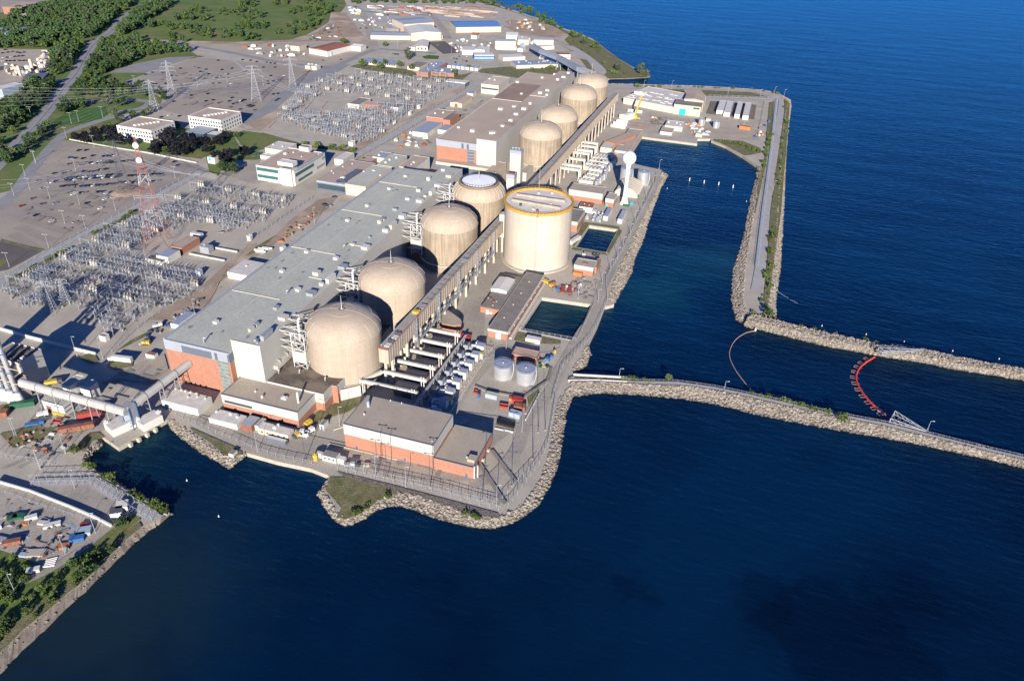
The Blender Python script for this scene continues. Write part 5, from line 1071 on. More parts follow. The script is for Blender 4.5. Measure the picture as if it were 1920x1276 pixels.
bld('fabric_shelter', 'white rounded fabric shelter beside the yellow crane', 'shelter', zd(278, 440), zd(345, 460), zd(372, 425), h=4, wall='white', roof='white', par=0, gable=('barrel', 3))
bld('site_office', 'cream cabin by the harbour quay railing', 'cabin', zd(932, 595), zd(988, 600), zd(990, 585), h=3.5, wall='beige', roof='cream', par=0)
bld('site_office', 'pale cabin between the two squat silver tanks', 'cabin', zd(1020, 468), zd(1060, 475), zd(1100, 462), h=3, wall='beige', roof='cream', par=0)
# pump house B
t = bld('pump_house', 'brick pump house with a long skylight at the head of the far harbour', 'building', zd(240, 738), zd(362, 752), zd(462, 562), bot=zd(362, 780), wall='brick', roof='roof_brown', band=(2.2, 'cream'), doors=[('S', .5, 4, 5, 'blue')])
a, b = P(zd(300, 690), t['_h']+.3), P(zd(385, 575), t['_h']+.3); mb = MB(); mb.bar(a, b, 4, .5); mb.build('skylight', 'roof_bluegrey', t)
bld('annex_building', 'brown-roofed annex left of the far pump house', 'building', zd(165, 660), zd(240, 680), zd(335, 585), h=6.5, wall='brick', roof='roof_brown')
bld('shed', 'cream-roofed shed in front of the far pump house annex', 'shed', zd(118, 712), zd(205, 732), zd(237, 675), h=5, wall='cream', roof='cream', par=.3)
for i, (a, b) in enumerate(((zd(208, 525), zd(332, 545)), (zd(228, 505), zd(345, 520)), (zd(258, 485), zd(352, 500)), (zd(352, 398), zd(475, 412)))):
    a, b = P(a, 2), P(b, 2); t = thing('long_tube', 'long white tube lying on the apron, %s' % ('nearest the duct columns', 'second of the stack by the crane', 'uppermost of the stack by the crane', 'alone behind the crane')[i], 'tube', (a.x, a.y, 0)); mb = MB(); mb.tube(a, b, 2.2, 10); mb.build('shell', 'white', t); mb = MB(); [mb.bar((a+(b-a)*k)-Vector((0, 1.6, 1.8)), (a+(b-a)*k)+Vector((0, 1.6, -1.8)), .6, .5) for k in (.15, .5, .85)]; mb.build('cradle', 'wood', t)
# crane
def vehicle_base(t, L, W, H, m, wheels=3):
    mb = MB(); mb.box(-L/2, L/2, -W/2, W/2, .7, H); mb.v = [tuple(OFF[t.name] @ Vector(v)) for v in mb.v]; mb.build('chassis', m, t)
    for k in range(wheels):
        for s in (-1, 1):
            mb = MB(); x = -L/2+L*(k+.5)/wheels; mb.tube((x, s*(W/2-.35), .55), (x, s*(W/2+.05), .55), .55, 10); mb.v = [tuple(OFF[t.name] @ Vector(v)) for v in mb.v]; mb.build('wheel', 'tyre', t)
p = P(zd(410, 470)); t = thing('mobile_crane', 'yellow mobile crane with its boom raised beside the duct', 'crane', (p.x, p.y, 0), .2); vehicle_base(t, 13, 3.2, 2, 'yellow', 4)
def L(t, mb): mb.v = [tuple(OFF[t.name] @ Vector(v)) for v in mb.v]; return mb
mb = MB(); mb.box(-3, 2.4, -1.6, 1.6, 2, 4.6); L(t, mb).build('cab', 'yellow', t); mb = MB(); mb.bar((0, 0, 4), (5.5, 9, 24), 1.6); mb.bar((5.5, 9, 24), (6.2, 10, 26), 1.2); L(t, mb).build('boom', 'yellow', t); mb = MB(); mb.bar((5.9, 9.6, 25), (5.9, 9.6, 10), .15); L(t, mb).build('hoist_rope', 'darksteel', t)
# ---------------------------------------------------------------- generic small plant
def container(q, lab, L_=6, W_=2.6, H_=2.6, rot=0.0, m='rust', name='container', cat='container', roofm=None, group=None, z=0):
    p = P(q, z); t = thing(name, lab, cat, (p.x, p.y, z), rot, group)
    mb = MB(); mb.box(-L_/2, L_/2, -W_/2, W_/2, 0, H_)
    n = max(3, int(L_/1.2))
    for k in range(n): x = -L_/2+L_*(k+.5)/n; mb.box(x-.12, x+.12, -W_/2-.06, W_/2+.06, .15, H_-.15)
    L(t, mb).build('shell', m, t)
    mb = MB(); mb.box(-L_/2-.05, L_/2+.05, -W_/2-.08, W_/2+.08, H_, H_+.12); L(t, mb).build('roof', roofm or m, t)
    return t
def truck(q, lab, L_=9, rot=0.0, body='white', cab='white', H_=3.6, name='truck', cat='truck', group=None):
    p = P(q); t = thing(name, lab, cat, (p.x, p.y, 0), rot, group)
    mb = MB(); mb.box(-L_/2, L_/2-2.6, -1.25, 1.25, 1.0, H_); L(t, mb).build('cargo_box', body, t)
    mb = MB(); mb.box(L_/2-2.3, L_/2, -1.2, 1.2, .6, 2.7); L(t, mb).build('cab', cab, t); mb = MB(); mb.box(L_/2-.4, L_/2+.03, -1.05, 1.05, 1.7, 2.5); L(t, mb).build('windscreen', 'carglass', t)
    for x in (-L_/2+1.2, -L_/2+2.4, L_/2-1.4):
        for s in (-1, 1): mb = MB(); mb.tube((x, s*.95, .5), (x, s*1.28, .5), .5, 10); L(t, mb).build('wheel', 'tyre', t)
    return t
def skip(q, lab, m='rust', rot=0.0, L_=5, name='skip', cat='skip', group=None):
    p = P(q); t = thing(name, lab, cat, (p.x, p.y, 0), rot, group); a, b = L_/2, 1.2
    mb = MB(); mb.add([(-a*.75, -b*.8, 0), (a*.75, -b*.8, 0), (a*.75, b*.8, 0), (-a*.75, b*.8, 0), (-a, -b, 1.6), (a, -b, 1.6), (a, b, 1.6), (-a, b, 1.6)], [(0, 1, 5, 4), (1, 2, 6, 5), (2, 3, 7, 6), (3, 0, 4, 7), (3, 2, 1, 0)]); L(t, mb).build('tub', m, t)
    mb = MB(); mb.path([(-a, -b, 1.6), (a, -b, 1.6), (a, b, 1.6), (-a, b, 1.6), (-a, -b, 1.6)], .15, .15); L(t, mb).build('rim', m, t)
    return t
for q, lab, m in ((zi(930, 380), 'red container standing by the last plant unit', 'red'), (zi(1320, 850), 'red site container nearest the bund wall', 'red'), (zi(1335, 900), 'large red open container right of the workshop yard', 'rust')):
    container(q, lab, 6.5, 4, 2.6, .05, m)
container(zi(1125, 815), 'grey-green container below the bund wall', 7, 3.2, 2.6, 0, 'lightblue', roofm='roof_green')
container(zi(1300, 955), 'pale blue container beside the large red one', 6.5, 3.4, 2.8, -.1, 'lightblue')
container(zi(1230, 1025), 'long black open skip right of the workshop yard', 10, 3, 1.8, -.05, 'tyre', 'skip', 'skip')
container(zi(1285, 840), 'red equipment box in front of the site container', 4.5, 2.2, 1.8, 0, 'orange2', 'equipment_box', 'box')
skip(zi(1215, 890), 'red skip with a lifting frame on the workshop yard', 'red', .1, 5)
container(zi(1028, 815), 'bright blue portable toilet by the bund wall', 1.4, 1.4, 2.4, 0, 'blue', 'toilet_cabin', 'toilet')
skip(zi(1005, 785), 'small red bin near the portable toilet', 'red', 0, 2)
for i, (x, y) in enumerate(((1180, 1058), (1255, 1072))): p = P(zi(x, y)); mb = MB(); mb.obox((p.x, p.y), 5, .9, 0, .8); single('concrete_barrier', 'white concrete barrier in front of the dark skip, %s one' % ('left', 'right')[i], 'barrier', mb, 'white')
truck(zi(1525, 560), 'blue and white flatbed truck parked beside the bund tanks', 8, 1.3, 'lightblue', 'blue', 2.2)
container(zi(1500, 560), 'orange red machine crate next to the blue flatbed truck', 3, 2, 2, 0, 'orange2', 'crate', 'crate')
truck(zj(1045, 920), 'yellow roller truck by the pump house end', 6, -.3, 'yellow', 'yellow', 3)
truck(zj(1100, 945), 'orange truck second beside the pump house end', 5.5, 1.2, 'orange', 'orange2', 2.8)
truck(zj(1175, 980), 'red fire truck on the left of the pair near the intake basin', 8, -1.4, 'red', 'red', 2.6)
truck(zj(1228, 985), 'red fire truck on the right of the pair near the intake basin', 8, -1.4, 'red', 'red', 2.6)
skip(zj(1140, 970), 'blue skip behind the orange truck', 'blue', 0, 3)
container(zj(1290, 860), 'red and white striped site box against the small brick block', 7, 2.4, 2.4, 0, 'orange2', 'site_box', 'box')
p = P(zj(1330, 700)); t = thing('motor_boat', 'white motor boat on land beside the pool', 'boat', (p.x, p.y, 0), 1.9); mb = MB(); mb.prism([(-4, -1.3), (2.6, -1.3), (5, 0), (2.6, 1.3), (-4, 1.3)], .5, 1.6, True); L(t, mb).build('hull', 'white', t); mb = MB(); mb.box(-1.5, 1, -.8, .8, 1.6, 2.4); L(t, mb).build('cabin', 'carglass', t)
for x in (1412, 1438): skip(zj(x, 715), 'dark skip by the white motor boat, %s one' % ('left' if x < 1420 else 'right'), 'darksteel', 1.4, 4)
skip(zj(1650, 345), 'green skip at the foot of the water tower', 'green', 0, 6); skip(zj(1690, 330), 'blue-green skip beside the green one at the water tower', 'teal', .4, 3)
skip(zj(1730, 275), 'dark green skip beside the arched shelter', 'green', 1, 4)
container(zj(1195, 100) if 0 else zd(300, 545), 'green container under the far pump house annex', 6, 2.4, 2, -.1, 'green')
truck(zh(1115, 1030) if 0 else zh(1100, 1035), 'yellow forklift by the cream trailer', 4, 1.2, 'darksteel', 'yellow', 2.2, 'forklift', 'forklift')
p = P(zh(1242, 1200)); mb = MB(); mb.tube((p.x, p.y, 0), (p.x, p.y, 3.4), 1.3, 14); mb.tube((p.x, p.y, 3.4), (p.x, p.y, 3.9), .5, 10); single('chemical_tank', 'bright yellow upright tank beside the guard cabin', 'tank', mb, 'yellow', smooth=True)
truck(zh(1190, 940), 'yellow crane truck on the grass by the service building', 4, 1.3, 'yellow', 'yellow', 2.4)
for i, (x, y, a) in enumerate(((1125, 1008, .3), (1160, 1022, .2), (1200, 1000, 1.2), (1150, 1030, .2))):
    truck(zh(x, y), 'white pickup outside the service building, %s of four' % ('leftmost', 'second from the left', 'rightmost', 'lowest')[i], 5.2, a, 'carwhite', 'carwhite', 1.6, 'pickup_truck', 'pickup')
# quay clutter near guard cabin
for i, (x, y, s, m) in enumerate(((1480, 1245, 3, 'steel'), (1520, 1240, 2.4, 'whitesteel'), (1560, 1250, 2, 'darksteel'), (1540, 1210, 4, 'darksteel'), (1625, 1250, 3, 'concrete'))):
    container(zh(x, y), ('grey pump skid', 'white pump skid', 'dark pump skid', 'dark generator set', 'concrete weight')[i]+' right of the guard cabin on the front quay', s, 1.6, 1.5, .3, m, 'pump_skid', 'machine')
# ---------------------------------------------------------------- far service buildings (front of group B) and beams
bld('office_block', 'wide low tan-roofed office annex with dark window band before the far turbine hall', 'building', zf(1665, 252), zc(330, 1268), zc(430, 1215), h=9, wall='dark_band', band=(2.4, 'beige'), roof='roof_brown')
bld('penthouse', 'white plant room on the low annex roof before the far brick wall', 'plant room', zb(1606, 1135), zb(1722, 1150), zb(1735, 1130), h=4.5, z0=9.1, wall='white', roof='cream')
t = thing('vent_tower', 'tall pale rectangular shaft between the white-capped dome and the far domes', 'tower', (15, 330, 0)); n = P(zc(465, 1120), 34); n2 = P(zc(553, 1125), 34); worldbox(t, 'shaft', 'clad', n.x, n2.x, n.y, n.y+8, 0, 31); worldbox(t, 'cap', 'metal_band', n.x-.2, n2.x+.2, n.y-.2, n.y+8.2, 31, 34); mb = MB(); [mb.bar((n.x+k, n.y+2, 34), (n.x+k, n.y+2, 36), .3) for k in (2, 5, 8)]; mb.bar((n.x+1, n.y+2, 36), (n.x+9, n.y+2, 36), .3); mb.build('roof_rail', 'whitesteel', t)
t = thing('vent_tower', 'shorter grey shaft left of the tall pale one', 'tower', (5, 320, 0)); n = P(zj(757, 105), 24); n2 = P(zj(818, 110), 24); worldbox(t, 'shaft', 'cream', n.x, n2.x, n.y, n.y+7, 0, 20); worldbox(t, 'cap', 'metal_band', n.x-.2, n2.x+.2, n.y-.2, n.y+7.2, 20, 24); worldbox(t, 'fan', 'rust', n.x+1, n2.x-1, n.y+1, n.y+5, 24, 25)
bld('annex_building', 'tan-roofed link block between the two rows of domes', 'building', zj(600, 88), zj(680, 98), zj(745, 20), h=11, wall='beige', roof='roof_brown')
bld('annex_building', 'beige block behind the white-capped dome', 'building', zj(870, 95), zj(905, 100), zj(960, 40), h=8, wall='cream', roof='roof_tan')
GL = ['nearest', 'second', 'third', 'fourth', 'fifth', 'sixth', 'seventh']
for i, (x0, y0, x1, y1_) in enumerate(((820, 1250, 990, 1265), (838, 1210, 1005, 1238), (880, 1165, 1030, 1190), (928, 1128, 1060, 1145), (950, 1095, 1085, 1125), (980, 1068, 1112, 1095), (1000, 1045, 1125, 1068))):
    a, b = P(zc(x0, y0), 12), P(zc(x1, y1_), 12); t = thing('beam_gantry', 'pale beam on posts by the far domes, %s of its row' % GL[i], 'gantry beam', ((a.x+b.x)/2, b.y, 0), 0, 'far gantry beams')
    mb = MB(); mb.bar((a.x, b.y, 11), (b.x, b.y, 11), 3, 2.2); mb.build('beam', 'pale_concrete', t)
    for k in (.05, .95): mb = MB(); mb.bar((a.x+(b.x-a.x)*k, b.y, 0), (a.x+(b.x-a.x)*k, b.y, 10), 1.3); mb.build('post', 'pale_concrete', t)
for i, (x, y) in enumerate(((1075, 1255), (1090, 1230), (1120, 1205), (1140, 1185), (1160, 1170))):
    p = P(zc(x, y), 3); t = thing('power_unit', 'white plant unit below the far gantry beams, %s from the front' % GL[i], 'plant unit', (p.x, p.y, 0), 0, 'far plant units'); x0 = p.x
    worldbox(t, 'housing', 'cream', x0-8, x0+6, p.y-3, p.y+3, 0, 4.5); mb = MB(); [mb.tube((x0-6+k*3.6, p.y, 4.5), (x0-6+k*3.6, p.y, 5.6), 1.2, 10) for k in range(4)]; mb.build('fan_row', 'silver', t); worldbox(t, 'base', 'brick_dark', x0-9, x0+9, p.y-4, p.y+4, 0, 1); worldbox(t, 'side_pipe', 'silverroof', x0+6.2, x0+9, p.y-2.4, p.y+2.4, 1, 5)
for i, (x, y) in enumerate(((1430, 110), (1400, 135), (1370, 160), (1440, 75), (1470, 45), (1500, 20))):
    p = P(zj(x, y), 3); t = thing('power_unit', 'white fan housing between the drum and the water tower, %s from the top' % GL[5-i], 'plant unit', (p.x, p.y, 0), 0, 'far plant units'); x0 = p.x
    worldbox(t, 'housing', 'cream', x0-9, x0+5, p.y-3, p.y+3, 0, 4.5); mb = MB(); [mb.tube((x0-7+k*4, p.y, 4.5), (x0-7+k*4, p.y, 5.6), 1.3, 10) for k in range(3)]; mb.build('fan_row', 'silver', t); mb = MB(); mb.tube((x0+8, p.y-2.6, 0), (x0+8, p.y-2.6, 6), 1.8, 12); mb.tube((x0+8, p.y+2.6, 0), (x0+8, p.y+2.6, 6), 1.8, 12); mb.build('silencer', 'silver', t)
# ---------------------------------------------------------------- offices and buildings behind hall A
M['greenglass2'] = mat('greenglass2', (.05, .16, .15), .2, .15, .4, spec=.6)
t = bld('office_building', 'large white modern office with green glass bands by the near turbine hall', 'office', zf(318, 282), zf(612, 320), zf(862, 188), bot=zf(620, 428), wall='white', roof='roof_brown', par=.8, trim='cream',
        wins=[('S', 9.5, 3.2, 4, 9, .01, .58, 'greenglass2'), ('S', 3, 3, 4, 9, .01, .55, 'greenglass2'), ('E', 8, 3, 4, 14, .03, .62, 'greenglass2'), ('E', 12.5, 3.6, 3, 20, .1, .95, 'roof_bluegrey'), ('E', 2, 2.4, 2, 20, .1, .55, 'greenglass2'), ('E', 3, 2.5, 4, 3, .7, .98, 'greenglass'), ('E', 9, 2.4, 1, 6, .9, .99, 'greenglass')],
        vents=[(zf(540, 195), 3, 3, 1.2), (zf(720, 180), 1.4, 1.4, 1), (zf(660, 215), 1, 1, .8), (zf(790, 200), 1.4, 1.4, 1), (zf(600, 185), 1.2, 1.2, 1)])
bld('penthouse', 'white roof house in the middle of the large white office roof', 'plant room', zf(478, 252), zf(585, 272), zf(612, 250), h=3.2, z0=18.6, wall='white', roof='white')
bld('stair_tower', 'white stair tower projecting from the front of the large white office', 'tower', zf(497, 300), zf(578, 312), zf(592, 278), bot=zf(580, 440), wall='white', roof='roof_grey')
bld('penthouse', 'white double roof house at the back of the large white office roof', 'plant room', zf(640, 140), zf(705, 152), zf(720, 135), h=4, z0=18.6, wall='white', roof='roof_grey')
bld('side_block', 'white flat block left of the large white office', 'building', zf(350, 205), zf(442, 212), zf(452, 196), bot=zf(442, 238), wall='white', roof='cream')
bld('flat_building', 'long cream flat-roofed building behind the large white office', 'building', zf(385, 150), zf(520, 175), zf(640, 128), h=6, wall='cream', roof='roof_white', vents=[(zf(450, 125), 1.5, 1.5, 1), (zf(520, 140), 1.5, 1.5, 1)])
bld('flat_building', 'pale flat-roofed building at the right rear of the large white office', 'building', zf(903, 232), zf(965, 245), zf(1040, 192), h=6, wall='cream', roof='roof_white')
bld('flat_building', 'tan-roofed low office with glazed corner next to the green turbine hall roof', 'building', zf(772, 392), zf(962, 438), zf(1150, 270), h=9, wall='dark_band', roof='roof_brown', band=(1.6, 'silverroof'), wins=[('S', 2, 4.5, 9, 3.4, .02, .98, 'glass')], vents=[(zf(860, 320), 1.2, 1.2, .8), (zf(900, 340), 1, 1, .8), (zf(970, 290), 1.2, 1.2, .8), (zf(1040, 270), 1.2, 1.2, .8), (zf(970, 382), 4, 3, 2, 'white')])
a = P(zf(960, 395), 10); t = thing('dark_canopy', 'curved dark canopy on the tan-roofed low office', 'canopy', (a.x, a.y, 9)); mb = MB(); b = P(zf(1090, 315), 9.8); mb.bar((a.x, a.y, 9.8), (b.x, b.y, 9.8), 7, 1.4); mb.tube((a.x, a.y, 9.1), (a.x, a.y, 10.2), 5, 16); mb.build('canopy_roof', 'dark_band', t)
bld('flat_building', 'cream-walled block with grey-green roof touching the turbine hall', 'building', zf(985, 418), zf(1133, 445), zf(1345, 305), h=10, wall='beige', roof='roof_green', vents=[(zf(1110, 325), 1.5, 1.5, 1), (zf(1250, 355), 1.5, 1.5, 1), (zf(1200, 320), 3, 1, .6)])
bld('flat_building', 'long pale green-roofed block behind the turbine hall end', 'building', zf(1222, 275), zf(1335, 292), zf(1432, 208), h=7, wall='cream', roof='roof_green', vents=[(zf(1320, 240), 2, 2, 1), (zf(1370, 225), 2, 2, 1), (zf(1290, 260), 2, 2, 1)])
bld('flat_building', 'cream building with tan roof and a white side wall at the hall end', 'building', zf(1385, 290), zf(1505, 308), zf(1600, 220), h=13, wall='white', roof='roof_brown', vents=[(zf(1500, 260), 2, 2, 1), (zf(1480, 275), 1, 1, 1)])
bld('flat_building', 'brown low building with shrubs on its left behind the hall', 'building', zf(1072, 240), zf(1170, 262), zf(1235, 230), h=4, wall='brick_dark', roof='roof_brown')
bld('prefab', 'small blue-grey roofed prefab behind the brown low building', 'prefab', zf(1190, 215), zf(1270, 232), zf(1303, 190), h=5, wall='cream', roof='roof_bluegrey', vents=[(zf(1240, 205), 2, 2, 1)])
bld('prefab', 'long blue-grey roofed prefab beside the brick square building', 'prefab', zb(1328, 982), zb(1425, 1005), zb(1532, 925), h=5, wall='white', roof='roof_bluegrey', par=0)
bld('prefab', 'small blue-grey roofed prefab next to the far tan roof', 'prefab', zb(1518, 968), zb(1580, 978), zb(1640, 938), h=4.5, wall='white', roof='roof_bluegrey', par=0)
bld('brick_building', 'brick building with square white-edged tan roof beside the far turbine hall', 'building', zb(1432, 872), zb(1552, 892), zb(1632, 835), bot=zb(1552, 925), wall='brick', roof='roof_brown', trim='cream', vents=[(zb(1500, 850), 2, 2, 1), (zb(1560, 845), 2, 2, 1)])
bld('brick_building', 'lower brick wing right of the square brick building', 'building', zb(1556, 895), zb(1610, 902), zb(1672, 850), h=8, wall='brick', roof='roof_grey')
bld('shed', 'pinkish-roofed shed with an arched red door near the substation road', 'shed', zb(1612, 765), zb(1690, 780), zb(1742, 722), h=5, wall='beige', roof='roof_brown', par=0, gable=('y', 1.5), doors=[('S', .5, 4, 4, 'rust')])
bld('machine_house', 'small white machine house on the road behind the pinkish shed', 'building', zb(1735, 695), zb(1780, 702), zb(1800, 685), h=4, wall='cream', roof='silverroof', par=0)
bld('canopy_building', 'long open canopy with white roof at the substation gate', 'canopy', zb(1578, 605), zb(1722, 622), zb(1735, 603), h=6, wall='dark_band', band=(1, 'white'), roof='roof_white', par=0)
bld('control_block', 'cream block with dark window band behind the far turbine hall', 'building', zc(248, 628), zc(385, 635), zc(392, 568), h=12, wall='cream', roof='beige', wins=[('S', 6, 2, 6, 4, .02, .98, 'glass')], vents=[(zc(300, 590), 2, 2, 1), (zc(350, 600), 2, 2, 1)])
# substation houses
bld('relay_house', 'white relay house in the middle of the far substation', 'building', zb(845, 775), zb(932, 785), zb(975, 735), h=5, wall='white', roof='roof_grey')
bld('relay_house', 'brick relay house in the middle of the far substation', 'building', zb(965, 778), zb(1085, 790), zb(1118, 770), h=5, wall='brick', roof='roof_brown')
bld('relay_house', 'white relay house with grey roof at the right of the far substation', 'building', zb(1165, 800), zb(1225, 805), zb(1278, 780), h=4.5, wall='white', roof='roof_grey')
bld('relay_house', 'white relay house on the near corner of the far substation', 'building', zb(850, 1062), zb(880, 1068), zb(888, 1055), h=4.5, wall='white', roof='white')
bld('kiosk', 'small white kiosk at the far substation edge, left one', 'kiosk', zb(1298, 838), zb(1312, 840), zb(1318, 832), h=4, wall='white', roof='white')
bld('kiosk', 'small white kiosk at the far substation edge, right one', 'kiosk', zb(1362, 790), zb(1380, 793), zb(1386, 786), h=4, wall='white', roof='white')
bld('relay_house', 'long white house with grey roof in the near substation', 'building', ze(1165, 790), ze(1250, 810), ze(1335, 755), h=5.5, wall='white', roof='silverroof', par=0)
bld('relay_house', 'low white box in front of the long white substation house', 'building', ze(1085, 815), ze(1205, 845), ze(1245, 815), h=3, wall='white', roof='roof_dark', par=0)
bld('relay_house', 'brick relay house with tan roof in the near substation', 'building', ze(1280, 725), ze(1350, 745), ze(1480, 665), h=5, wall='brick', roof='roof_tan')
bld('box_trailer', 'white box trailer behind the brick relay house', 'trailer', ze(1420, 625), ze(1495, 640), ze(1512, 625), h=3.2, wall='white', roof='white', par=0)
bld('transformer', 'grey-blue transformer in the near substation', 'transformer', ze(1490, 725), ze(1560, 735), ze(1580, 710), h=5, wall='steel', roof='silverroof', par=0, vents=[(ze(1530, 715), 2, 1.5, 1, 'steel')])
bld('kiosk', 'white kiosk on the right edge of the near substation', 'kiosk', ze(1843, 648), ze(1870, 652), ze(1888, 640), h=4, wall='white', roof='white')
bld('kiosk', 'pale kiosk at the lower edge of the near substation', 'kiosk', ze(1460, 908), ze(1495, 914), ze(1510, 900), h=4, wall='lightblue', roof='silverroof')
bld('kiosk', 'white kiosk beside the shadowed yard below the near substation', 'kiosk', zg(737, 275), zg(785, 285), zg(800, 262), h=3.6, wall='white', roof='roof_grey')
for a, b, l in ((ze(1590, 730), ze(1775, 765), 'upper'), (ze(1415, 778), ze(1680, 830), 'lower')): mb = MB(); mb.path([P(a, 1), P(b, 1)], 1.2, 1.2); single('cable_trough', 'pale straight cable trough in the near substation, %s one' % l, 'trough', mb, 'pale_concrete')
bld('white_shed', 'white ribbed-roof shed between the substation and the green roof', 'shed', zf(102, 1075), zf(225, 1118), zf(355, 1020), h=5, wall='white', roof='roof_white', par=0, vents=[(zf(250, 1030), 1.5, 1.5, .6)])
bld('box_trailer', 'long white trailer along the left side of the turbine hall', 'trailer', zh(155, 182), zh(220, 192), zh(322, 92), h=3.4, wall='white', roof='silverroof', par=0)
bld('hut', 'small red-roofed hut left of the brick end wall', 'hut', zg(1085, 410), zg(1150, 425), zg(1165, 400), h=2.6, wall='white', roof='roof_rust', par=0)
for i, (x, y) in enumerate(((340, 915), (370, 905), (400, 900), (350, 925))):
    a = P(zf(x, y), 1.2); t = thing('gas_cylinder', 'long white pressure tube by the railway strip, %s of four' % GL[i], 'pressure tube', (a.x, a.y, 0), 0, 'white pressure tubes'); mb = MB(); mb.tube((a.x-4, a.y, 1.2), (a.x+4, a.y+1.5, 1.2), .9, 10); mb.build('shell', 'white', t, True); worldbox(t, 'cradle', 'steel', a.x-3, a.x+3, a.y-.5, a.y+.9, 0, .5)
bld('box_trailer', 'white trailer by the four white pressure tubes', 'trailer', zf(495, 890), zf(520, 895), zf(552, 880), h=3, wall='white', roof='white', par=0)
# ---------------------------------------------------------------- left foreground: boiler house, conveyor
t = bld('boiler_house', 'tall pale grey windowless boiler house at the left edge', 'boiler house', y6(-150, 230), y6(350, 287), y6(682, 80), h=18, wall='clad', roof='roof_grey', par=.8)
W_, D_, H_ = t['_w'], t['_d'], t['_h']
for x in (.30, .55, .78): mb = MB(); mb.box(W_*x, W_*x+2.2, -2.4, 0, 0, H_-1); L(t, mb).build('front_buttress', 'concrete', t)
for k, x in enumerate((.36, .6, .84)): mb = MB(); mb.box(W_*x, W_*x+3, 2, D_*.8, H_+.09, H_+.7); L(t, mb).build('roof_monitor', 'roof_dark', t)
p = P(y6(345, 240), 19); worldbox(t, 'roof_unit', 'white', p.x-1.2, p.x+1.2, p.y-1, p.y+1, 18.1, 19.4)
bld('hopper_block', 'beige lower block where the conveyor enters the boiler house', 'building', y6(165, 560), y6(262, 590), y6(372, 515), h=13, wall='beige', roof='roof_dark')
for i, (b, q) in enumerate(((y6(20, 890), y6(-20, 560)), (y6(125, 920), y6(20, 500)), (y6(240, 955), y6(80, 490)), (y6(-60, 870), y6(-100, 500)))):
    g_ = P(b); t = thing('tall_stack', 'steel stack with white conical foot at the left edge, %s' % ('second from the left', 'third from the left', 'rightmost', 'leftmost')[i], 'stack', (g_.x, g_.y, 0), 0, 'steel stacks at the left edge')
    c = (g_.x, g_.y+3); H_ = 52
    mb = MB(); mb.lathe(c, [(3.0, 0), (3.0, .5), (1.7, 7)], 20); mb.build('foot_cone', 'white', t, True); mb = MB(); mb.lathe(c, [(1.35, 7), (1.35, H_)], 20, True); mb.build('flue', 'silver', t, True)
    mb = MB(); [mb.lathe(c, [(1.9, z), (1.9, z+.5)], 16) for z in (8, 20, 32)]; mb.build('ring_platform', 'blue', t)
    mb = MB(); [mb.bar((c[0]+1.6, c[1]-1.2, z), (c[0]+4.5, c[1]+2, z-3), .4) for z in (14, 24)]; [mb.bar((c[0]-1.7, c[1]-1, z), (c[0]+1.7, c[1]-1, z+2), .2) for z in range(2, 40, 3)]; mb.build('brace', 'beige', t)
q1, q2 = Vector(V2((174, 514))), Vector(V2((128, 536))); sh_ = Vector((-.2733, .9066))*(44/.3215); q1 -= sh_; q2 -= sh_
t = thing('boiler_block', 'tall block beyond the left edge whose shadow lies over the near substation', 'building', (q1.x, q1.y, 0)); worldbox(t, 'wall', 'clad', q2.x, q1.x, q1.y-26, q1.y, 0, 43.6); worldbox(t, 'roof', 'roof_grey', q2.x-.2, q1.x+.2, q1.y-26.2, q1.y+.2, 43.6, 44)
bld('box_trailer', 'white trailer with dark red roof inside the shadowed substation corner', 'trailer', ze(622, 1010), ze(655, 1020), ze(740, 965), h=3.4, wall='white', roof='roof_rust', par=0)
# conveyor gallery
def gallery(t, a, b, wd=3.6, hh=3.2, m='gallery'):
    a, b = Vector(a), Vector(b); d = (b-a).normalized(); s = d.cross(Vector((0, 0, 1))).normalized(); n = 8; mb = MB(); pr = []
    for k in range(n+1):
        an = math.pi*k/n; pr.append((-wd/2*math.cos(an), hh*.45+hh*.55*math.sin(an)))
    pr = [(-wd/2, 0)]+pr+[(wd/2, 0)]
    vs = [a+s*x+Vector((0, 0, z)) for x, z in pr]+[b+s*x+Vector((0, 0, z)) for x, z in pr]; k = len(pr)
    mb.add(vs, [(i, (i+1) % k, k+(i+1) % k, k+i) for i in range(k)]+[tuple(range(k))[::-1], tuple(range(k, 2*k))]); mb.build('gallery_tube', m, t)
    ln = (b-a).length
    for j in range(1, int(ln/13)+1):
        c = a+d*(j*ln/(int(ln/13)+1)); mb = MB()
        for q0, q1 in zip(pr, pr[1:]): mb.bar(c+s*q0[0]*1.04+Vector((0, 0, q0[1]*1.04)), c+s*q1[0]*1.04+Vector((0, 0, q1[1]*1.04)), .3, .2)
        mb.build('gallery_joint', 'roof_grey', t)
        mb = MB()
        for sg in (-1, 1): mb.bar(c+s*sg*1.6, Vector((c.x+s.x*sg*2.4, c.y+s.y*sg*2.4, 0)), .4)
        for z in (.3, .6): mb.bar(c+s*1.8-Vector((0, 0, c.z*z)), c-s*1.8-Vector((0, 0, c.z*z)), .25)
        if c.z > 3: mb.build('trestle', 'steel', t)
a = P(y6(330, 640), 13); b = P(y6(1900, 1080), 11.5)
t = thing('conveyor_gallery', 'long pale rounded conveyor gallery on trestles from the boiler house to the intake pier', 'conveyor', (a.x, a.y, 0)); gallery(t, a, b, 4.4, 3.6)
c = P(zg(965, 830), 11); d_ = P(zg(1335, 555), 13.5); d_ = c+(d_-c)*((-51.9-c.y)/(d_.y-c.y))
t = thing('conveyor_gallery', 'shorter pale conveyor gallery running from the pier to the brick end wall', 'conveyor', (c.x, c.y, 0)); gallery(t, c, d_, 4, 3.4)
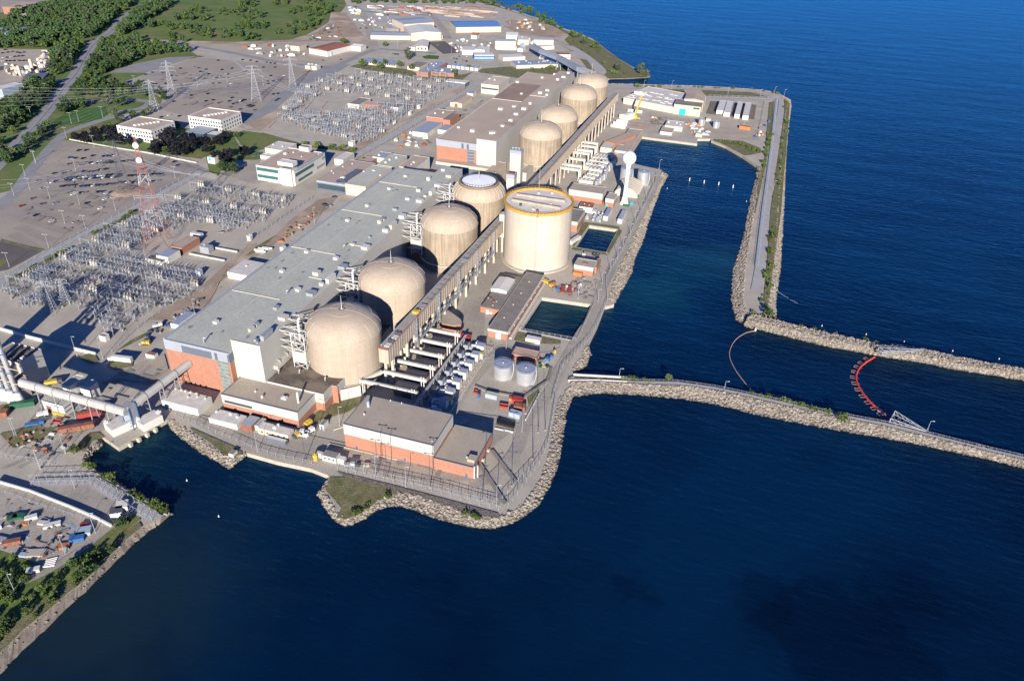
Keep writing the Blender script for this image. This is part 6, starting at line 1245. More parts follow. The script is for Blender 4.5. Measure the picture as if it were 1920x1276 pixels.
p = P(zg(965, 860), 0); t = thing('transfer_tower', 'grey transfer tower where the two conveyor galleries meet', 'tower', (c.x, c.y, 0)); worldbox(t, 'tower_shaft', 'steel', c.x-2.4, c.x+2.4, c.y-2.4, c.y+2.4, 3, 15); mb = MB(); [mb.bar((c.x+sx*2.6, c.y+sy*2.6, 0), (c.x+sx*2.6, c.y+sy*2.6, 14), .4) for sx in (-1, 1) for sy in (-1, 1)]; [mb.bar((c.x-2.6, c.y-2.6, z), (c.x+2.6, c.y-2.6, z+3), .25) for z in (0, 4, 8)]; mb.build('frame', 'blue', t)
t = bld('white_workshop', 'white two-storey block with green-grey roof and yellow base under the conveyor', 'building', y6(625, 888), y6(945, 965), y6(1045, 875), bot=y6(985, 1115), wall='white', roof='roof_green', wins=[('S', 5.2, .5, 1, 5, .45, .85), ('E', 4.6, .6, 2, 5, .1, .9), ('E', 2, .6, 2, 5, .1, .9)], doors=[('S', .25, 3.4, 4.2, 'rust')], vents=[(y6(915, 860), 1.2, .8, .6)])
worldbox(t, 'yellow_base', 'yellow', t.location.x+6, t.location.x+t['_w'], t.location.y-1.2, t.location.y-.1, 0, 1.6)
bld('white_hall', 'white hall with grey roof, its left half in shadow behind the conveyor', 'building', y6(920, 650), y6(1050, 668), y6(1262, 510), h=10, wall='white', roof='roof_green')
bld('white_hall', 'lower white hall right of the shadowed one behind the conveyor', 'building', y6(1130, 740) if 0 else y6(1180, 660), y6(1340, 690), y6(1470, 600), h=8, wall='white', roof='roof_green', vents=[(y6(1380, 590), 1.2, 1.2, .8)])
for i, (a, b, c_) in enumerate(((zg(770, 925), zg(835, 985), zg(1000, 895)), (zg(1005, 900), zg(1065, 945), zg(1185, 850)))):
    bld('pier_building', 'white plant shed on the intake pier, %s one' % ('left', 'right')[i], 'shed', a, b, c_, h=4.5, wall='white', roof='roof_white', par=0, vents=[(a, 2, 1.5, 1.2), (c_, 2, 2, 1)])
for i in range(4):
    k = .2+.17*i; a_, b_ = Vector(V2(zg(885, 1112))), Vector(V2(zg(1250, 900))); q = a_.lerp(b_, k); mb = MB(); d2 = (b_-a_).normalized(); nn = Vector((d2.y, -d2.x)); mb.bar((q.x+nn.x*1.2, q.y+nn.y*1.2, WZ-1), (q.x+nn.x*1.2, q.y+nn.y*1.2, -.2), 1.6, 1.6); single('pier_pile', 'concrete pile under the intake pier, %s' % ('leftmost', 'second from left', 'third from left', 'rightmost')[i], 'pile', mb, 'beige')
p = P(zg(950, 965)); mb = MB(); mb.lathe((p.x, p.y), [(2.0, 0), (1.2, 1.2), (0.01, 1.8)], 12); single('dark_pile', 'dark heap on the intake pier', 'heap', mb, 'darksteel')
# wagons, trucks and boxes of the left yard
def wagon(q, lab, L_=14, rot=0.0, m='red'):
    p = P(q); t = thing('rail_wagon', lab, 'rail wagon', (p.x, p.y, 0), rot); mb = MB(); mb.box(-L_/2, L_/2, -1.6, 1.6, 1.1, 3.6); L(t, mb).build('tub', m, t); mb = MB(); mb.box(-L_/2+.3, L_/2-.3, -1.3, 1.3, 3.6, 3.7); L(t, mb).build('load', 'rust', t)
    mb = MB(); [mb.box(x-.1, x+.1, -1.7, 1.7, 1.2, 3.6) for x in [-L_/2+k*L_/8 for k in range(9)]]; L(t, mb).build('stake', m, t)
    for x in (-L_/2+2, L_/2-2): mb = MB(); mb.box(x-1.2, x+1.2, -1.4, 1.4, .2, 1); L(t, mb).build('bogie', 'darksteel', t)
wagon(zg(580, 985), 'long rust-red open wagon nearest the water in the left yard', 17, .66, 'rust')
wagon(zg(680, 880), 'bright red flat wagon behind the long rust-red one', 12, .66, 'red'); wagon(zg(735, 845), 'bright red wagon half under the conveyor', 10, .66, 'red')
container(zg(650, 840), 'white box between the red wagons and the white workshop', 5, 2.6, 2.8, .6, 'white')
container(zg(20, 870), 'rust-red container at the left edge', 6, 4, 2.8, .5, 'rust'); container(zg(175, 800), 'dark green container beside the stacks', 12, 2.8, 2.8, .6, 'green')
truck(zg(265, 945), 'bright blue flatbed load in the left yard', 9, .7, 'blue', 'blue', 1.9)
truck(zg(325, 872), 'white van by the white workshop', 5.5, .7, 'carwhite', 'carwhite', 2.2, 'van', 'van')
truck(zg(405, 635), 'yellow and black loader in front of the boiler house', 9, .75, 'yellow', 'darksteel', 2.8, 'loader', 'loader')
truck(zg(905, 470), 'white articulated truck parked left of the brick end wall', 15, 3.3, 'white', 'white', 4)
skip(zg(432, 925), 'small red skip in the left yard', 'red', .3, 4); skip(zg(460, 960), 'rusty box with timber in the left yard', 'rust', .8, 3)
truck(zg(1180, 210), 'white car-like van parked on the track beside the turbine hall', 6, .75, 'carwhite', 'carwhite', 1.8, 'van', 'van')
truck(zg(1095, 340), 'yellow excavator among the scrap beside the turbine hall', 5, .3, 'yellow', 'yellow', 2.6, 'excavator', 'excavator')
r = random.Random(11)
for i in range(26):
    k = i/25; x, y = 1060+(1500-1060)*k+r.uniform(-25, 25), 330-(330-20)*k+r.uniform(-22, 22)
    container(zg(x, y), 'heap of dark scrap parts between the track and the turbine hall', r.uniform(1.5, 4), r.uniform(1, 2), r.uniform(.6, 1.6), r.uniform(0, 3), r.choice(['darksteel', 'steel', 'roof_grey', 'carblue', 'dark_band', 'wood']), 'scrap_piece', 'scrap', group='scrap beside the turbine hall')
# bottom-left storage yard
for q, lab, l_, w_, h_, ro, m in ((zl(425, 535), 'blue tarpaulin-covered stack nearer the fence track', 6, 4.5, 2.2, .6, 'lightblue'), (zl(392, 565), 'blue tarpaulin-covered stack beside the timber poles', 6, 4, 2.2, .6, 'blue'), (zl(65, 590), 'red container at the left of the storage yard', 7, 2.4, 2.4, .65, 'rust'),
    (zl(620, 410), 'white domed shelter box by the fence corridor', 5, 5, 3, .6, 'white'), (zl(590, 440), 'white box with black roof by the fence corridor', 5, 4.5, 3, .6, 'white'), (zl(265, 500), 'white boat on a cradle in the storage yard', 7, 2.6, 1.6, .7, 'white'),
    (zl(222, 490), 'cream boat-shaped crate in the storage yard', 5, 2, 1.4, .2, 'cream'), (zl(160, 465), 'white and blue pump truck in the storage yard', 5, 2.2, 2, .8, 'white'), (zl(100, 455), 'dark green heap of nets, leftmost in the storage yard', 5, 3, 1.6, .3, 'green'), (zl(65, 465), 'dark green heap by the left edge of the storage yard', 4, 3, 1.6, .9, 'green'),
    (zl(320, 605), 'orange timber stack in the storage yard', 5, 3, 1.2, .5, 'orange2'), (zl(425, 497), 'small red crate in the storage yard', 3, 2, 1.4, .2, 'red'), (zl(130, 490), 'orange skip by the green heaps', 3, 2, 1.2, .2, 'orange2'), (zl(180, 640), 'pale scrap heap low in the storage yard', 8, 4, 1.2, .4, 'concrete'), (zl(120, 650), 'bluish crate low in the storage yard', 3, 2, 1.4, .2, 'lightblue'), (zl(15, 575), 'stack of pipes at the far left of the storage yard', 8, 3, 1.2, .1, 'steel')):
    container(q, lab, l_, w_, h_, ro, m, 'stored_item', 'stored item', roofm=('darksteel' if 'black roof' in lab else None))
for i in range(5):
    a, b = P(zl(200+i*8, 705-i*9), .5), P(zl(275+i*4, 695-i*10), .5); mb = MB(); mb.tube(a, b, .45, 8); single('white_pipe', 'long white pipe lying beside the track in the storage yard', 'pipe', mb, 'white', group='white pipes by the track')
for i in range(8):
    a, b = P(zl(325+i*7, 485+(i % 4)*7), .3), P(zl(365+i*3, 495+(i % 4)*7), .3); mb = MB(); mb.bar(a, b, .5); single('steel_beam', 'bluish steel beam in the row behind the white boat', 'beam', mb, 'lightblue', group='steel beams in the storage yard')
p = P(zl(170, 725)); container(zl(172, 728), 'white fuel tank lying in the bushes by the track', 5, 2.2, 2, .6, 'white', 'fuel_tank', 'tank')
# rocks line, white wall of bottom-left
mb = MB(); mb.path([P(zl(-20, 272), 1), P(zl(150, 322), 1), P(zl(350, 400), 1), P(zl(480, 455), 1), P(zl(560, 497), 1)], .7, 2); single('boundary_wall', 'long white boundary wall across the bottom-left yard', 'wall', mb, 'white')
mb = MB(); mb.path([P(zg(0, 222), 1), P(zg(220, 285), 1), P(zg(360, 320), 1), P(zg(560, 372), 1), P(zg(715, 410), 1)], .8, 2); single('boundary_wall', 'white retaining wall along the shadowed substation edge', 'wall', mb, 'white')
# ---------------------------------------------------------------- far industrial area
def B_(*a, **k): return bld(*a, **k)
B_('warehouse', 'long beige warehouse with slate roof in the far yard', 'warehouse', zb(1015, 265), zb(1318, 270), zb(1290, 238), bot=zb(1320, 300), wall='beige', roof='roof_bluegrey', par=0, gable=('x', 2))
B_('warehouse', 'big warehouse with bright white roof in the far yard', 'warehouse', zb(1320, 250), zb(1545, 244), zb(1488, 172), h=12, wall='beige', roof='white', par=0, gable=('y', 2))
B_('warehouse', 'slate-blue-roofed warehouse behind the bright white roof', 'warehouse', zb(1268, 183), zb(1490, 168), zb(1450, 125), h=15, wall='beige', roof='roof_bluegrey', par=0, gable=('x', 2))
B_('office_block', 'two-storey office with dark bands in front of the white-roofed warehouse', 'office', zb(1388, 262), zb(1556, 262), zb(1545, 246), bot=zb(1555, 292), wall='beige', roof='roof_bluegrey', par=0, wins=[('S', 1.2, 1.6, 12, 5, .02, .98), ('S', 4.6, 1.6, 12, 5, .02, .98)])
B_('white_house', 'white gabled house with cream roof below the far warehouses', 'house', zb(1355, 350), zb(1443, 352), zb(1405, 300), bot=zb(1443, 383), wall='beige', roof='roof_white', par=0, gable=('y', 1.5), wins=[('S', 2, 3, 3, 2)])
B_('white_house', 'small white shed left of the white gabled house', 'shed', zb(1303, 352), zb(1352, 354), zb(1340, 325), h=5, wall='white', roof='white', par=0)
B_('blue_shed', 'long beige shed with bright blue roof near the lake in the far yard', 'shed', zc(60, 205), zc(398, 200), zc(352, 155), bot=zc(400, 240), wall='beige', roof='roof_blue', par=0, gable=('x', 4), vents=())
B_('white_tent', 'white tent hall beside the construction site', 'tent', zc(435, 262), zc(525, 265), zc(510, 238), h=8, wall='white', roof='white', par=0, gable=('x', 2))
B_('white_tent', 'cream hall right of the white tent hall', 'hall', zc(522, 298), zc(603, 300), zc(580, 270), h=8, wall='beige', roof='roof_white', par=0)
B_('process_building', 'beige process building with slate roof, left of the far pair', 'building', zc(352, 308), zc(508, 310), zc(500, 292), h=12, wall='beige', roof='roof_bluegrey', par=0, gable=('x', 1.5))
B_('process_building', 'beige process building with slate roof, right of the far pair', 'building', zc(640, 298), zc(790, 302), zc(780, 286), h=12, wall='beige', roof='roof_bluegrey', par=0, gable=('x', 1.5))
for i, (x, y) in enumerate(((428, 320), (468, 320), (712, 312), (750, 312))): tank('process_tank', 'white process tank in front of a far beige building, %s from the left' % GL[i].replace('nearest', 'first'), zc(x, y), 5, 9, 'white', 'white', group='white process tanks')
B_('white_hall', 'low white hall before the left beige process building', 'hall', zc(360, 348), zc(512, 352), zc(520, 330), h=5, wall='white', roof='roof_white', par=0)
B_('white_hall', 'small white pumphouse between the far process buildings', 'building', zc(520, 362), zc(560, 366), zc(565, 350), h=5, wall='white', roof='white', par=0)
B_('white_hall', 'white hall before the right beige process building', 'hall', zc(655, 355), zc(795, 345), zc(790, 330), h=5, wall='white', roof='roof_white', par=0)
B_('white_hall', 'white hall with stepped roof next to the blue building', 'hall', zc(105, 375), zc(198, 378), zc(190, 350), h=7, wall='white', roof='roof_white', par=0)
B_('white_hall', 'white hall end piece behind the blue building', 'hall', zc(200, 368), zc(278, 372), zc(265, 345), h=7, wall='white', roof='white', par=0)
B_('blue_building', 'two-storey bright blue building with pale roof', 'building', zc(195, 415), zc(347, 415), zc(310, 392), bot=zc(350, 448), wall='blue', roof='roof_white', par=0, wins=[('S', 1.4, 2, 12, 3, .02, .98, 'lightblue'), ('S', 5.4, 2, 12, 3, .02, .98, 'lightblue'), ('E', 1.4, 5, 4, 3)])
B_('warehouse', 'white-roofed shed behind the pale blue long roof', 'shed', zc(412, 432), zc(578, 424), zc(570, 400), h=5, wall='cream', roof='white', par=0)
B_('warehouse', 'long shed with pale blue ribbed roof in front of the far group', 'shed', zc(512, 490), zc(825, 480), zc(770, 445), h=5, wall='cream', roof='silverroof', par=0, vents=rv(14, 5, 3, zc(520, 480), zc(810, 475), zc(770, 450), 1, 1.5))
B_('shed', 'white shed with dark red roof by the far coast road', 'shed', zc(812, 408), zc(916, 410), zc(905, 396), h=7, wall='white', roof='roof_rust', par=0, wins=[('S', 2, 1, 8, 2)])
B_('shed', 'small white shed left of the dark red roof', 'shed', zc(682, 415), zc(790, 420), zc(780, 402), h=5, wall='white', roof='roof_white', par=0)
B_('workshop_hall', 'white hall with rusty red roof in the dirt yard', 'hall', zb(555, 362), zb(690, 385), zb(822, 330), h=8, wall='white', roof='roof_rust', par=0, gable=('y', 2), doors=[('S', .3, 5, 5, 'cream'), ('S', .7, 5, 5, 'cream')])
B_('workshop_hall', 'white lean-to along the rusty red roofed hall', 'hall', zb(692, 392), zb(720, 395), zb(830, 348), h=5, wall='white', roof='roof_brown', par=0)
B_('beige_hut', 'beige block left of the rusty-roofed hall', 'building', zb(415, 342), zb(480, 350), zb(520, 330), h=7, wall='beige', roof='roof_brown', par=0)
B_('white_house', 'white cluster house right of the rusty-roofed hall', 'house', zb(870, 345), zb(945, 350), zb(960, 330), h=7, wall='white', roof='white', par=0, gable=('x', 2))
B_('grey_shed', 'grey open shed beside the upper lane of the far yard', 'shed', zb(1130, 210), zb(1230, 218), zb(1225, 190), h=5, wall='roof_grey', roof='silverroof', par=0)
B_('long_office', 'long office with slate roof and cream walls behind the trees', 'office', zb(935, 458), zb(1218, 482), zb(1262, 452), bot=zb(1220, 500), wall='beige', roof='roof_bluegrey', par=0, wins=[('S', 2, 1.6, 16, 2.4, .02, .98)])
B_('brick_office', 'brick office with pale blue-grey roof by the far substation', 'office', zb(1360, 535), zb(1445, 545), zb(1570, 465), h=6, wall='brick_dark', roof='roof_bluegrey', par=0, vents=rv(5, 6, 4, zb(1370, 530), zb(1450, 540), zb(1560, 470), 1, 2))
B_('brick_office', 'low pale-roofed office right of the brick one by the far substation', 'office', zb(1470, 540), zb(1640, 550), zb(1690, 515), h=5, wall='brick_dark', roof='silverroof', par=0, vents=rv(8, 5, 6, zb(1480, 535), zb(1630, 545), zb(1680, 520), 1, 2))
for i in range(7):
    x = 1590+i*34; B_('portable_classroom', 'white portable cabin in the row by the far offices, %s' % ordl(i), 'cabin', zb(x, 488+i*3.5), zb(x+24, 491+i*3.5), zb(x+10, 470+i*3.2), h=4, wall='white', roof='silverroof', par=0, group='portable cabins by the far offices')
B_('grey_office', 'small grey-roofed office before the brick one', 'office', zb(1290, 495), zb(1380, 505), zb(1440, 470), h=5, wall='beige', roof='roof_grey', par=0)
B_('gate_house', 'white gate canopy at the far road junction', 'canopy', zb(525, 490), zb(615, 498), zb(640, 485), h=5, wall='cream', roof='roof_white', par=0, vents=((zb(545, 480), 3, 3, 1), (zb(580, 484), 3, 3, 1), (zb(610, 488), 3, 3, 1)))
B_('small_house', 'white house with red roof beside the blue-roofed shed', 'house', zc(172, 262), zc(215, 265), zc(210, 250), h=6, wall='white', roof='roof_rust', par=0, gable=('x', 3))
# elevated pipe bridge over to the far domes
pts = [zc(628, 345), zc(705, 388), zc(830, 435), zc(915, 482), zc(985, 520), zc(1085, 555)]; zz = [14, 16, 17, 18, 20, 20]
w_ = [P(q, z) for q, z in zip(pts, zz)]
t = thing('pipe_bridge', 'long blue-grey elevated pipe bridge running down to the farthest dome', 'pipe bridge', (w_[0].x, w_[0].y, 0))
mb = MB(); mb.path(w_, 9, 5); mb.build('truss_deck', 'roof_bluegrey', t)
mb = MB(); [mb.path([q+Vector((s, 0, 3)) for q in w_], .8, 1.2) for s in (-3.6, 3.6)]; mb.build('side_rail', 'steel', t)
for q in w_[1:]: mb = MB(); [mb.bar((q.x+s, q.y, 0), (q.x+s*.6, q.y, q.z), .8) for s in (-3.5, 3.5)]; mb.bar((q.x-3.5, q.y, 2), (q.x+2.5, q.y, q.z-2), .4); mb.bar((q.x+3.5, q.y, 2), (q.x-2.5, q.y, q.z-2), .4); mb.build('trestle', 'steel', t)
# white offices by the car parks
for nm, A, B2, C, bt in (('white three-storey office with rows of dark windows behind the dark trees', za(870, 942), za(1135, 978), za(1280, 905), za(1132, 1075)), ('white three-storey office with glazed corners beside the upper car park', za(1405, 870), za(1660, 900), za(1822, 838), za(1662, 965))):
    wn = []
    for k in range(3): wn += [('S', 1.6+k*3.9, 1.9, 12, 2.0, .03, .97), ('E', 1.6+k*3.9, 1.9, 7, 2.0, .1, .97)]
    t = bld('office_block', nm, 'office', A, B2, C, h=13.2, wall='white', roof='roof_brown', par=.8, trim='white', wins=wn)
    W_, D_ = t['_w'], t['_d']
    for k in range(3): mb = MB(); mb.box(W_-1.4, W_+.1, -.1, 1.4, 1.5+k*3.9, 3.5+k*3.9); L(t, mb).build('corner_window', 'greenglass', t)
    for k in range(7): mb = MB(); x = W_*(.35+.05*k); y = D_*(.2+.09*k); mb.box(x, x+3.5, y, y+2.2, 13.3, 14.6); L(t, mb).build('roof_unit', 'white', t)
B_('grey_lowrise', 'low blue-grey flat roof between the two white offices', 'building', za(1380, 985), za(1530, 1000), za(1640, 955), h=5, wall='glass', roof='roof_bluegrey', par=0)
B_('grey_lowrise', 'small white-roofed kiosk right of the low blue-grey roof', 'building', za(1545, 1000), za(1620, 1010), za(1650, 985), h=4, wall='glass', roof='white', par=0)
B_('white_cube', 'white cube gatehouse with green window by the lower car park corner', 'gatehouse', za(1548, 1175), za(1604, 1182), za(1618, 1158), bot=za(1604, 1230), wall='white', roof='white', wins=[('S', 3, 3, 1, 2.5, .1, .6, 'teal')])
mb = MB(); mb.path([P(za(520, 1042), .6), P(za(700, 1075), .6), P(za(900, 1110), .6), P(za(1100, 1140), .6), P(za(1470, 1215), .6)], 1.2, 1.0); single('roadside_wall', 'long low white wall along the top of the lower car park', 'wall', mb, 'white')
# left industrial estate
for (a, b, c, l, h_, wm, rm) in ((za(-60, 660), za(30, 665), za(22, 600), 'pale blue building at the left edge of the concrete works', 14, 'lightblue', 'white'), (za(15, 52), za(160, 58), za(230, 20), 'brick building with tan roof in the top left corner', 12, 'brick_dark', 'roof_brown'), (za(-120, 240), za(40, 250), za(35, 195), 'pale building with blue-grey roof at the left edge behind the wood', 9, 'lightblue', 'roof_bluegrey'),
    (za(125, 108), za(240, 115), za(245, 98), 'low brick building near the top left wood', 6, 'brick_dark', 'roof_white')):
    B_('industrial_building', l, 'building', a, b, c, h=h_, wall=wm, roof=rm, par=.3)
for i, (x, y, hh_, rr) in enumerate(((160, 590, 16, 2.0), (252, 550, 18, 2.2), (215, 530, 7, 4), (285, 560, 6, 2.5))):
    p = P(za(x, y)); t = thing('silo', 'silo of the concrete works left of the main road, %s' % ordl((0, 2, 1, 3)[i]), 'silo', (p.x, p.y, 0), 0, 'silos of the concrete works'); mb = MB(); mb.lathe((p.x, p.y), [(rr*.4, 3), (rr, 6 if hh_ > 10 else 3.1), (rr, hh_), (.01, hh_+1)], 14); mb.build('drum', 'beige' if i != 2 else 'whitesteel', t, True); mb = MB(); [mb.bar((p.x+rr*.8*math.cos(a), p.y+rr*.8*math.sin(a), 0), (p.x+rr*.8*math.cos(a), p.y+rr*.8*math.sin(a), 6), .4) for a in (0, 1.57, 3.14, 4.71)]; mb.build('leg_frame', 'steel', t)
bld('storage_shed', 'dark machinery shed of the concrete works', 'shed', za(165, 585), za(330, 580), za(300, 545), h=4, wall='darksteel', roof='dark_band', par=0)
# ================================================================ fences
def fence(lab, pts, h=3.0, step=4.0, maxp=70, rail=True, world=None):
    w_ = world or [P(q) for q in pts]
    t = thing('chain_fence', lab, 'fence', (w_[0].x, w_[0].y, 0))
    mb = MB()
    for a, b in zip(w_, w_[1:]): mb.add([a, b, b+Vector((0, 0, h)), a+Vector((0, 0, h))], [(0, 1, 2, 3)])
    mb.build('mesh_panel', 'chain', t)
    if rail: mb = MB(); mb.path([q+Vector((0, 0, h)) for q in w_], .12, .12); mb.build('top_rail', 'steel', t)
    tot = sum((b-a).length for a, b in zip(w_, w_[1:])); step = max(step, tot/maxp); d = 0
    for a, b in zip(w_, w_[1:]):
        ln = (b-a).length
        while d < ln: q = a.lerp(b, d/ln); mb = MB(); mb.box(q.x-.09, q.x+.09, q.y-.09, q.y+.09, 0, h+.3); mb.build('post', 'steel', t); d += step
        d -= ln
    return t
fence('outer chain fence along the front point of the plant', [zk(250, 560), zk(500, 615), zk(850, 690), zk(1285, 812)], 3, 5)
fence('inner chain fence in front of the workshop yard', [zk(300, 545), zk(520, 590), zk(860, 668), zk(1275, 785), zk(1530, 500)], 3, 5)
fence('chain fence closing the right corner of the front point', [zk(1285, 812), zk(1350, 790), zk(1545, 515), zk(1600, 400), zk(1650, 100), zi(1570, 850), zi(1640, 620), zi(1660, 590)], 3, 5)
fence('seawall chain fence beside the intake basin road', [zi(1660, 590), zi(1860, 380), zi(1914, 285), zj(1510, 1060), zj(1500, 900)], 3, 5)
fence('seawall chain fence running up past the drum', [zj(1500, 900), zj(1540, 820), zj(1640, 650), zj(1750, 420), zj(1870, 180), zd(600, 940)], 3, 6)
fence('quay chain fence along the left front quay', [zh(155, 850), zh(300, 920), zh(480, 1000), zh(620, 1060), zh(830, 1150), zh(1000, 1195), zh(1240, 1245)], 2.6, 5)
fence('chain fence round the near side of the intake basin', [zi(1330, 320), zi(1500, 350), zi(1760, 395)], 2.4, 4)
fence('chain fence on the inner edge of the seawall bridge by the intake basin', [zi(1760, 395), zi(1890, 120)], 1.6, 3)
for nm, o in (('left', 0), ('right', 12)): fence('tall chain fence along the %s side of the causeway path' % nm, [zd(1618-o*0+o, 305), zd(1590+o, 560), zd(1555+o, 860), zd(1500+o, 1276), f_(1424+o/4, 440), f_(1417+o/4, 505)], 3.2, 8)
fence('chain fence across the top of the storage block yard', [zd(1040, 283), zd(1300, 292), zd(1618, 305)], 3, 8)
fence('chain fence beside the storage block yard road', [zd(1525, 330), zd(1500, 480), zd(1460, 650)], 3, 8)
fence('substation fence along the lower car park, upper line', [ze(-60, 1030), ze(0, 985), ze(340, 770), ze(700, 585), ze(1100, 375), ze(1500, 150)], 3, 9)
fence('substation fence along the lower car park, lower line', [ze(-60, 1080), ze(0, 1030), ze(340, 810), ze(700, 620), ze(1100, 410), ze(1520, 185)], 3, 9)
fence('far substation fence, upper line along the railway strip', [zb(870, 1170), zb(1140, 1020), zb(1430, 850), zb(1740, 665)], 3, 12)
fence('far substation fence, lower line along the railway strip', [zb(905, 1200), zb(1160, 1060), zb(1440, 890), zb(1750, 700)], 3, 12)
fence('chain fence between the near substation and the turbine hall track', [zg(840, 400), zg(1000, 250), zg(1260, 60), zf(20, 1190), zf(300, 830), zf(480, 700), zf(740, 530)], 3, 7)
fence('fence corridor line nearest the cove on the bottom-left quay', [zl(150, 268), zl(470, 258), zl(560, 310), zl(690, 385), zl(805, 458)], 3.4, 4)
fence('fence corridor line farther from the cove on the bottom-left quay', [zl(160, 298), zl(455, 292), zl(540, 345), zl(670, 425), zl(775, 482)], 3.4, 4)
ribbon('gravel_strip', 'paleroad', [zl(155, 285), zl(462, 275), zl(550, 328), zl(680, 405), zl(790, 470)], 6)
fence('low fence in the bottom-left yard parallel to the white wall', [zl(30, 340), zl(200, 400), zl(360, 450), zl(430, 475)], 2.4, 5)
fence('security fence across the left yard', [zg(-20, 1150), zg(60, 1200), zg(250, 1225), zg(400, 1250)], 3.4, 4)
# ================================================================ lamps, poles
def lampproto(h, heads):
    t = thing('lamp_post', 'x', 'lamp post', (0, 0, 0)); mb = MB(); mb.tube((0, 0, 0), (0, 0, h), .2, 6, .1); mb.build('pole', 'steel' if h < 20 else 'darksteel', t)
    mb = MB()
    if heads == 2: mb.bar((-1.8, 0, h), (1.8, 0, h), .14); mb.box(-2.3, -1.2, -.25, .25, h-.1, h+.12); mb.box(1.2, 2.3, -.25, .25, h-.1, h+.12)
    else: mb.bar((0, 0, h-.1), (1.6, 0, h+.1), .12); mb.box(1.1, 2.1, -.22, .22, h, h+.2)
    mb.build('lamp_head', 'whitesteel' if h < 20 else 'darksteel', t); mb = MB(); mb.tube((0, 0, 0), (0, 0, .5), .4, 8); mb.build('footing', 'concrete', t)
    return t
LP = {}
def lamps(lst, h, heads, where, rot=.2):
    if (h, heads) not in LP: LP[(h, heads)] = [lampproto(h, heads), False]
    lst = sorted(lst, key=lambda q: q[0])
    for i, q in enumerate(lst):
        e = LP[(h, heads)]; p = P(q); lab = '%s lamp post %s' % (ordl(i) if len(lst) > 1 else ('twin-head' if heads == 2 else 'slim'), where)
        if not e[1]: e[1] = True; e[0].location = (p.x, p.y, 0); e[0].rotation_euler = (0, 0, rot); e[0]['label'] = lab; o = e[0]
        else: o = copy_tree(e[0], (p.x, p.y, 0), rot, lab)
        o['group'] = 'lamp posts'
lamps([zk(45, 490), zk(510, 575), zk(570, 600), zk(845, 665), zk(1180, 745), zk(1368, 655), zk(1505, 480), zk(1540, 310), zk(1585, 295)], 22, 2, 'on the workshop yard')
lamps([zk(265, 268), zh(810, 1140), zk(1435, 310), zi(1232, 470), zk(497, 590), zk(1272, 778), zk(690, 720 - 60)], 13, 1, 'along the front quay and yard')
lamps([zj(1290, 1035), zj(1440, 1060), zj(1470, 930), zj(1530, 830), zj(1585, 740), zj(1625, 660), zj(1680, 560), zj(1715, 460), zj(1760, 380), zj(1800, 280), zj(1850, 190), zd(618, 900)], 10, 1, 'along the seawall road beside the drum')
lamps([zg(125, 1025), zg(490, 1150), zg(300, 1270), zl(75, 48), zl(205, 210), zl(378, 312), zl(80, 838), zl(330, 640), zl(480, 530)], 12, 1, 'in the left yards')
lamps([zg(770, 445), zg(580, 440), zg(1465, 150), zf(757, 720), ze(1410, 1000)], 15, 1, 'between the substation and the hall')
lamps([ze(x, y) for x, y in ((567, 158), (375, 370), (595, 412), (485, 552), (640, 590), (865, 455), (365, 735), (105, 345), (70, 875), (225, 305), (190, 200), (268, 100), (920, 650), (820, 650), (1310, 215))], 11, 2, 'in the lower car park')
lamps([za(x, y) for x, y in ((705, 1100), (770, 880), (590, 910), (535, 925), (500, 1040), (265, 1215), (545, 470), (350, 700), (238, 880), (1010, 640), (1700, 620), (1480, 650))]+[zb(x, y) for x, y in ((215, 640), (705, 640), (1365, 600), (1505, 590), (1220, 360), (1620, 400), (1218, 280))], 12, 2, 'in the upper car parks and roads')
lamps([zd(x, y) for x, y in ((1205, 270), (1480, 290), (1600, 265), (1683, 290), (725, 215), (488, 210), (1635, 620), (1590, 1090), (1340, 540), (1215, 480), (885, 500), (1465, 600))], 11, 1, 'on the far peninsula')
lamps([f_(1161, 706), f_(1358, 730), f_(1739, 805)], 6, 1, 'on the south breakwater')
# channel posts and buoys
for i, (x, y) in enumerate(((878, 1000), (1002, 1020), (1127, 1035), (1249, 1060))):
    p = P(zd(x, y), WZ); t = thing('marker_buoy', 'white channel marker in the far harbour, %s of four' % ordl(i), 'buoy', (p.x, p.y, WZ), 0, 'channel markers'); mb = MB(); mb.tube((p.x, p.y, WZ-.5), (p.x, p.y, WZ+2.2), .4, 10, .5); mb.build('post', 'white', t); mb = MB(); mb.tube((p.x, p.y, WZ+2.2), (p.x, p.y, WZ+3.6), .6, 10, .15); mb.build('topmark', 'white', t)
for i, (q, w2) in enumerate(((zl(940, 270), 'in the left cove'), (zl(1100, 450), 'outside the left cove'), (zd(1365, 1175), 'below the causeway bank'), (zd(688, 1065), 'beside the seawall rocks'), (f_(1541, 611), 'north of the breakwater, leftmost'), (f_(1624, 627), 'north of the breakwater, second'), (f_(1695, 641), 'north of the breakwater, third'), (f_(1786, 658), 'north of the breakwater, fourth'), (f_(1873, 673), 'north of the breakwater, rightmost'))):
    p = P(q, WZ); mb = MB(); mb.lathe((p.x, p.y), [(.01, WZ-.4), (.4, WZ-.1), (.4, WZ+.3), (.15, WZ+.6), (.1, WZ+1.1), (.01, WZ+1.2)], 12); single('buoy', 'small pale buoy floating %s' % w2, 'buoy', mb, 'white', smooth=True)
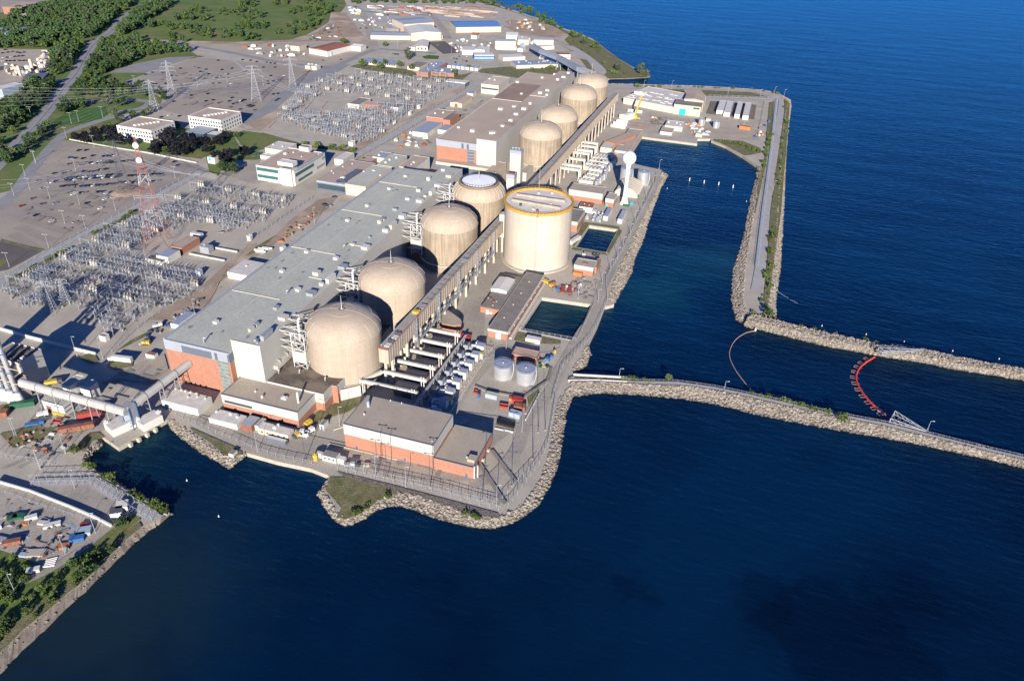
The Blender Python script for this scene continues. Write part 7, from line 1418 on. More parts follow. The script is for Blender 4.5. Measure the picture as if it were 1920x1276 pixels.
# ================================================================ booms and frames at the channel mouth
def curve_pts(px, z): return [P(q, z) for q in smooth(px, 5)]
w_ = curve_pts([f_(1640, 669), f_(1622, 680), f_(1610, 692), f_(1605, 708), f_(1611, 726), f_(1625, 746), f_(1643, 764), f_(1661, 779)], WZ+.5)
t = thing('boom_barrier', 'thick red floating boom with hoops across the channel', 'floating boom', tuple(w_[0])[:2]+(WZ,))
mb = MB()
for a, b in zip(w_, w_[1:]): mb.tube(a, b, .6, 8)
mb.build('float_tube', mat('boomred', (.72, .07, .045), .5, .1), t)
for k in range(3, len(w_)-1, 3):
    a = w_[k]; d_ = (w_[min(k+1, len(w_)-1)]-w_[k-1]).normalized(); n_ = Vector((-d_.y, d_.x, 0)); n_ = -n_ if n_.x > 0 else n_
    mb = MB(); mb.path([a-d_*1.2, a-d_*1.2+n_*3.4, a+d_*1.2+n_*3.4, a+d_*1.2], .14, .14); mb.build('outrigger_hoop', mat('boompink', (.6, .35, .3), .6), t)
    mb = MB(); mb.path([a, a-n_*1.6], .2, .2); mb.build('stub_float', 'darksteel', t)
w_ = curve_pts([f_(1416, 620), f_(1398, 624), f_(1380, 636), f_(1370, 652), f_(1368, 668), f_(1376, 688), f_(1388, 706), f_(1407, 730)], WZ+.2)
t = thing('boom_barrier', 'thin orange-pink floating boom across the channel', 'floating boom', tuple(w_[0])[:2]+(WZ,))
mb = MB()
for k, (a, b) in enumerate(zip(w_, w_[1:])): mb.tube(a, a.lerp(b, .9), .24, 8)
mb.build('float_tube', mat('boomorange', (.5, .32, .25), .5, .1), t); mb = MB(); mb.tube(w_[0], w_[0]+Vector((0, 0, 2)), .7, 8); mb.build('end_float', 'white', t)
def truss(lab, a, b, wd=5, z=1.5):
    A, B = P(a, z), P(b, z); d_ = (B-A).normalized(); n_ = Vector((-d_.y, d_.x, 0))*wd/2; u_ = Vector((0, 0, 2.4))
    t = thing('steel_truss', lab, 'steel frame', (A.x, A.y, 0)); mb = MB()
    for s in (-1, 1):
        mb.bar(A+n_*s, B+n_*s*.1, .35); mb.bar(A+n_*s+u_, B+n_*s*.1, .35); mb.bar(A+n_*s, A+n_*s+u_, .35)
    for k in range(6):
        c0, c1 = A.lerp(B, k/6), A.lerp(B, (k+1)/6); f0, f1 = n_*(1-k/6), n_*(1-(k+1)/6); mb.bar(c0+f0, c1-f1, .25); mb.bar(c0-f0, c0+f0, .25)
        for s in (-1, 1): mb.bar(c0+f0*s+u_*(1-k/6), c1+f1*s, .2)
    mb.build('lattice', 'steel', t); mb = MB(); mb.path([A-n_, A+n_], .8, .8); mb.build('end_beam', 'silver', t)
truss('grey steel boom anchor frame on the south breakwater', f_(1672, 783), f_(1738, 808), 9, 1.8)
truss('grey steel boom anchor frame on the north breakwater', f_(1650, 661), f_(1732, 655), 5, 3.2)
mb = MB(); N, Sx = BWS
for a, b in zip(N[1:], N[2:]): mb.bar(a+Vector((0, 0, 1)), b+Vector((0, 0, 1)), .1); [mb.bar(a.lerp(b, k/8), a.lerp(b, k/8)+Vector((0, 0, 1)), .08) for k in range(8)]
single('path_railing', 'thin railing along the south breakwater path', 'railing', mb, 'steel')
for nm, a, b in (('upper', zi(1735, 645), zi(1914, 655)), ('lower', zi(1695, 690), zi(1914, 688))):
    mb = MB(); mb.path([P(a, .8), P(b, .8), P((b[0]+55, b[1]+3), .8)], .7, 1.3); single('root_wall', 'pale wall at the root of the south breakwater, %s one' % nm, 'wall', mb, 'pale_concrete')
mb = MB(); a, b = P(zi(1480, 790), .7), P(zi(1378, 985), .7); mb.bar(a, b, .5, 1.1); single('barrier_wall', 'white low barrier beside the yard of red containers', 'wall', mb, 'white')
t = thing('skiff', 'small white boat moored beside the red boom', 'boat', (P(f_(1650, 772), WZ).x, P(f_(1650, 772), WZ).y, WZ), 2.2); mb = MB(); mb.prism([(-3, -1), (1.6, -1), (3.4, 0), (1.6, 1), (-3, 1)], 0, .9, True); L(t, mb).build('hull', 'white', t); mb = MB(); mb.box(-.6, .6, -.6, .6, .9, 1.5); L(t, mb).build('console', 'red', t)
# ================================================================ lattice towers and wires
M['boomred2'] = mat('boomred2', (.42, .13, .11), .6, .1)
def ltower(lab, base, top, w0=7, arms=((.72, 9), (.82, 8), (.92, 6)), m='steel', bands=None, name='pylon', cat='pylon', rot=.3, th=.15, dish=()):
    g_ = P(base); h = HT(base, top) if not isinstance(top, (int, float)) else top
    t = thing(name, lab, cat, (g_.x, g_.y, 0), rot); n = 12; zs = [h*(1-(1-i/n)**1.25) for i in range(n+1)]
    def W(z): return w0/2*(1-z/h)**1.15+.45
    for i in range(n):
        mb = MB(); z0, z1 = zs[i], zs[i+1]; a, b = W(z0), W(z1)
        c0 = [(-a, -a), (a, -a), (a, a), (-a, a)]; c1 = [(-b, -b), (b, -b), (b, b), (-b, b)]
        for k in range(4):
            j = (k+1) % 4; mb.bar((*c0[k], z0), (*c1[k], z1), th*1.2); mb.bar((*c0[k], z0), (*c1[j], z1), th*.7); mb.bar((*c0[j], z0), (*c1[k], z1), th*.7); mb.bar((*c1[k], z1), (*c1[j], z1), th*.7)
        L(t, mb).build('lattice_section', (bands[i % len(bands)] if bands else m), t)
    for fz, ln in arms:
        mb = MB(); z = h*fz
        for s in (-1, 1): mb.bar((0, 0, z+1.4), (s*ln, 0, z), th); mb.bar((0, -.5, z), (s*ln, 0, z), th); mb.bar((0, .5, z), (s*ln, 0, z), th); mb.bar((s*ln, 0, z), (s*ln, 0, z-1.8), .25)
        L(t, mb).build('cross_arm', m, t)
    for fz, r_ in dish: mb = MB(); mb.tube((0, -1.2, h*fz), (0, -2.2, h*fz), r_, 20, r_*.9); L(t, mb).build('dish', 'white', t)
    return h
ltower('pylon left of the white offices by the looping road', za(1160, 828), za(1128, 590), 9, rot=.5)
ltower('pylon standing in the upper car park among parked cars', za(1290, 715), za(1250, 450), 8, rot=.5)
ltower('wide-shouldered pylon on the right of the upper car park', zb(165, 755), zb(140, 490), 11, ((.78, 7), (.88, 10), (.98, 7)), rot=.5)
ltower('pylon beside the far substation road', zb(435, 650), zb(435, 405), 8, ((.7, 7), (.85, 8), (.98, 6)), rot=.5)
ltower('dark pylon on the brown mound in the lower car park', ze(940, 322), za(895, 1035), 10, ((.75, 9), (.88, 11), (.97, 8)), 'darksteel', rot=.5)
ltower('grey pylon standing in the shadow beside the near substation', zg(390, 95), ze(400, 950), 5, ((.8, 5), (.95, 4)), rot=.5)
ltower('grey pylon next to the shadowed one at the near substation', ze(500, 1150), ze(490, 950), 5, ((.8, 5), (.95, 4)), rot=.5)
ltower('tall red and white lattice mast with white dishes over the near substation', ze(1190, 705), za(1080, 1005), 17, ((.45, 10), (.47, 10)), 'steel', ['boomred2', 'boomred2', 'whitesteel', 'boomred2'], 'lattice_mast', 'mast', .5, .15, ((.93, 2.3), (.80, 2.3)))
p = P(ze(950, 315)); mb = MB(); mb.lathe((p.x, p.y), [(15, .05), (10, 1.6), (.01, 2.4)], 12); single('earth_mound', 'brown earth mound under the dark pylon', 'mound', mb, 'dirt')
def pole(q, top, lab, m='wood', r_=.35, name='pole'):
    g_ = P(q); h = HT(q, top); mb = MB(); mb.tube((g_.x, g_.y, 0), (g_.x, g_.y, h), r_, 6, r_*.6); mb.box(g_.x-.8, g_.x+.8, g_.y-.1, g_.y+.1, h-1.5, h-1.2); single(name, lab, 'pole', mb, m)
for i, (a, b, c, d) in enumerate(((510, 840, 508, 700), (655, 810, 650, 740), (662, 915, 660, 830), (517, 970, 517, 890), (905, 1075, 898, 895), (255, 960, 250, 890), (920, 790, 912, 690), (1345, 800, 1343, 700), (1160, 915, 1165, 810), (1290, 820, 1290, 750))): pole(zb(a, b), zb(c, d), '%s tall brown wooden mast in the far substation' % ordl((2, 4, 5, 3, 6, 0, 7, 9, 8, 1)[i]), 'rust')
def wire(a, b, sag, lab, grp, r_=.055):
    mb = MB(); n = 14; prev = None
    for i in range(n+1):
        k = i/n; p = a.lerp(b, k)-Vector((0, 0, 4*sag*k*(1-k)))
        if prev: mb.bar(prev, p, r_*2)
        prev = p
    single('power_line', lab, 'power line', mb, 'silver', grp)
def TP(base, h, off=0, rot=.5): g_ = P(base); return Vector((g_.x+off*math.cos(rot), g_.y+off*math.sin(rot), h))
for k, (o, h) in enumerate(((-9, 26), (9, 26), (-8, 30), (8, 30), (-6, 33), (6, 33))):
    lab = 'long power line sagging across the left of the view between pylons'
    wire(TP(za(1160, 828), h, o), P((-120, 250+k*16), 40), 10, lab, 'power lines'); wire(TP(za(1160, 828), h, o), TP(za(1290, 715), h, o), 3, lab, 'power lines')
    wire(TP(ze(940, 322), h+6, o), P((-120, 330+k*14), 40), 10, lab, 'power lines'); wire(TP(ze(940, 322), h+6, o), P(ze(1620, 180+k*8), 18), 5, lab, 'power lines')
    wire(TP(zb(165, 755), h+4, o), P((-120, 150+k*10), 40), 12, lab, 'power lines'); wire(TP(zb(165, 755), h+4, o), P(zb(540+k*12, 700), 14), 4, lab, 'power lines')
# ================================================================ switchyards
def yproto():
    a = thing('switchyard_portal', 'grey steel portal frame in a substation', 'portal frame', (0, 0, 0)); H_ = 9.5
    for s in (-1, 1):
        mb = MB()
        for dx in (-.5, .5): mb.bar((s*6+dx*1.6, 0, 0), (s*6+dx*.5, 0, H_), .18)
        for z in range(1, 9, 3): mb.bar((s*6-.7, 0, z), (s*6+.6, 0, z+2.5), .1)
        mb.bar((s*6, 0, H_), (s*6, 0, H_+2), .14); mb.build('leg', 'steel', a)
    mb = MB()
    for z in (0, .8): mb.bar((-6, 0, H_-z), (6, 0, H_-z), .14)
    for x in range(-6, 6): mb.bar((x, 0, H_-.8 if x % 2 else H_), (x+1, 0, H_ if x % 2 else H_-.8), .09)
    BE = mb.build('beam', 'steel', a)
    for x in (-3.5, 0, 3.5): mb = MB(); mb.tube((x, 0, H_-1), (x, 0, H_-3), .22, 6); mb.build('insulator', 'darksteel', BE)
    b = thing('busbar_support', 'grey busbar support stand in a substation', 'support stand', (0, 0, 0)); mb = MB()
    for x in (-3, 3): mb.bar((x, 0, 0), (x, 0, 3.8), .3)
    mb.bar((-4, 0, 3.8), (4, 0, 3.8), .3); SB = mb.build('stand', 'steel', b)
    for x in (-3.2, 0, 3.2): mb = MB(); mb.tube((x, 0, 3.8), (x, 0, 6), .3, 6, .2); mb.build('insulator', 'roof_bluegrey', SB)
    mb = MB(); [mb.bar((x, -6, 6.1), (x, 6, 6.1), .2) for x in (-3.2, 0, 3.2)]; mb.build('busbar', 'silver', b)
    c = thing('circuit_breaker', 'circuit breaker with three pale upright cylinders in a substation', 'circuit breaker', (0, 0, 0)); mb = MB(); [mb.bar((x, y, 0), (x, y, 2), .2) for x in (-2.8, 2.8) for y in (-.8, .8)]; mb.box(-3.4, 3.4, -1, 1, 1.8, 2.2); mb.build('stand', 'steel', c)
    for x in (-2.4, 0, 2.4): mb = MB(); mb.tube((x, 0, 2.2), (x, 0, 5), .8, 8); mb.tube((x, 0, 5), (x+.5, .6, 6.6), .2, 6); mb.build('cylinder', 'cream', c)
    return [a, b, c]
YP = yproto(); used = [False]*3
def inpoly(p, poly):
    c = False; n = len(poly)
    for i in range(n):
        a, b = poly[i], poly[i-1]
        if (a[1] > p[1]) != (b[1] > p[1]) and p[0] < (b[0]-a[0])*(p[1]-a[1])/(b[1]-a[1])+a[0]: c = not c
    return c
cnt = [0, 0, 0]
def yard(area, holes, dx, dy, seed, grp, lim):
    r = random.Random(seed); poly = [V2(q) for q in area]; hs = [[V2(q) for q in h] for h in holes]
    x0, x1 = min(p[0] for p in poly), max(p[0] for p in poly); y0, y1_ = min(p[1] for p in poly), max(p[1] for p in poly); j = 0; y = y0
    while y < y1_:
        x = x0; i = 0; row = j % 5
        while x < x1:
            if inpoly((x, y), poly) and not any(inpoly((x, y), h) for h in hs):
                k = 0 if row in (0,) else (2 if row == 2 and i % 3 == 1 else 1)
                if k == 1 and r.random() < .12: x += dx; i += 1; continue
                if cnt[k] < lim[k]:
                    o = YP[k]
                    if used[k]: o = copy_tree(o, (x, y+r.uniform(-.6, .6), 0), 0 if r.random() < .85 else math.pi/2, None, (dx/13 if k == 0 else 1, 1, r.uniform(.85, 1.15)))
                    else: used[k] = True; o.location = (x, y, 0)
                    o['group'] = ('portal frames in the substations', 'busbar supports in the substations', 'circuit breakers in the substations')[k]; cnt[k] += 1
            x += dx if row else 12.5; i += 1
        y += dy; j += 1
yard([ze(30, 1060), ze(430, 820), ze(900, 560), ze(1200, 440), ze(1560, 260), ze(1914, 330), zf(620, 500), zf(560, 600), zf(320, 800), zf(200, 740), zf(0, 860), ze(1500, 930), ze(1480, 1080), zg(1060, 130), zg(820, 320), zg(700, 200), zg(560, 60), ze(300, 1200), ze(120, 1180)],
     [[ze(960, 760), ze(1380, 560), ze(1600, 560), ze(1850, 740), ze(1500, 940), ze(1150, 880)], [ze(400, 960), ze(640, 890), ze(760, 960), ze(520, 1070)], [zg(480, 120), zg(700, 60), zg(740, 220), zg(600, 300)]], 9.5, 6.4, 1, '', (50, 140, 34))
yard([zb(330, 860), zb(520, 650), zb(700, 600), zb(1000, 545), zb(1590, 600), zb(1620, 660), zb(1300, 850), zb(1080, 1040), zb(900, 1080), zb(600, 990), zb(350, 910)],
     [[zb(520, 760), zb(740, 690), zb(900, 720), zb(1060, 740), zb(1240, 790), zb(1150, 800), zb(760, 860), zb(450, 860)]], 9.5, 6.6, 2, '', (170, 290, 70))
def clutter(area, holes, n, seed):
    r = random.Random(seed); poly = [V2(q) for q in area]; hs = [[V2(q) for q in h] for h in holes]; mb, mb2 = MB(), MB()
    x0, x1 = min(p[0] for p in poly), max(p[0] for p in poly); y0, y1_ = min(p[1] for p in poly), max(p[1] for p in poly); k = 0
    while k < n:
        x, y = r.uniform(x0, x1), r.uniform(y0, y1_)
        if not inpoly((x, y), poly) or any(inpoly((x, y), h) for h in hs): continue
        if (y % 36) < 9 or (x % 55) < 7: continue
        k += 1; h = r.choice((1.0, 1.6, 2.2, 3.4)); m_ = mb if r.random() < .8 else mb2; w = r.uniform(1, 3.4)
        m_.bar((x, y, 0), (x, y, h), .22)
        if r.random() < .5: m_.bar((x-w/2, y, h), (x+w/2, y, h), .2)
        else: m_.bar((x, y-w, h), (x, y+w*1.6, h), .2)
        if r.random() < .3: m_.box(x-.5, x+.5, y-.4, y+.4, 0, 1.3)
    for q, m_ in ((mb, 'steel'), (mb2, 'darksteel')): struct('switchyard_clutter', q, m_, 'stuff', label='low tangle of posts, bars and cabinets between the switchyard frames')
clutter([ze(30, 1060), ze(430, 820), ze(900, 560), ze(1200, 440), ze(1560, 260), ze(1914, 330), zf(620, 500), zf(560, 600), zf(320, 800), zf(200, 740), zf(0, 860), ze(1500, 930), ze(1480, 1080), zg(1060, 130), zg(820, 320), zg(700, 200), zg(560, 60), ze(300, 1200), ze(120, 1180)],
     [[ze(960, 760), ze(1380, 560), ze(1600, 560), ze(1850, 740), ze(1500, 940), ze(1150, 880)], [zg(480, 120), zg(700, 60), zg(740, 220), zg(600, 300)]], 1300, 8)
clutter([zb(330, 860), zb(520, 650), zb(700, 600), zb(1000, 545), zb(1590, 600), zb(1620, 660), zb(1300, 850), zb(1080, 1040), zb(900, 1080), zb(600, 990), zb(350, 910)],
     [[zb(520, 760), zb(740, 690), zb(900, 720), zb(1060, 740), zb(1240, 790), zb(1150, 800), zb(760, 860), zb(450, 860)]], 1100, 9)
# ================================================================ cars
def carproto(m):
    t = thing('parked_car', 'x', 'car', (0, 0, 0)); mb = MB()
    mb.prism([(-2.3, -.85), (-2.15, -.95), (2.1, -.95), (2.35, -.7), (2.35, .7), (2.1, .95), (-2.15, .95), (-2.3, .85)], .35, .95, True); mb.build('body', m, t)
    mb = MB(); mb.add([(-1.9, -.85, .95), (1.2, -.85, .95), (1.2, .85, .95), (-1.9, .85, .95), (-1.4, -.7, 1.45), (.5, -.7, 1.45), (.5, .7, 1.45), (-1.4, .7, 1.45)], [(0, 1, 5, 4), (1, 2, 6, 5), (2, 3, 7, 6), (3, 0, 4, 7)]); mb.build('windows', 'carglass', t)
    mb = MB(); mb.box(-1.42, .52, -.72, .72, 1.45, 1.5); mb.build('roof', m, t)
    for x in (-1.4, 1.4):
        for s in (-1, 1): mb = MB(); mb.tube((x, s*.75, .33), (x, s*.97, .33), .33, 8); mb.build('wheel', 'tyre', t)
    return t
CP = {}
CN = {'carwhite': 'white', 'carsilver': 'silver', 'carblack': 'black', 'carblue': 'dark blue', 'cargrey': 'grey', 'carred': 'red', 'cartan': 'tan'}
cr = random.Random(21)
def place_cars(lst, where, rot):
    lst = sorted(lst, key=lambda a: a[0][0]); done = []
    ok = []
    for e in lst:
        p = P(e[0])
        if all((p-q).length > 2.6 for q in done): done.append(p); ok.append((p, e))
    for i, (p, e) in enumerate(ok):
        m = e[1] if len(e) > 1 else cr.choice(['carwhite', 'carsilver', 'carblack', 'carblack', 'carblue', 'carsilver', 'cargrey', 'carblack', 'carblack', 'carblue', 'carwhite', 'cargrey', 'carblack', 'carblack', 'carblack', 'carblack', 'cargrey'])
        lab = '%s car, %s %s' % (CN[m], ordl(i), where)
        if m not in CP: CP[m] = carproto(m); o = CP[m]; o.location = (p.x, p.y, .1); o['label'] = lab; o.rotation_euler = (0, 0, rot)
        else: o = copy_tree(CP[m], (p.x, p.y, .1), rot+cr.choice((0, math.pi))+cr.uniform(-.04, .04), lab)
        o['group'] = 'parked cars'
def crow(f, x0, y0, x1, y1_, n, drop=0):
    return [(f(x0+(x1-x0)*(i+.5)/n, y0+(y1_-y0)*(i+.5)/n+cr.uniform(-1, 1)),) for i in range(n) if cr.random() >= drop]
def cpts(f, s): return [(f(x, y),) for x, y in s]
RC = 1.45
place_cars(crow(ze, 505, 217, 905, 190, 26, .1)+crow(ze, 500, 234, 900, 207, 34, .03)+crow(ze, 960, 200, 1085, 200, 9)+crow(ze, 1140, 190, 1250, 190, 8, .1), 'in the densest row, lower car park', RC)
place_cars(crow(ze, 720, 92, 860, 88, 8, .3)+crow(ze, 700, 108, 870, 102, 14, .05)+crow(ze, 900, 95, 1070, 80, 13, .1)+crow(ze, 640, 105, 680, 103, 3), 'in the row above the densest, lower lot', RC)
place_cars(crow(ze, 450, 282, 500, 278, 4)+crow(ze, 520, 275, 600, 270, 5, .2)+crow(ze, 605, 280, 660, 275, 5)+crow(ze, 670, 275, 780, 270, 9)+crow(ze, 800, 265, 870, 262, 6)+crow(ze, 890, 253, 1090, 245, 14, .2)+crow(ze, 1100, 250, 1210, 235, 7, .3), 'in the row below the densest, lower lot', RC)
place_cars(crow(ze, 360, 250, 435, 245, 6)+crow(ze, 620, 170, 715, 170, 8, .2)+crow(ze, 735, 160, 815, 150, 6, .2)+crow(ze, 770, 55, 870, 48, 7, .2)+crow(ze, 600, 330, 655, 326, 4)+crow(ze, 730, 322, 775, 320, 3)+crow(ze, 790, 335, 895, 312, 7, .2), 'of the short rows, lower car park', RC)
place_cars(cpts(ze, ((525, 65), (563, 70), (623, 72), (695, 52), (515, 115), (605, 123), (408, 185), (477, 182), (285, 240), (318, 293), (245, 372), (318, 412), (415, 407), (650, 407), (785, 375), (752, 445), (268, 497), (388, 540), (548, 338), (1303, 98), (1330, 123), (1175, 122), (1075, 148), (590, 12), (645, 10), (600, 15)))+[(ze(163, 427), 'carred'), (ze(562, 548), 'cartan')], 'standing loose in the lower car park', RC)
place_cars([(za(x, y),) for x, y in ((1350, 515), (1540, 523), (1455, 505), (1485, 512), (1498, 540), (1515, 545), (1560, 558), (1660, 525), (1735, 515), (1215, 548), (1140, 545), (1090, 560), (1280, 570), (1315, 573), (1305, 608), (1240, 628), (985, 630), (1005, 627), (1355, 635), (1705, 560), (1620, 585), (1590, 628), (1650, 575), (1730, 628), (1700, 652), (1640, 625), (1555, 705), (1432, 718), (1735, 735), (1825, 540), (1632, 455), (1300, 762), (1540, 760), (1595, 752), (1655, 768), (1725, 805), (1715, 760), (1810, 760), (1820, 750), (1745, 780), (1770, 775), (1800, 822), (1840, 800), (1850, 795), (1870, 790), (1885, 800), (1265, 865), (1340, 872), (1205, 880))]+[(za(1178, 648), 'carred'), (za(1635, 775), 'carred')], 'scattered over the upper car park', RC)
place_cars([(zb(x, y),) for x, y in ((75, 752), (50, 755), (15, 775), (95, 795), (115, 800), (140, 795), (40, 822), (150, 827), (290, 708), (325, 703), (340, 702), (310, 755), (330, 743), (270, 570), (303, 507), (215, 507), (255, 628), (250, 610), (290, 610), (372, 568), (70, 540), (60, 450), (120, 455), (165, 465), (240, 470), (300, 478), (270, 475), (660, 455), (795, 450), (460, 420), (530, 415))], 'in the right half of the upper car park', RC)
place_cars([(zb(x, y),) for x, y in ((1180, 405), (1200, 408), (1220, 410), (1520, 340), (1640, 440), (1660, 445), (1700, 455), (1720, 460), (1735, 462), (1680, 425), (1740, 425), (960, 180), (975, 190), (985, 215), (1650, 470), (1610, 330), (1650, 340), (1660, 360), (1860, 430), (940, 215), (890, 60), (905, 55))], 'in the far office and warehouse yards', RC)
place_cars([(za(x, y),) for x, y in ((40, 375), (95, 390), (130, 395), (150, 400), (180, 395), (20, 400), (60, 395), (830, 225), (700, 300), (760, 280), (440, 685), (20, 685), (60, 690), (100, 692), (130, 690), (30, 720), (60, 725))]+crow(za, 20, 435, 190, 420, 12)+crow(za, 15, 460, 215, 455, 14), 'in the yards and road at the far left', RC)
place_cars([(zf(x, y),) for x, y in ((60, 785), (830, 575), (845, 590), (870, 585), (850, 575), (905, 520), (300, 215), (330, 200))]+[(zh(x, y),) for x, y in ((70, 210),)], 'by the near substation and hall track', .6)
# ================================================================ trees
def treeproto(name, m, h, R, seed, kind, n=44, leaf=1.0):
    r = random.Random(seed); t = thing(name, 'x', 'tree' if h > 3 else 'bush', (0, 0, 0)); mb = MB(); cz = h*.58
    if h > 3:
        mb.tube((0, 0, 0), (0, 0, h*.5), .05*h*.6, 7, .02*h)
        for k in range(5): a = k*1.26; mb.tube((0, 0, h*.3), (R*.6*math.cos(a), R*.6*math.sin(a), h*.62), .018*h, 5, .008*h)
    else:
        for k in range(4): a = k*1.57; mb.tube((0, 0, 0), (R*.4*math.cos(a), R*.4*math.sin(a), h*.5), .06, 5)
    mb.build('trunk', 'trunk', t); mb = MB()
    for k in range(n):
        u = r.uniform(-1, 1); a = r.uniform(0, 6.283); q = (1-u*u)**.5; rad = r.uniform(.45, 1)**.5*r.choice((1, 1, .8, 1.12))
        zz = cz+u*h*.42*rad
        wd = R*(1-.65*max(0, (zz/h-.35))) if kind == 'cone' else R
        cx, cy = wd*q*rad*math.cos(a), wd*q*rad*math.sin(a)
        for _ in range(13):
            s = leaf*r.uniform(.45, 1.0); p = Vector((cx+r.gauss(0, R*.13), cy+r.gauss(0, R*.13), max(.2, zz+r.gauss(0, R*.1)))); d1 = Vector((r.gauss(0, 1), r.gauss(0, 1), r.gauss(0, .5))).normalized()*s; d2 = d1.cross(Vector((r.gauss(0, 1), r.gauss(0, 1), r.gauss(0, 1)))).normalized()*s*.8
            mb.add([p-d1, p-d2*.6, p+d1, p+d2], [(0, 1, 2, 3)])
    mb.build('crown', m, t); t['_m'] = 0
    return t
TR = {}
TK = {'a': ('broadleaf_tree', 'leaf1', 11, 5.0, 5, 'r', 46, 1.1), 'b': ('broadleaf_tree', 'leaf0', 9, 4.4, 6, 'r', 42, 1.0), 'c': ('conifer_tree', 'leaf1', 10, 3.4, 7, 'cone', 36, .9), 'd': ('purple_tree', 'leaf3', 10, 4.8, 8, 'r', 50, 1.1), 's': ('shrub', 'leaf2', 2.2, 1.7, 9, 'r', 20, .5), 'p': ('pale_tree', 'leaf4', 11, 4.0, 10, 'r', 40, .9), 'g': ('broadleaf_tree', 'leaf2', 7, 3.6, 12, 'r', 40, .8)}
tr = random.Random(31)
def tree(k, p, lab, grp, sc=1.0):
    if k not in TR:
        o = treeproto(*TK[k]); TR[k] = o; o.location = (p.x, p.y, 0); o.scale = (sc,)*3; o['label'] = lab
    else: o = copy_tree(TR[k], (p.x, p.y, 0), tr.uniform(0, 6.28), lab, (sc*tr.uniform(.9, 1.1), sc*tr.uniform(.9, 1.1), sc*tr.uniform(.85, 1.15)))
    o['group'] = grp
ROADP = []
for pl in ([za(1110, 5), za(1000, 80), za(900, 150), za(835, 230), za(700, 330), za(630, 440), za(560, 560), za(480, 650), za(400, 770), za(260, 940), za(100, 1110)], [za(440, 760), za(700, 752), za(900, 745), za(1080, 755), za(1120, 770), za(1060, 810), za(900, 840), za(700, 920), za(520, 985), za(430, 1050), za(330, 1160)], [za(1090, 312), za(1340, 330)], [za(560, 600), za(340, 605)]):
    w_ = [Vector(V2(q)) for q in pl]
    for a, b in zip(w_, w_[1:]): ROADP += [a.lerp(b, k/8) for k in range(9)]
def fill(polys, kinds, space, lab, grp, sc=(.8, 1.2), mx=999, seed=0):
    r = random.Random(seed or len(polys)); out = []
    for poly in polys:
        w_ = [V2(q) for q in poly]; x0, x1 = min(p[0] for p in w_), max(p[0] for p in w_); y0, y1_ = min(p[1] for p in w_), max(p[1] for p in w_)
        x = x0
        while x < x1:
            y = y0
            while y < y1_:
                q = (x+r.uniform(-.45, .45)*space, y+r.uniform(-.45, .45)*space)
                if inpoly(q, w_) and not any((Vector(q)-c).length < 13 for c in ROADP): out.append(q)
                y += space
            x += space
    return [(r.choice(kinds), Vector((*q, 0)), lab, grp, r.uniform(*sc)) for q in out][:mx]
# dark purple row round the offices, each its own
for i, (x, y, k) in enumerate(sorted(((570, 1015, 'd'), (640, 1000, 'd'), (650, 1040, 'd'), (720, 985, 'd'), (735, 1030, 'd'), (790, 965, 'd'), (835, 985, 'd'), (840, 1040, 'd'), (905, 1055, 'd'), (1000, 1060, 'd'), (1180, 1085, 'd'), (1165, 1120, 'd'), (1230, 1025, 'd'), (1270, 1060, 'd'), (1280, 1000, 'd'), (1330, 1080, 'd'), (1385, 1040, 'd'), (1390, 1125, 'd'), (1440, 1060, 'd'), (1430, 1100, 'd'), (1500, 1040, 'd'), (1540, 1110, 'd'), (1560, 1060, 'd'), (1640, 1055, 'd'), (1630, 1175, 'd'), (1710, 1150, 'd'), (1830, 1140, 'd'), (1740, 1240, 'd'), (1690, 1010, 'd'), (1320, 1130, 'd')))):
    tree(k, P(za(x, y+35)), 'dark purple-leaved tree by the white offices, %s' % ordl(i), 'dark purple trees', tr.uniform(.85, 1.2))
for i, (x, y, k) in enumerate(((1330, 940, 'b'), (860, 860, 'p'), (900, 900, 'p'), (1130, 830, 'p'), (1080, 850, 'b'), (1000, 860, 'b'), (920, 950, 'p'), (820, 950, 'b'), (1230, 730, 'b'), (1240, 1120, 'g'), (1770, 1010, 'g'))):
    tree(k, P(za(x, y+20)), 'green tree near the white offices, %s listed from the left' % ordl((6, 1, 2, 5, 4, 3, 7, 0, 8, 9, 10)[i]), 'green trees near the offices', tr.uniform(.8, 1.1))
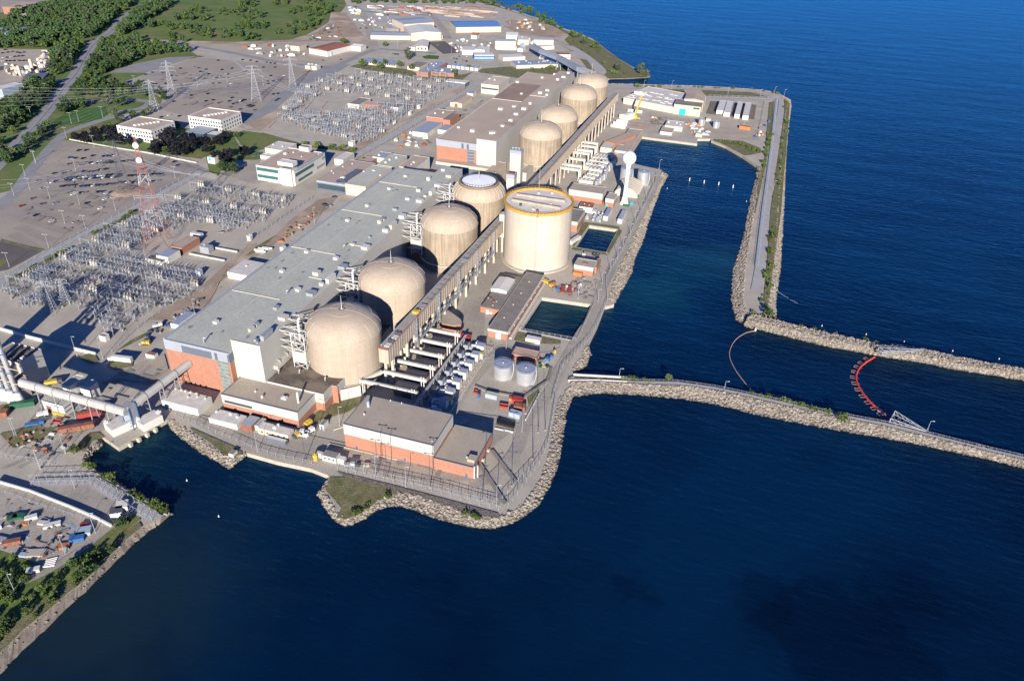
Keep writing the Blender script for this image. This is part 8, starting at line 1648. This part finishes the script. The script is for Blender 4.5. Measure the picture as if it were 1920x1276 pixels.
for i, (f, x, y, k, s, w2) in enumerate(((zb, 1300, 450, 'p', 1.6, 'big pale tree behind the long office'), (zb, 1048, 490, 'c', 1, 'narrow tree in front of the long office, left'), (zb, 1125, 495, 'c', 1, 'narrow tree in front of the long office, right'), (zb, 1235, 500, 'b', 1, 'rounded tree at the end of the long office'), (zb, 1090, 515, 'b', 1.1, 'low dark tree before the long office'), (zb, 955, 500, 'b', 1.2, 'dark tree at the left end of the long office'), (zb, 1330, 525, 'b', 1.1, 'dark tree before the grey office'), (zb, 820, 330, 'g', 1.5, 'green tree beside the rusty red roof'), (zb, 1640, 570, 'b', 1, 'tree by the pale far offices, left'), (zb, 1750, 520, 'b', .9, 'tree by the pale far offices, right'), (zb, 1125, 350, 'g', 1.1, 'tree in the far crossroads yard'), (zf, 120, 300, 'd', 1.1, 'dark tree left of the large white office'), (zf, 90, 330, 'a', 1.1, 'shaded tree at the substation corner'), (zf, 160, 340, 'a', .9, 'second shaded tree at the substation corner'), (zf, 1047, 185, 'g', .8, 'olive tree between the flat buildings'), (zf, 1125, 255, 'g', .7, 'bush on the brown low building'), (zd, 430, 205, 'g', .9, 'round tree at the start of the peninsula path'), (zd, 460, 90, 'p', 1.3, 'pale tree on the tip of the spit'), (zd, 510, 95, 'g', 1.1, 'bright tree at the very tip of the spit'), (zd, 265, 60, 'p', 1.2, 'pale tree on the spit slope'), (full, 1578, 790, 'g', .85, 'round green bush-tree on the south breakwater'), (full, 1440, 592, 'b', .7, 'tree at the foot of the causeway'), (full, 1253, 712, 'g', .6, 'bush near the root of the south breakwater'), (zl, 385, 130, 'g', .8, 'bushy tree by the left cove'), (zl, 560, 262, 'g', .6, 'round bush by the fence corridor'))):
    tree(k, P(f(x, y)), w2, 'single trees', s)
# woods : nearest trees individually, the rest one mass
WOODS = [[f_(-40, 80), za(0, 210), za(60, 200), za(120, 90), za(250, 80), za(420, 20), za(900, -20), za(1010, 20), za(930, 90), za(860, 160), za(700, 280), za(560, 300), za(430, 310), za(400, 360), za(0, 365), f_(-60, 98)],
    [za(440, 330), za(600, 320), za(640, 350), za(600, 440), za(480, 560), za(380, 580), za(370, 470)], [za(750, 310), za(860, 300), za(1050, 300), za(1120, 340), za(1250, 340), za(1420, 395), za(1100, 430), za(1000, 470), za(860, 520), za(780, 560), za(760, 600), za(800, 640), za(620, 640), za(580, 600), za(680, 480), za(740, 400)],
    [za(1000, 90), za(1100, 20), za(1300, 30), za(1180, 110), za(1060, 180), za(980, 260), za(860, 280), za(850, 190)],
    [za(180, 640), za(370, 610), za(420, 650), za(340, 740), za(200, 900), za(100, 960), za(-60, 1040), za(-80, 800), za(0, 790), za(120, 780)], [za(-60, 1050), za(120, 960), za(260, 960), za(440, 940), za(430, 1020), za(330, 1130), za(240, 1110), za(160, 1180), za(40, 1230), za(-80, 1260)],
    [za(460, 700), za(560, 640), za(800, 640), za(1180, 690), za(1200, 720), za(940, 730), za(760, 730), za(560, 740)], [za(380, 860), za(440, 790), za(560, 760), za(720, 790), za(960, 750), za(1040, 770), za(960, 810), za(740, 800), za(520, 820), za(420, 890)],
    [ze(-60, 10), ze(60, 0), ze(180, 0), ze(120, 60), ze(0, 80), ze(-60, 90)]]
HILL = [[za(x-70, y-22), za(x+70, y-24), za(x+85, y+18), za(x-80, y+20)] for x, y in ((1370, 140), (1480, 90), (1520, 150), (1620, 100), (1700, 100), (1830, 90), (1200, 190), (1260, 185), (1340, 215), (1420, 215), (1500, 245), (1600, 260), (1740, 270), (1290, 270), (1520, 270), (1700, 215), (1870, 210), (1850, 290), (1130, 195), (1750, 30), (1850, 40), (1900, 130), (1350, 300))]+[[zb(x-60, y-24), zb(x+60, y-24), zb(x+70, y+18), zb(x-70, y+22)] for x, y in ((300, 95), (440, 95), (540, 70), (610, 110), (520, 150), (660, 90), (460, 190), (560, 210), (180, 120), (130, 180), (60, 190), (190, 200), (240, 270), (370, 250), (20, 260), (120, 290), (290, 25), (350, 20), (600, 20), (700, 60), (60, 20), (480, 230), (620, 170))]
COAST = [[zc(880, 240), zc(980, 260), zc(1090, 330), zc(1180, 400), zc(1120, 400), zc(900, 280)], [zc(260, -10), zc(350, 0), zc(440, 60), zc(560, 50), zc(640, 60), zc(640, 110), zc(540, 110), zc(420, 70), zc(280, 30)], [zc(640, 120), zc(730, 100), zc(740, 160), zc(840, 210), zc(880, 240), zc(760, 190), zc(650, 160)], [f_(660, -8), f_(860, -12), f_(930, 0), f_(925, 8), f_(660, 8)]]
NEARS = [[zl(520, 640), zl(600, 560), zl(640, 580), zl(540, 680), zl(440, 790), zl(330, 850), zl(250, 905), zl(110, 1010), zl(-60, 1130), zl(-60, 1060), zl(0, 1060), zl(110, 950), zl(250, 850), zl(340, 785), zl(430, 735)], [zl(0, 690), zl(60, 640), zl(120, 700), zl(230, 730), zl(160, 800), zl(60, 900), zl(-60, 1000), zl(-60, 700)], [zl(360, 690), zl(430, 640), zl(500, 620), zl(490, 690), zl(420, 750), zl(350, 760)], [zl(110, 860), zl(240, 760), zl(330, 790), zl(250, 840), zl(110, 930)], [zl(-60, 930), zl(90, 930), zl(110, 970), zl(0, 1100), zl(-60, 1160)], [zl(590, 500), zl(700, 440), zl(720, 470), zl(620, 540)]]
TREES = fill(WOODS, 'aaabbcgp', 11.5, 'tree of the woods beside the main road at the left', 'trees of the woods', (.85, 1.35))+fill(HILL[::2]+HILL[1::4], 'abbcg', 15, 'tree of a clump on the grassy hill at the top left', 'trees on the grassy hill', (.6, 1.1), seed=5)+fill(COAST, 'abpg', 15, 'tree on the far lake shore', 'trees on the far shore', (.6, 1.2), seed=6)+fill(NEARS, 'bgga', 4.6, 'bushy tree on the bottom-left bank', 'trees on the bottom-left bank', (.3, .52), seed=7)
TREES.sort(key=lambda e: (e[1]-CC).length)
for e in TREES[:225]: tree(*e)
mbs = {}
for k, p, lab, g_, sc in TREES[225:1500]:
    src = [c for c in TR[k].children if c.name.startswith('crown')][0].data; m_ = TK[k][1]; mb = mbs.setdefault(m_, MB()); a = tr.uniform(0, 6.28); ca, sa = math.cos(a)*sc, math.sin(a)*sc
    fs = [tuple(f.vertices) for f in src.polygons]; keep = fs[::3]; vs = [v.co for v in src.vertices]; o = len(mb.v)
    for n_, f in enumerate(keep):
        q = [vs[i] for i in f]; c = sum(q, Vector())/4; q = [c+(v-c)*1.7 for v in q]
        mb.v += [(p.x+v.x*ca-v.y*sa, p.y+v.x*sa+v.y*ca, v.z*sc) for v in q]; mb.f.append((len(mb.v)-4, len(mb.v)-3, len(mb.v)-2, len(mb.v)-1))
for m_, mb in mbs.items(): struct('woodland', mb, m_, 'stuff', label='mass of farther tree crowns in the woods and hill')
print('trees', len(TREES))
# shrubs
def shrubs(lines, n, lab, grp, sc, jit):
    for px in lines:
        w_ = [P(q) for q in px]; tot = sum((b-a).length for a, b in zip(w_, w_[1:]))
        for _ in range(n):
            d = tr.uniform(0, tot)
            for a, b in zip(w_, w_[1:]):
                ln = (b-a).length
                if d <= ln: q = a.lerp(b, d/ln)+Vector((tr.uniform(-jit, jit), tr.uniform(-jit, jit), 0)); tree('s', q, lab, grp, tr.uniform(*sc)); break
                d -= ln
shrubs([[zd(1700, 320), zd(1700, 600), zd(1660, 900), zd(1610, 1276)], [zd(1570, 600), zd(1530, 800), zd(1480, 1000)], [f_(1448, 430), f_(1440, 520), f_(1432, 580)]], 24, 'low green shrub along the causeway', 'shrubs along the causeway', (.6, 1.5), 2.5)
shrubs([[zd(450, 200), zd(900, 203), zd(1400, 215), zd(1640, 260)], [zd(1110, 660), zd(1330, 700), zd(1480, 760)]], 22, 'low green shrub on the peninsula edge', 'shrubs on the peninsula', (.6, 1.5), 2)
shrubs([[zm(200, 660), zm(420, 700), zm(560, 740), zm(700, 775)]], 30, 'low green shrub on the south breakwater', 'shrubs on the breakwaters', (.5, 1.2), 1.6)
shrubs([[zm(160, 130), zm(350, 190), zm(560, 250), zm(880, 310), zm(1100, 360)], [f_(1168, 712), f_(1240, 716)]], 13, 'low green shrub on the breakwater', 'shrubs on the breakwaters', (.5, 1.1), 1.2)
shrubs([[zk(250, 850), zk(400, 820), zk(520, 740), zk(590, 725)], [zk(1180, 870), zk(1060, 830)]], 12, 'low shrub on the grassy front point', 'shrubs on the front point', (.4, .9), 1)
shrubs([[zl(430, 190), zl(520, 240), zl(640, 320), zl(770, 390), zl(830, 430)]], 22, 'green shrub between the fence corridor and the cove', 'shrubs by the left cove', (.7, 1.4), 1)
shrubs([[ze(690, 645), ze(870, 560), ze(1010, 465)], [ze(80, 985), ze(250, 880), ze(520, 750)]], 22, 'dark green shrub in the hedge along the lower car park', 'hedge shrubs', (.7, 1.3), 1)
shrubs([[zc(900, 300), zc(1100, 450), zc(1250, 560), zc(1440, 560)], [zc(560, 530), zc(900, 505)], [zb(500, 1085), zb(860, 1130)]], 16, 'shrub on a far grassy verge', 'shrubs on far verges', (.9, 2.0), 6)
# ================================================================ far storage yards and odds and ends
sr = random.Random(77)
def scatter(area, n, lab, grp, size, mats_, rot=None, name='stored_goods', cat='stored goods', stuff=False):
    if 'machine' in lab: name, cat = 'small_machine', 'machine'
    if 'pipework' in lab: name, cat = 'pipework_block', 'pipework'
    if 'concrete works' in lab or 'left industrial' in lab: name, cat = 'goods_stack', 'goods stack'
    if 'row of' in lab: name, cat = ('pipe_row', 'stored pipes') if 'pipes' in lab else ('storage_row', 'storage row')
    w_ = [V2(q) for q in area]; x0, x1 = min(p[0] for p in w_), max(p[0] for p in w_); y0, y1_ = min(p[1] for p in w_), max(p[1] for p in w_); k = 0; g_ = 0
    while k < n and g_ < 5000:
        g_ += 1; x, y = sr.uniform(x0, x1), sr.uniform(y0, y1_)
        if not inpoly((x, y), w_): continue
        lx, ly, lz = (sr.uniform(*s) for s in size); mb = MB(); a = rot if rot is not None else sr.uniform(0, 3.14)
        mb.obox((x, y), lx, ly, .15, lz, a); mb.obox((x, y), lx*.5, ly*.6, lz, lz*1.3, a); o = single(name, lab, cat, mb, sr.choice(mats_), grp); k += 1
scatter([zb(1020, 50), zb(1380, 48), zb(1450, 115), zb(1020, 118)], 70, 'row of dark and white stored drums and crates in the farthest yard', 'rows in the farthest yard', ((14, 34), (2.5, 4), (1.5, 3)), ['darksteel', 'steel', 'white', 'rust', 'roof_grey', 'carsilver'], .05)
scatter([zb(1430, 50), zb(1850, 55), zc(330, 130), zb(1560, 140)], 60, 'row of rusty stored pipes in the farthest yard', 'rows of stored pipes', ((20, 60), (2, 3.4), (1, 2)), ['roof_brown', 'roof_brown', 'roof_grey', 'copper', 'roof_far'], .05)
scatter([zb(860, 60), zb(930, 70), zb(960, 200), zb(900, 160)], 14, 'coloured shipping container in the line beside the far lane', 'containers beside the far lane', ((6, 12), (2.6, 3), (2.6, 3)), ['lightblue', 'blue', 'rust', 'yellow', 'white', 'white'], .1, 'container', 'container')
scatter([zb(960, 120), zb(1250, 130), zb(1230, 230), zb(1040, 230)], 26, 'small crate or vehicle in the yard left of the white warehouse', 'goods left of the warehouse', ((2, 7), (2, 3), (1.5, 3)), ['white', 'white', 'steel', 'rust', 'carsilver', 'cream'])
scatter([zb(560, 130) if 0 else zb(620, 240), zb(760, 190), zb(830, 260), zb(640, 310), zb(560, 300)], 26, 'scattered machine or crate in the dirt yard', 'goods in the dirt yard', ((2, 8), (2, 3), (1, 3)), ['white', 'steel', 'darksteel', 'rust', 'green'])
scatter([zb(20, 330), zb(400, 330), zb(650, 400), zb(420, 450), zb(80, 390)], 24, 'trailer or crate in the gravel yard by the junction', 'goods in the gravel yard', ((3, 12), (2.4, 3), (1.5, 3.4)), ['white', 'white', 'roof_grey', 'steel', 'rust'])
scatter([zc(430, 150), zc(640, 150), zc(740, 230), zc(560, 250)], 22, 'digger or crate on the brown construction ground', 'goods on the construction ground', ((3, 8), (2, 4), (1.5, 3)), ['orange2', 'white', 'white', 'dirt', 'wood'])
scatter([zc(10, 300), zc(330, 300), zc(330, 350), zc(60, 400), zc(20, 360)], 26, 'small vehicle or crate between the white halls', 'goods between the white halls', ((2, 6), (2, 3), (1.4, 2.6)), ['white', 'white', 'cream', 'steel', 'lightblue'])
scatter([zc(520, 310), zc(650, 310), zc(660, 370), zc(530, 370)], 18, 'pipework block between the process buildings', 'pipework between the process buildings', ((3, 9), (2, 5), (3, 9)), ['silver', 'steel', 'white', 'lightblue'])
scatter([za(10, 480), za(340, 500), za(330, 570), za(10, 580)], 26, 'stack of goods in the concrete works yard', 'goods in the concrete works', ((3, 10), (2, 4), (1.5, 4)), ['white', 'steel', 'darksteel', 'beige', 'concrete'])
scatter([za(290, 390), za(400, 380), za(360, 480), za(260, 480)], 24, 'stacked crates at the edge of the left industrial yard', 'goods in the left industrial yard', ((3, 9), (2, 4), (1.5, 3)), ['white', 'steel', 'red', 'beige', 'darksteel'])
scatter([zb(1160, 1020), zb(1490, 940), zb(1480, 1120), zb(1180, 1110)], 20, 'small crate or machine in the yard before the far hall', 'goods before the far hall', ((2, 6), (1.5, 3), (1, 2.6)), ['white', 'orange2', 'cream', 'rust', 'steel', 'wood'])
scatter([zf(560, 740), zf(720, 650), zf(800, 620), zf(640, 800), zf(480, 870)], 22, 'orange or timber pile along the railway strip by the hall', 'piles along the railway strip', ((1.5, 5), (1, 2.4), (.6, 1.6)), ['orange2', 'wood', 'wood', 'concrete', 'rust'])
scatter([zd(850, 500), zd(1080, 560), zd(1040, 620), zd(890, 600)], 26, 'silver duct section or crate by the far harbour yard', 'goods by the far harbour', ((2, 9), (1.5, 3), (1, 2.6)), ['silver', 'white', 'steel', 'orange2', 'lightblue'], .1)
scatter([zd(560, 450), zd(640, 450), zd(640, 490), zd(540, 490)], 10, 'orange and green machine near the yellow crane', 'machines near the crane', ((2, 4), (1.5, 2.5), (1.4, 2.6)), ['orange2', 'green', 'white', 'red'])
scatter([zd(350, 500), zd(560, 520), zd(560, 545), zd(350, 530)], 8, 'long rusty rail laid on the ground under the crane', 'rails under the crane', ((14, 22), (.8, 1.2), (.4, .7)), ['rust', 'wood'], -.12)
scatter([zj(1360, 405), zj(1480, 405), zj(1480, 470), zj(1360, 450)], 14, 'grey pipework unit behind the pool', 'pipework behind the pool', ((1.5, 4), (1.5, 3), (1.5, 4)), ['steel', 'silver', 'lightblue'])
scatter([zd(1520, 480), zd(1560, 500), zd(1530, 640), zd(1400, 660)], 8, 'small coloured vehicle or box beside the causeway road', 'boxes beside the causeway road', ((2, 4), (1.5, 2.5), (1.4, 2.4)), ['blue', 'orange2', 'white', 'rust'])
scatter([zg(20, 980), zg(420, 930), zg(300, 1080), zg(60, 1110)], 14, 'small pale crate on the weedy left yard', 'crates on the weedy yard', ((1, 3), (.8, 1.6), (.5, 1.3)), ['white', 'concrete', 'rust', 'lightblue', 'wood'])
scatter([zg(780, 930), zg(1200, 860), zg(1240, 890), zg(880, 1050)], 14, 'small pump or box on the intake pier', 'boxes on the intake pier', ((1, 2.6), (.8, 1.6), (.8, 1.8)), ['white', 'steel', 'rust', 'lightblue'])
scatter([zl(0, 440), zl(300, 480), zl(430, 560), zl(300, 640), zl(200, 670), zl(0, 600)], 34, 'small crate or part in the bottom-left storage yard', 'small goods in the bottom-left yard', ((.8, 3), (.6, 1.6), (.4, 1.4)), ['white', 'steel', 'darksteel', 'wood', 'lightblue', 'rust'])
scatter([zg(60, 1120), zg(420, 1000), zg(560, 1060), zg(300, 1240)], 20, 'small crate or part along the left rail tracks', 'small goods by the rail tracks', ((.8, 3), (.6, 1.6), (.4, 1.2)), ['white', 'steel', 'darksteel', 'wood', 'rust'])
container(zd(1350, 560), 'bright orange-red tank box alone in the far gravel yard', 13, 5, 4, -.1, 'orange2', 'tank_box', 'tank box')
for i, (a, b) in enumerate(((90, 990), (470, 870))): pass
def rails(pts, off=.75):
    LAYER[0] += 1
    for s in (-1, 1): ribbon('railway', 'darksteel', [(Vector(V2(q))+Vector((s*off, 0)))[:] for q in pts], .22, True)
rails([zg(30, 1276), zg(250, 1180), zg(470, 1060), zg(700, 900), zg(880, 740), zg(1130, 500)]); rails([zg(130, 1276), zg(330, 1170), zg(560, 1040), zg(790, 880)])
scatter([zi(1440, 520), zi(1600, 480), zi(1570, 600), zi(1480, 600)], 8, 'small blue or green machine beside the bund tanks', 'machines beside the bund tanks', ((1.5, 3), (1, 2), (1, 2.4)), ['blue', 'green', 'steel', 'yellow'])
scatter([zj(1260, 900), zj(1380, 880), zj(1340, 1000), zj(1180, 960)], 14, 'small box or barrier on the yard before the intake basin', 'boxes before the intake basin', ((1, 3), (.8, 1.6), (.8, 1.6)), ['yellow', 'white', 'rust', 'steel', 'cream'])

# worn patches, joints and tyre-dark lanes on the paved ground
pr_ = random.Random(404); M['patch_dark'] = mat('patch_dark', (.29, .262, .24), .9, .1, .3, fine=.1); M['patch_pale'] = mat('patch_pale', (.43, .39, .35), .9, .1, .3, fine=.1)
def wear(area, n, lo, hi, mats_=('patch_dark', 'patch_pale')):
    w_ = [V2(q) for q in area]; x0, x1 = min(p[0] for p in w_), max(p[0] for p in w_); y0, y1_ = min(p[1] for p in w_), max(p[1] for p in w_)
    ms = {m: MB() for m in mats_}; LAYER[0] += 1; k = 0
    while k < n:
        x, y = pr_.uniform(x0, x1), pr_.uniform(y0, y1_)
        if not inpoly((x, y), w_): continue
        a = pr_.choice((0, 0, 1.57, pr_.uniform(0, 3))); s = pr_.uniform(lo, hi); asp = pr_.uniform(.15, .9); z = .5+k*.0004 if 0 else .03+(LAYER[0]+k*.05)*.006; mb = ms[pr_.choice(mats_)]; o = len(mb.v)
        pts = [(x+dx*math.cos(a)-dy*math.sin(a), y+dx*math.sin(a)+dy*math.cos(a)) for dx, dy in ((-s, -s*asp), (s, -s*asp*pr_.uniform(.7, 1.2)), (s*pr_.uniform(.8, 1.1), s*asp), (-s, s*asp))]
        if all(inpoly(p, w_) for p in pts): mb.add([(*p, z) for p in pts], [(0, 1, 2, 3)])
        k += 1
    for m, mb in ms.items():
        if mb.v: struct('worn_paving', mb, m)
    LAYER[0] += int(n*.05)+1
wear([zk(1100, 640), zk(600, 600), zk(330, 470), zi(880, 940), zi(1040, 460), zi(1080, 200), zi(1180, 480), zi(970, 740), zk(1250, 400)], 60, .8, 4.5)
M['lot_dark'] = mat('lot_dark', (.315, .275, .25), .9, .1, .3, fine=.1); wear([ze(470, 60), ze(1400, 180), ze(600, 620), ze(60, 560)], 70, .8, 5, ('lot_dark',)); wear([za(1150, 560), za(1880, 500), zb(500, 520), zb(60, 900), za(1300, 800)], 70, 1, 7, ('lot_dark',))
wear([zg(300, 800), zg(860, 560), zg(1240, 440), zg(1280, 540), zg(900, 800), zg(500, 1000), zg(100, 1100)], 60, 1, 5); wear([zl(0, 320), zl(400, 480), zl(430, 560), zl(200, 680), zl(0, 600)], 40, .6, 3.5)
wear([zd(260, 460), zd(700, 450), zd(1000, 560), zd(640, 540)], 40, 1.5, 7); wear([zj(1260, 880), zj(1480, 880), zj(1420, 1060), zj(1040, 1000)], 40, .6, 3)
wear([ze(600, 900), ze(1500, 930), ze(1250, 1250), zg(700, 200), ze(200, 1200)], 60, 1, 6); wear([zb(1700, 700), zb(1914, 760), zb(1500, 1100), zb(1180, 1100), zb(1430, 880)], 50, 2, 8)
ribbon('lane_line', 'stripe', smooth([za(1110, 5), za(1000, 80), za(900, 150), za(835, 230), za(700, 330), za(630, 440), za(560, 560), za(480, 650), za(400, 770), za(260, 940), za(100, 1110)]), .5)
for a, b in ((zk(1100, 420), zk(1330, 780)), (zk(1240, 430), zk(1400, 640)), (zi(1010, 480), zi(720, 900))): ribbon('tyre_lane', 'patch_dark', [a, b], 2.2)

M['foam'] = mat('foam', (.62, .66, .7), .6, .2, .8)
for i, pts in enumerate(([zm(383, 8), zm(400, 28), zm(440, 52), zm(462, 66)], [zm(470, 72), zm(495, 84), zm(520, 98)])):
    w_ = [P(q, WZ) for q in pts]; w_ = [a.lerp(b, k/6)+Vector((tr.uniform(-.25, .25), tr.uniform(-.25, .25), 0)) for a, b in zip(w_, w_[1:]) for k in range(6)]
    ribbon('foam', 'foam', [(p.x, p.y) for p in w_], .5 if i < 2 else .18, True, WZ+.06)
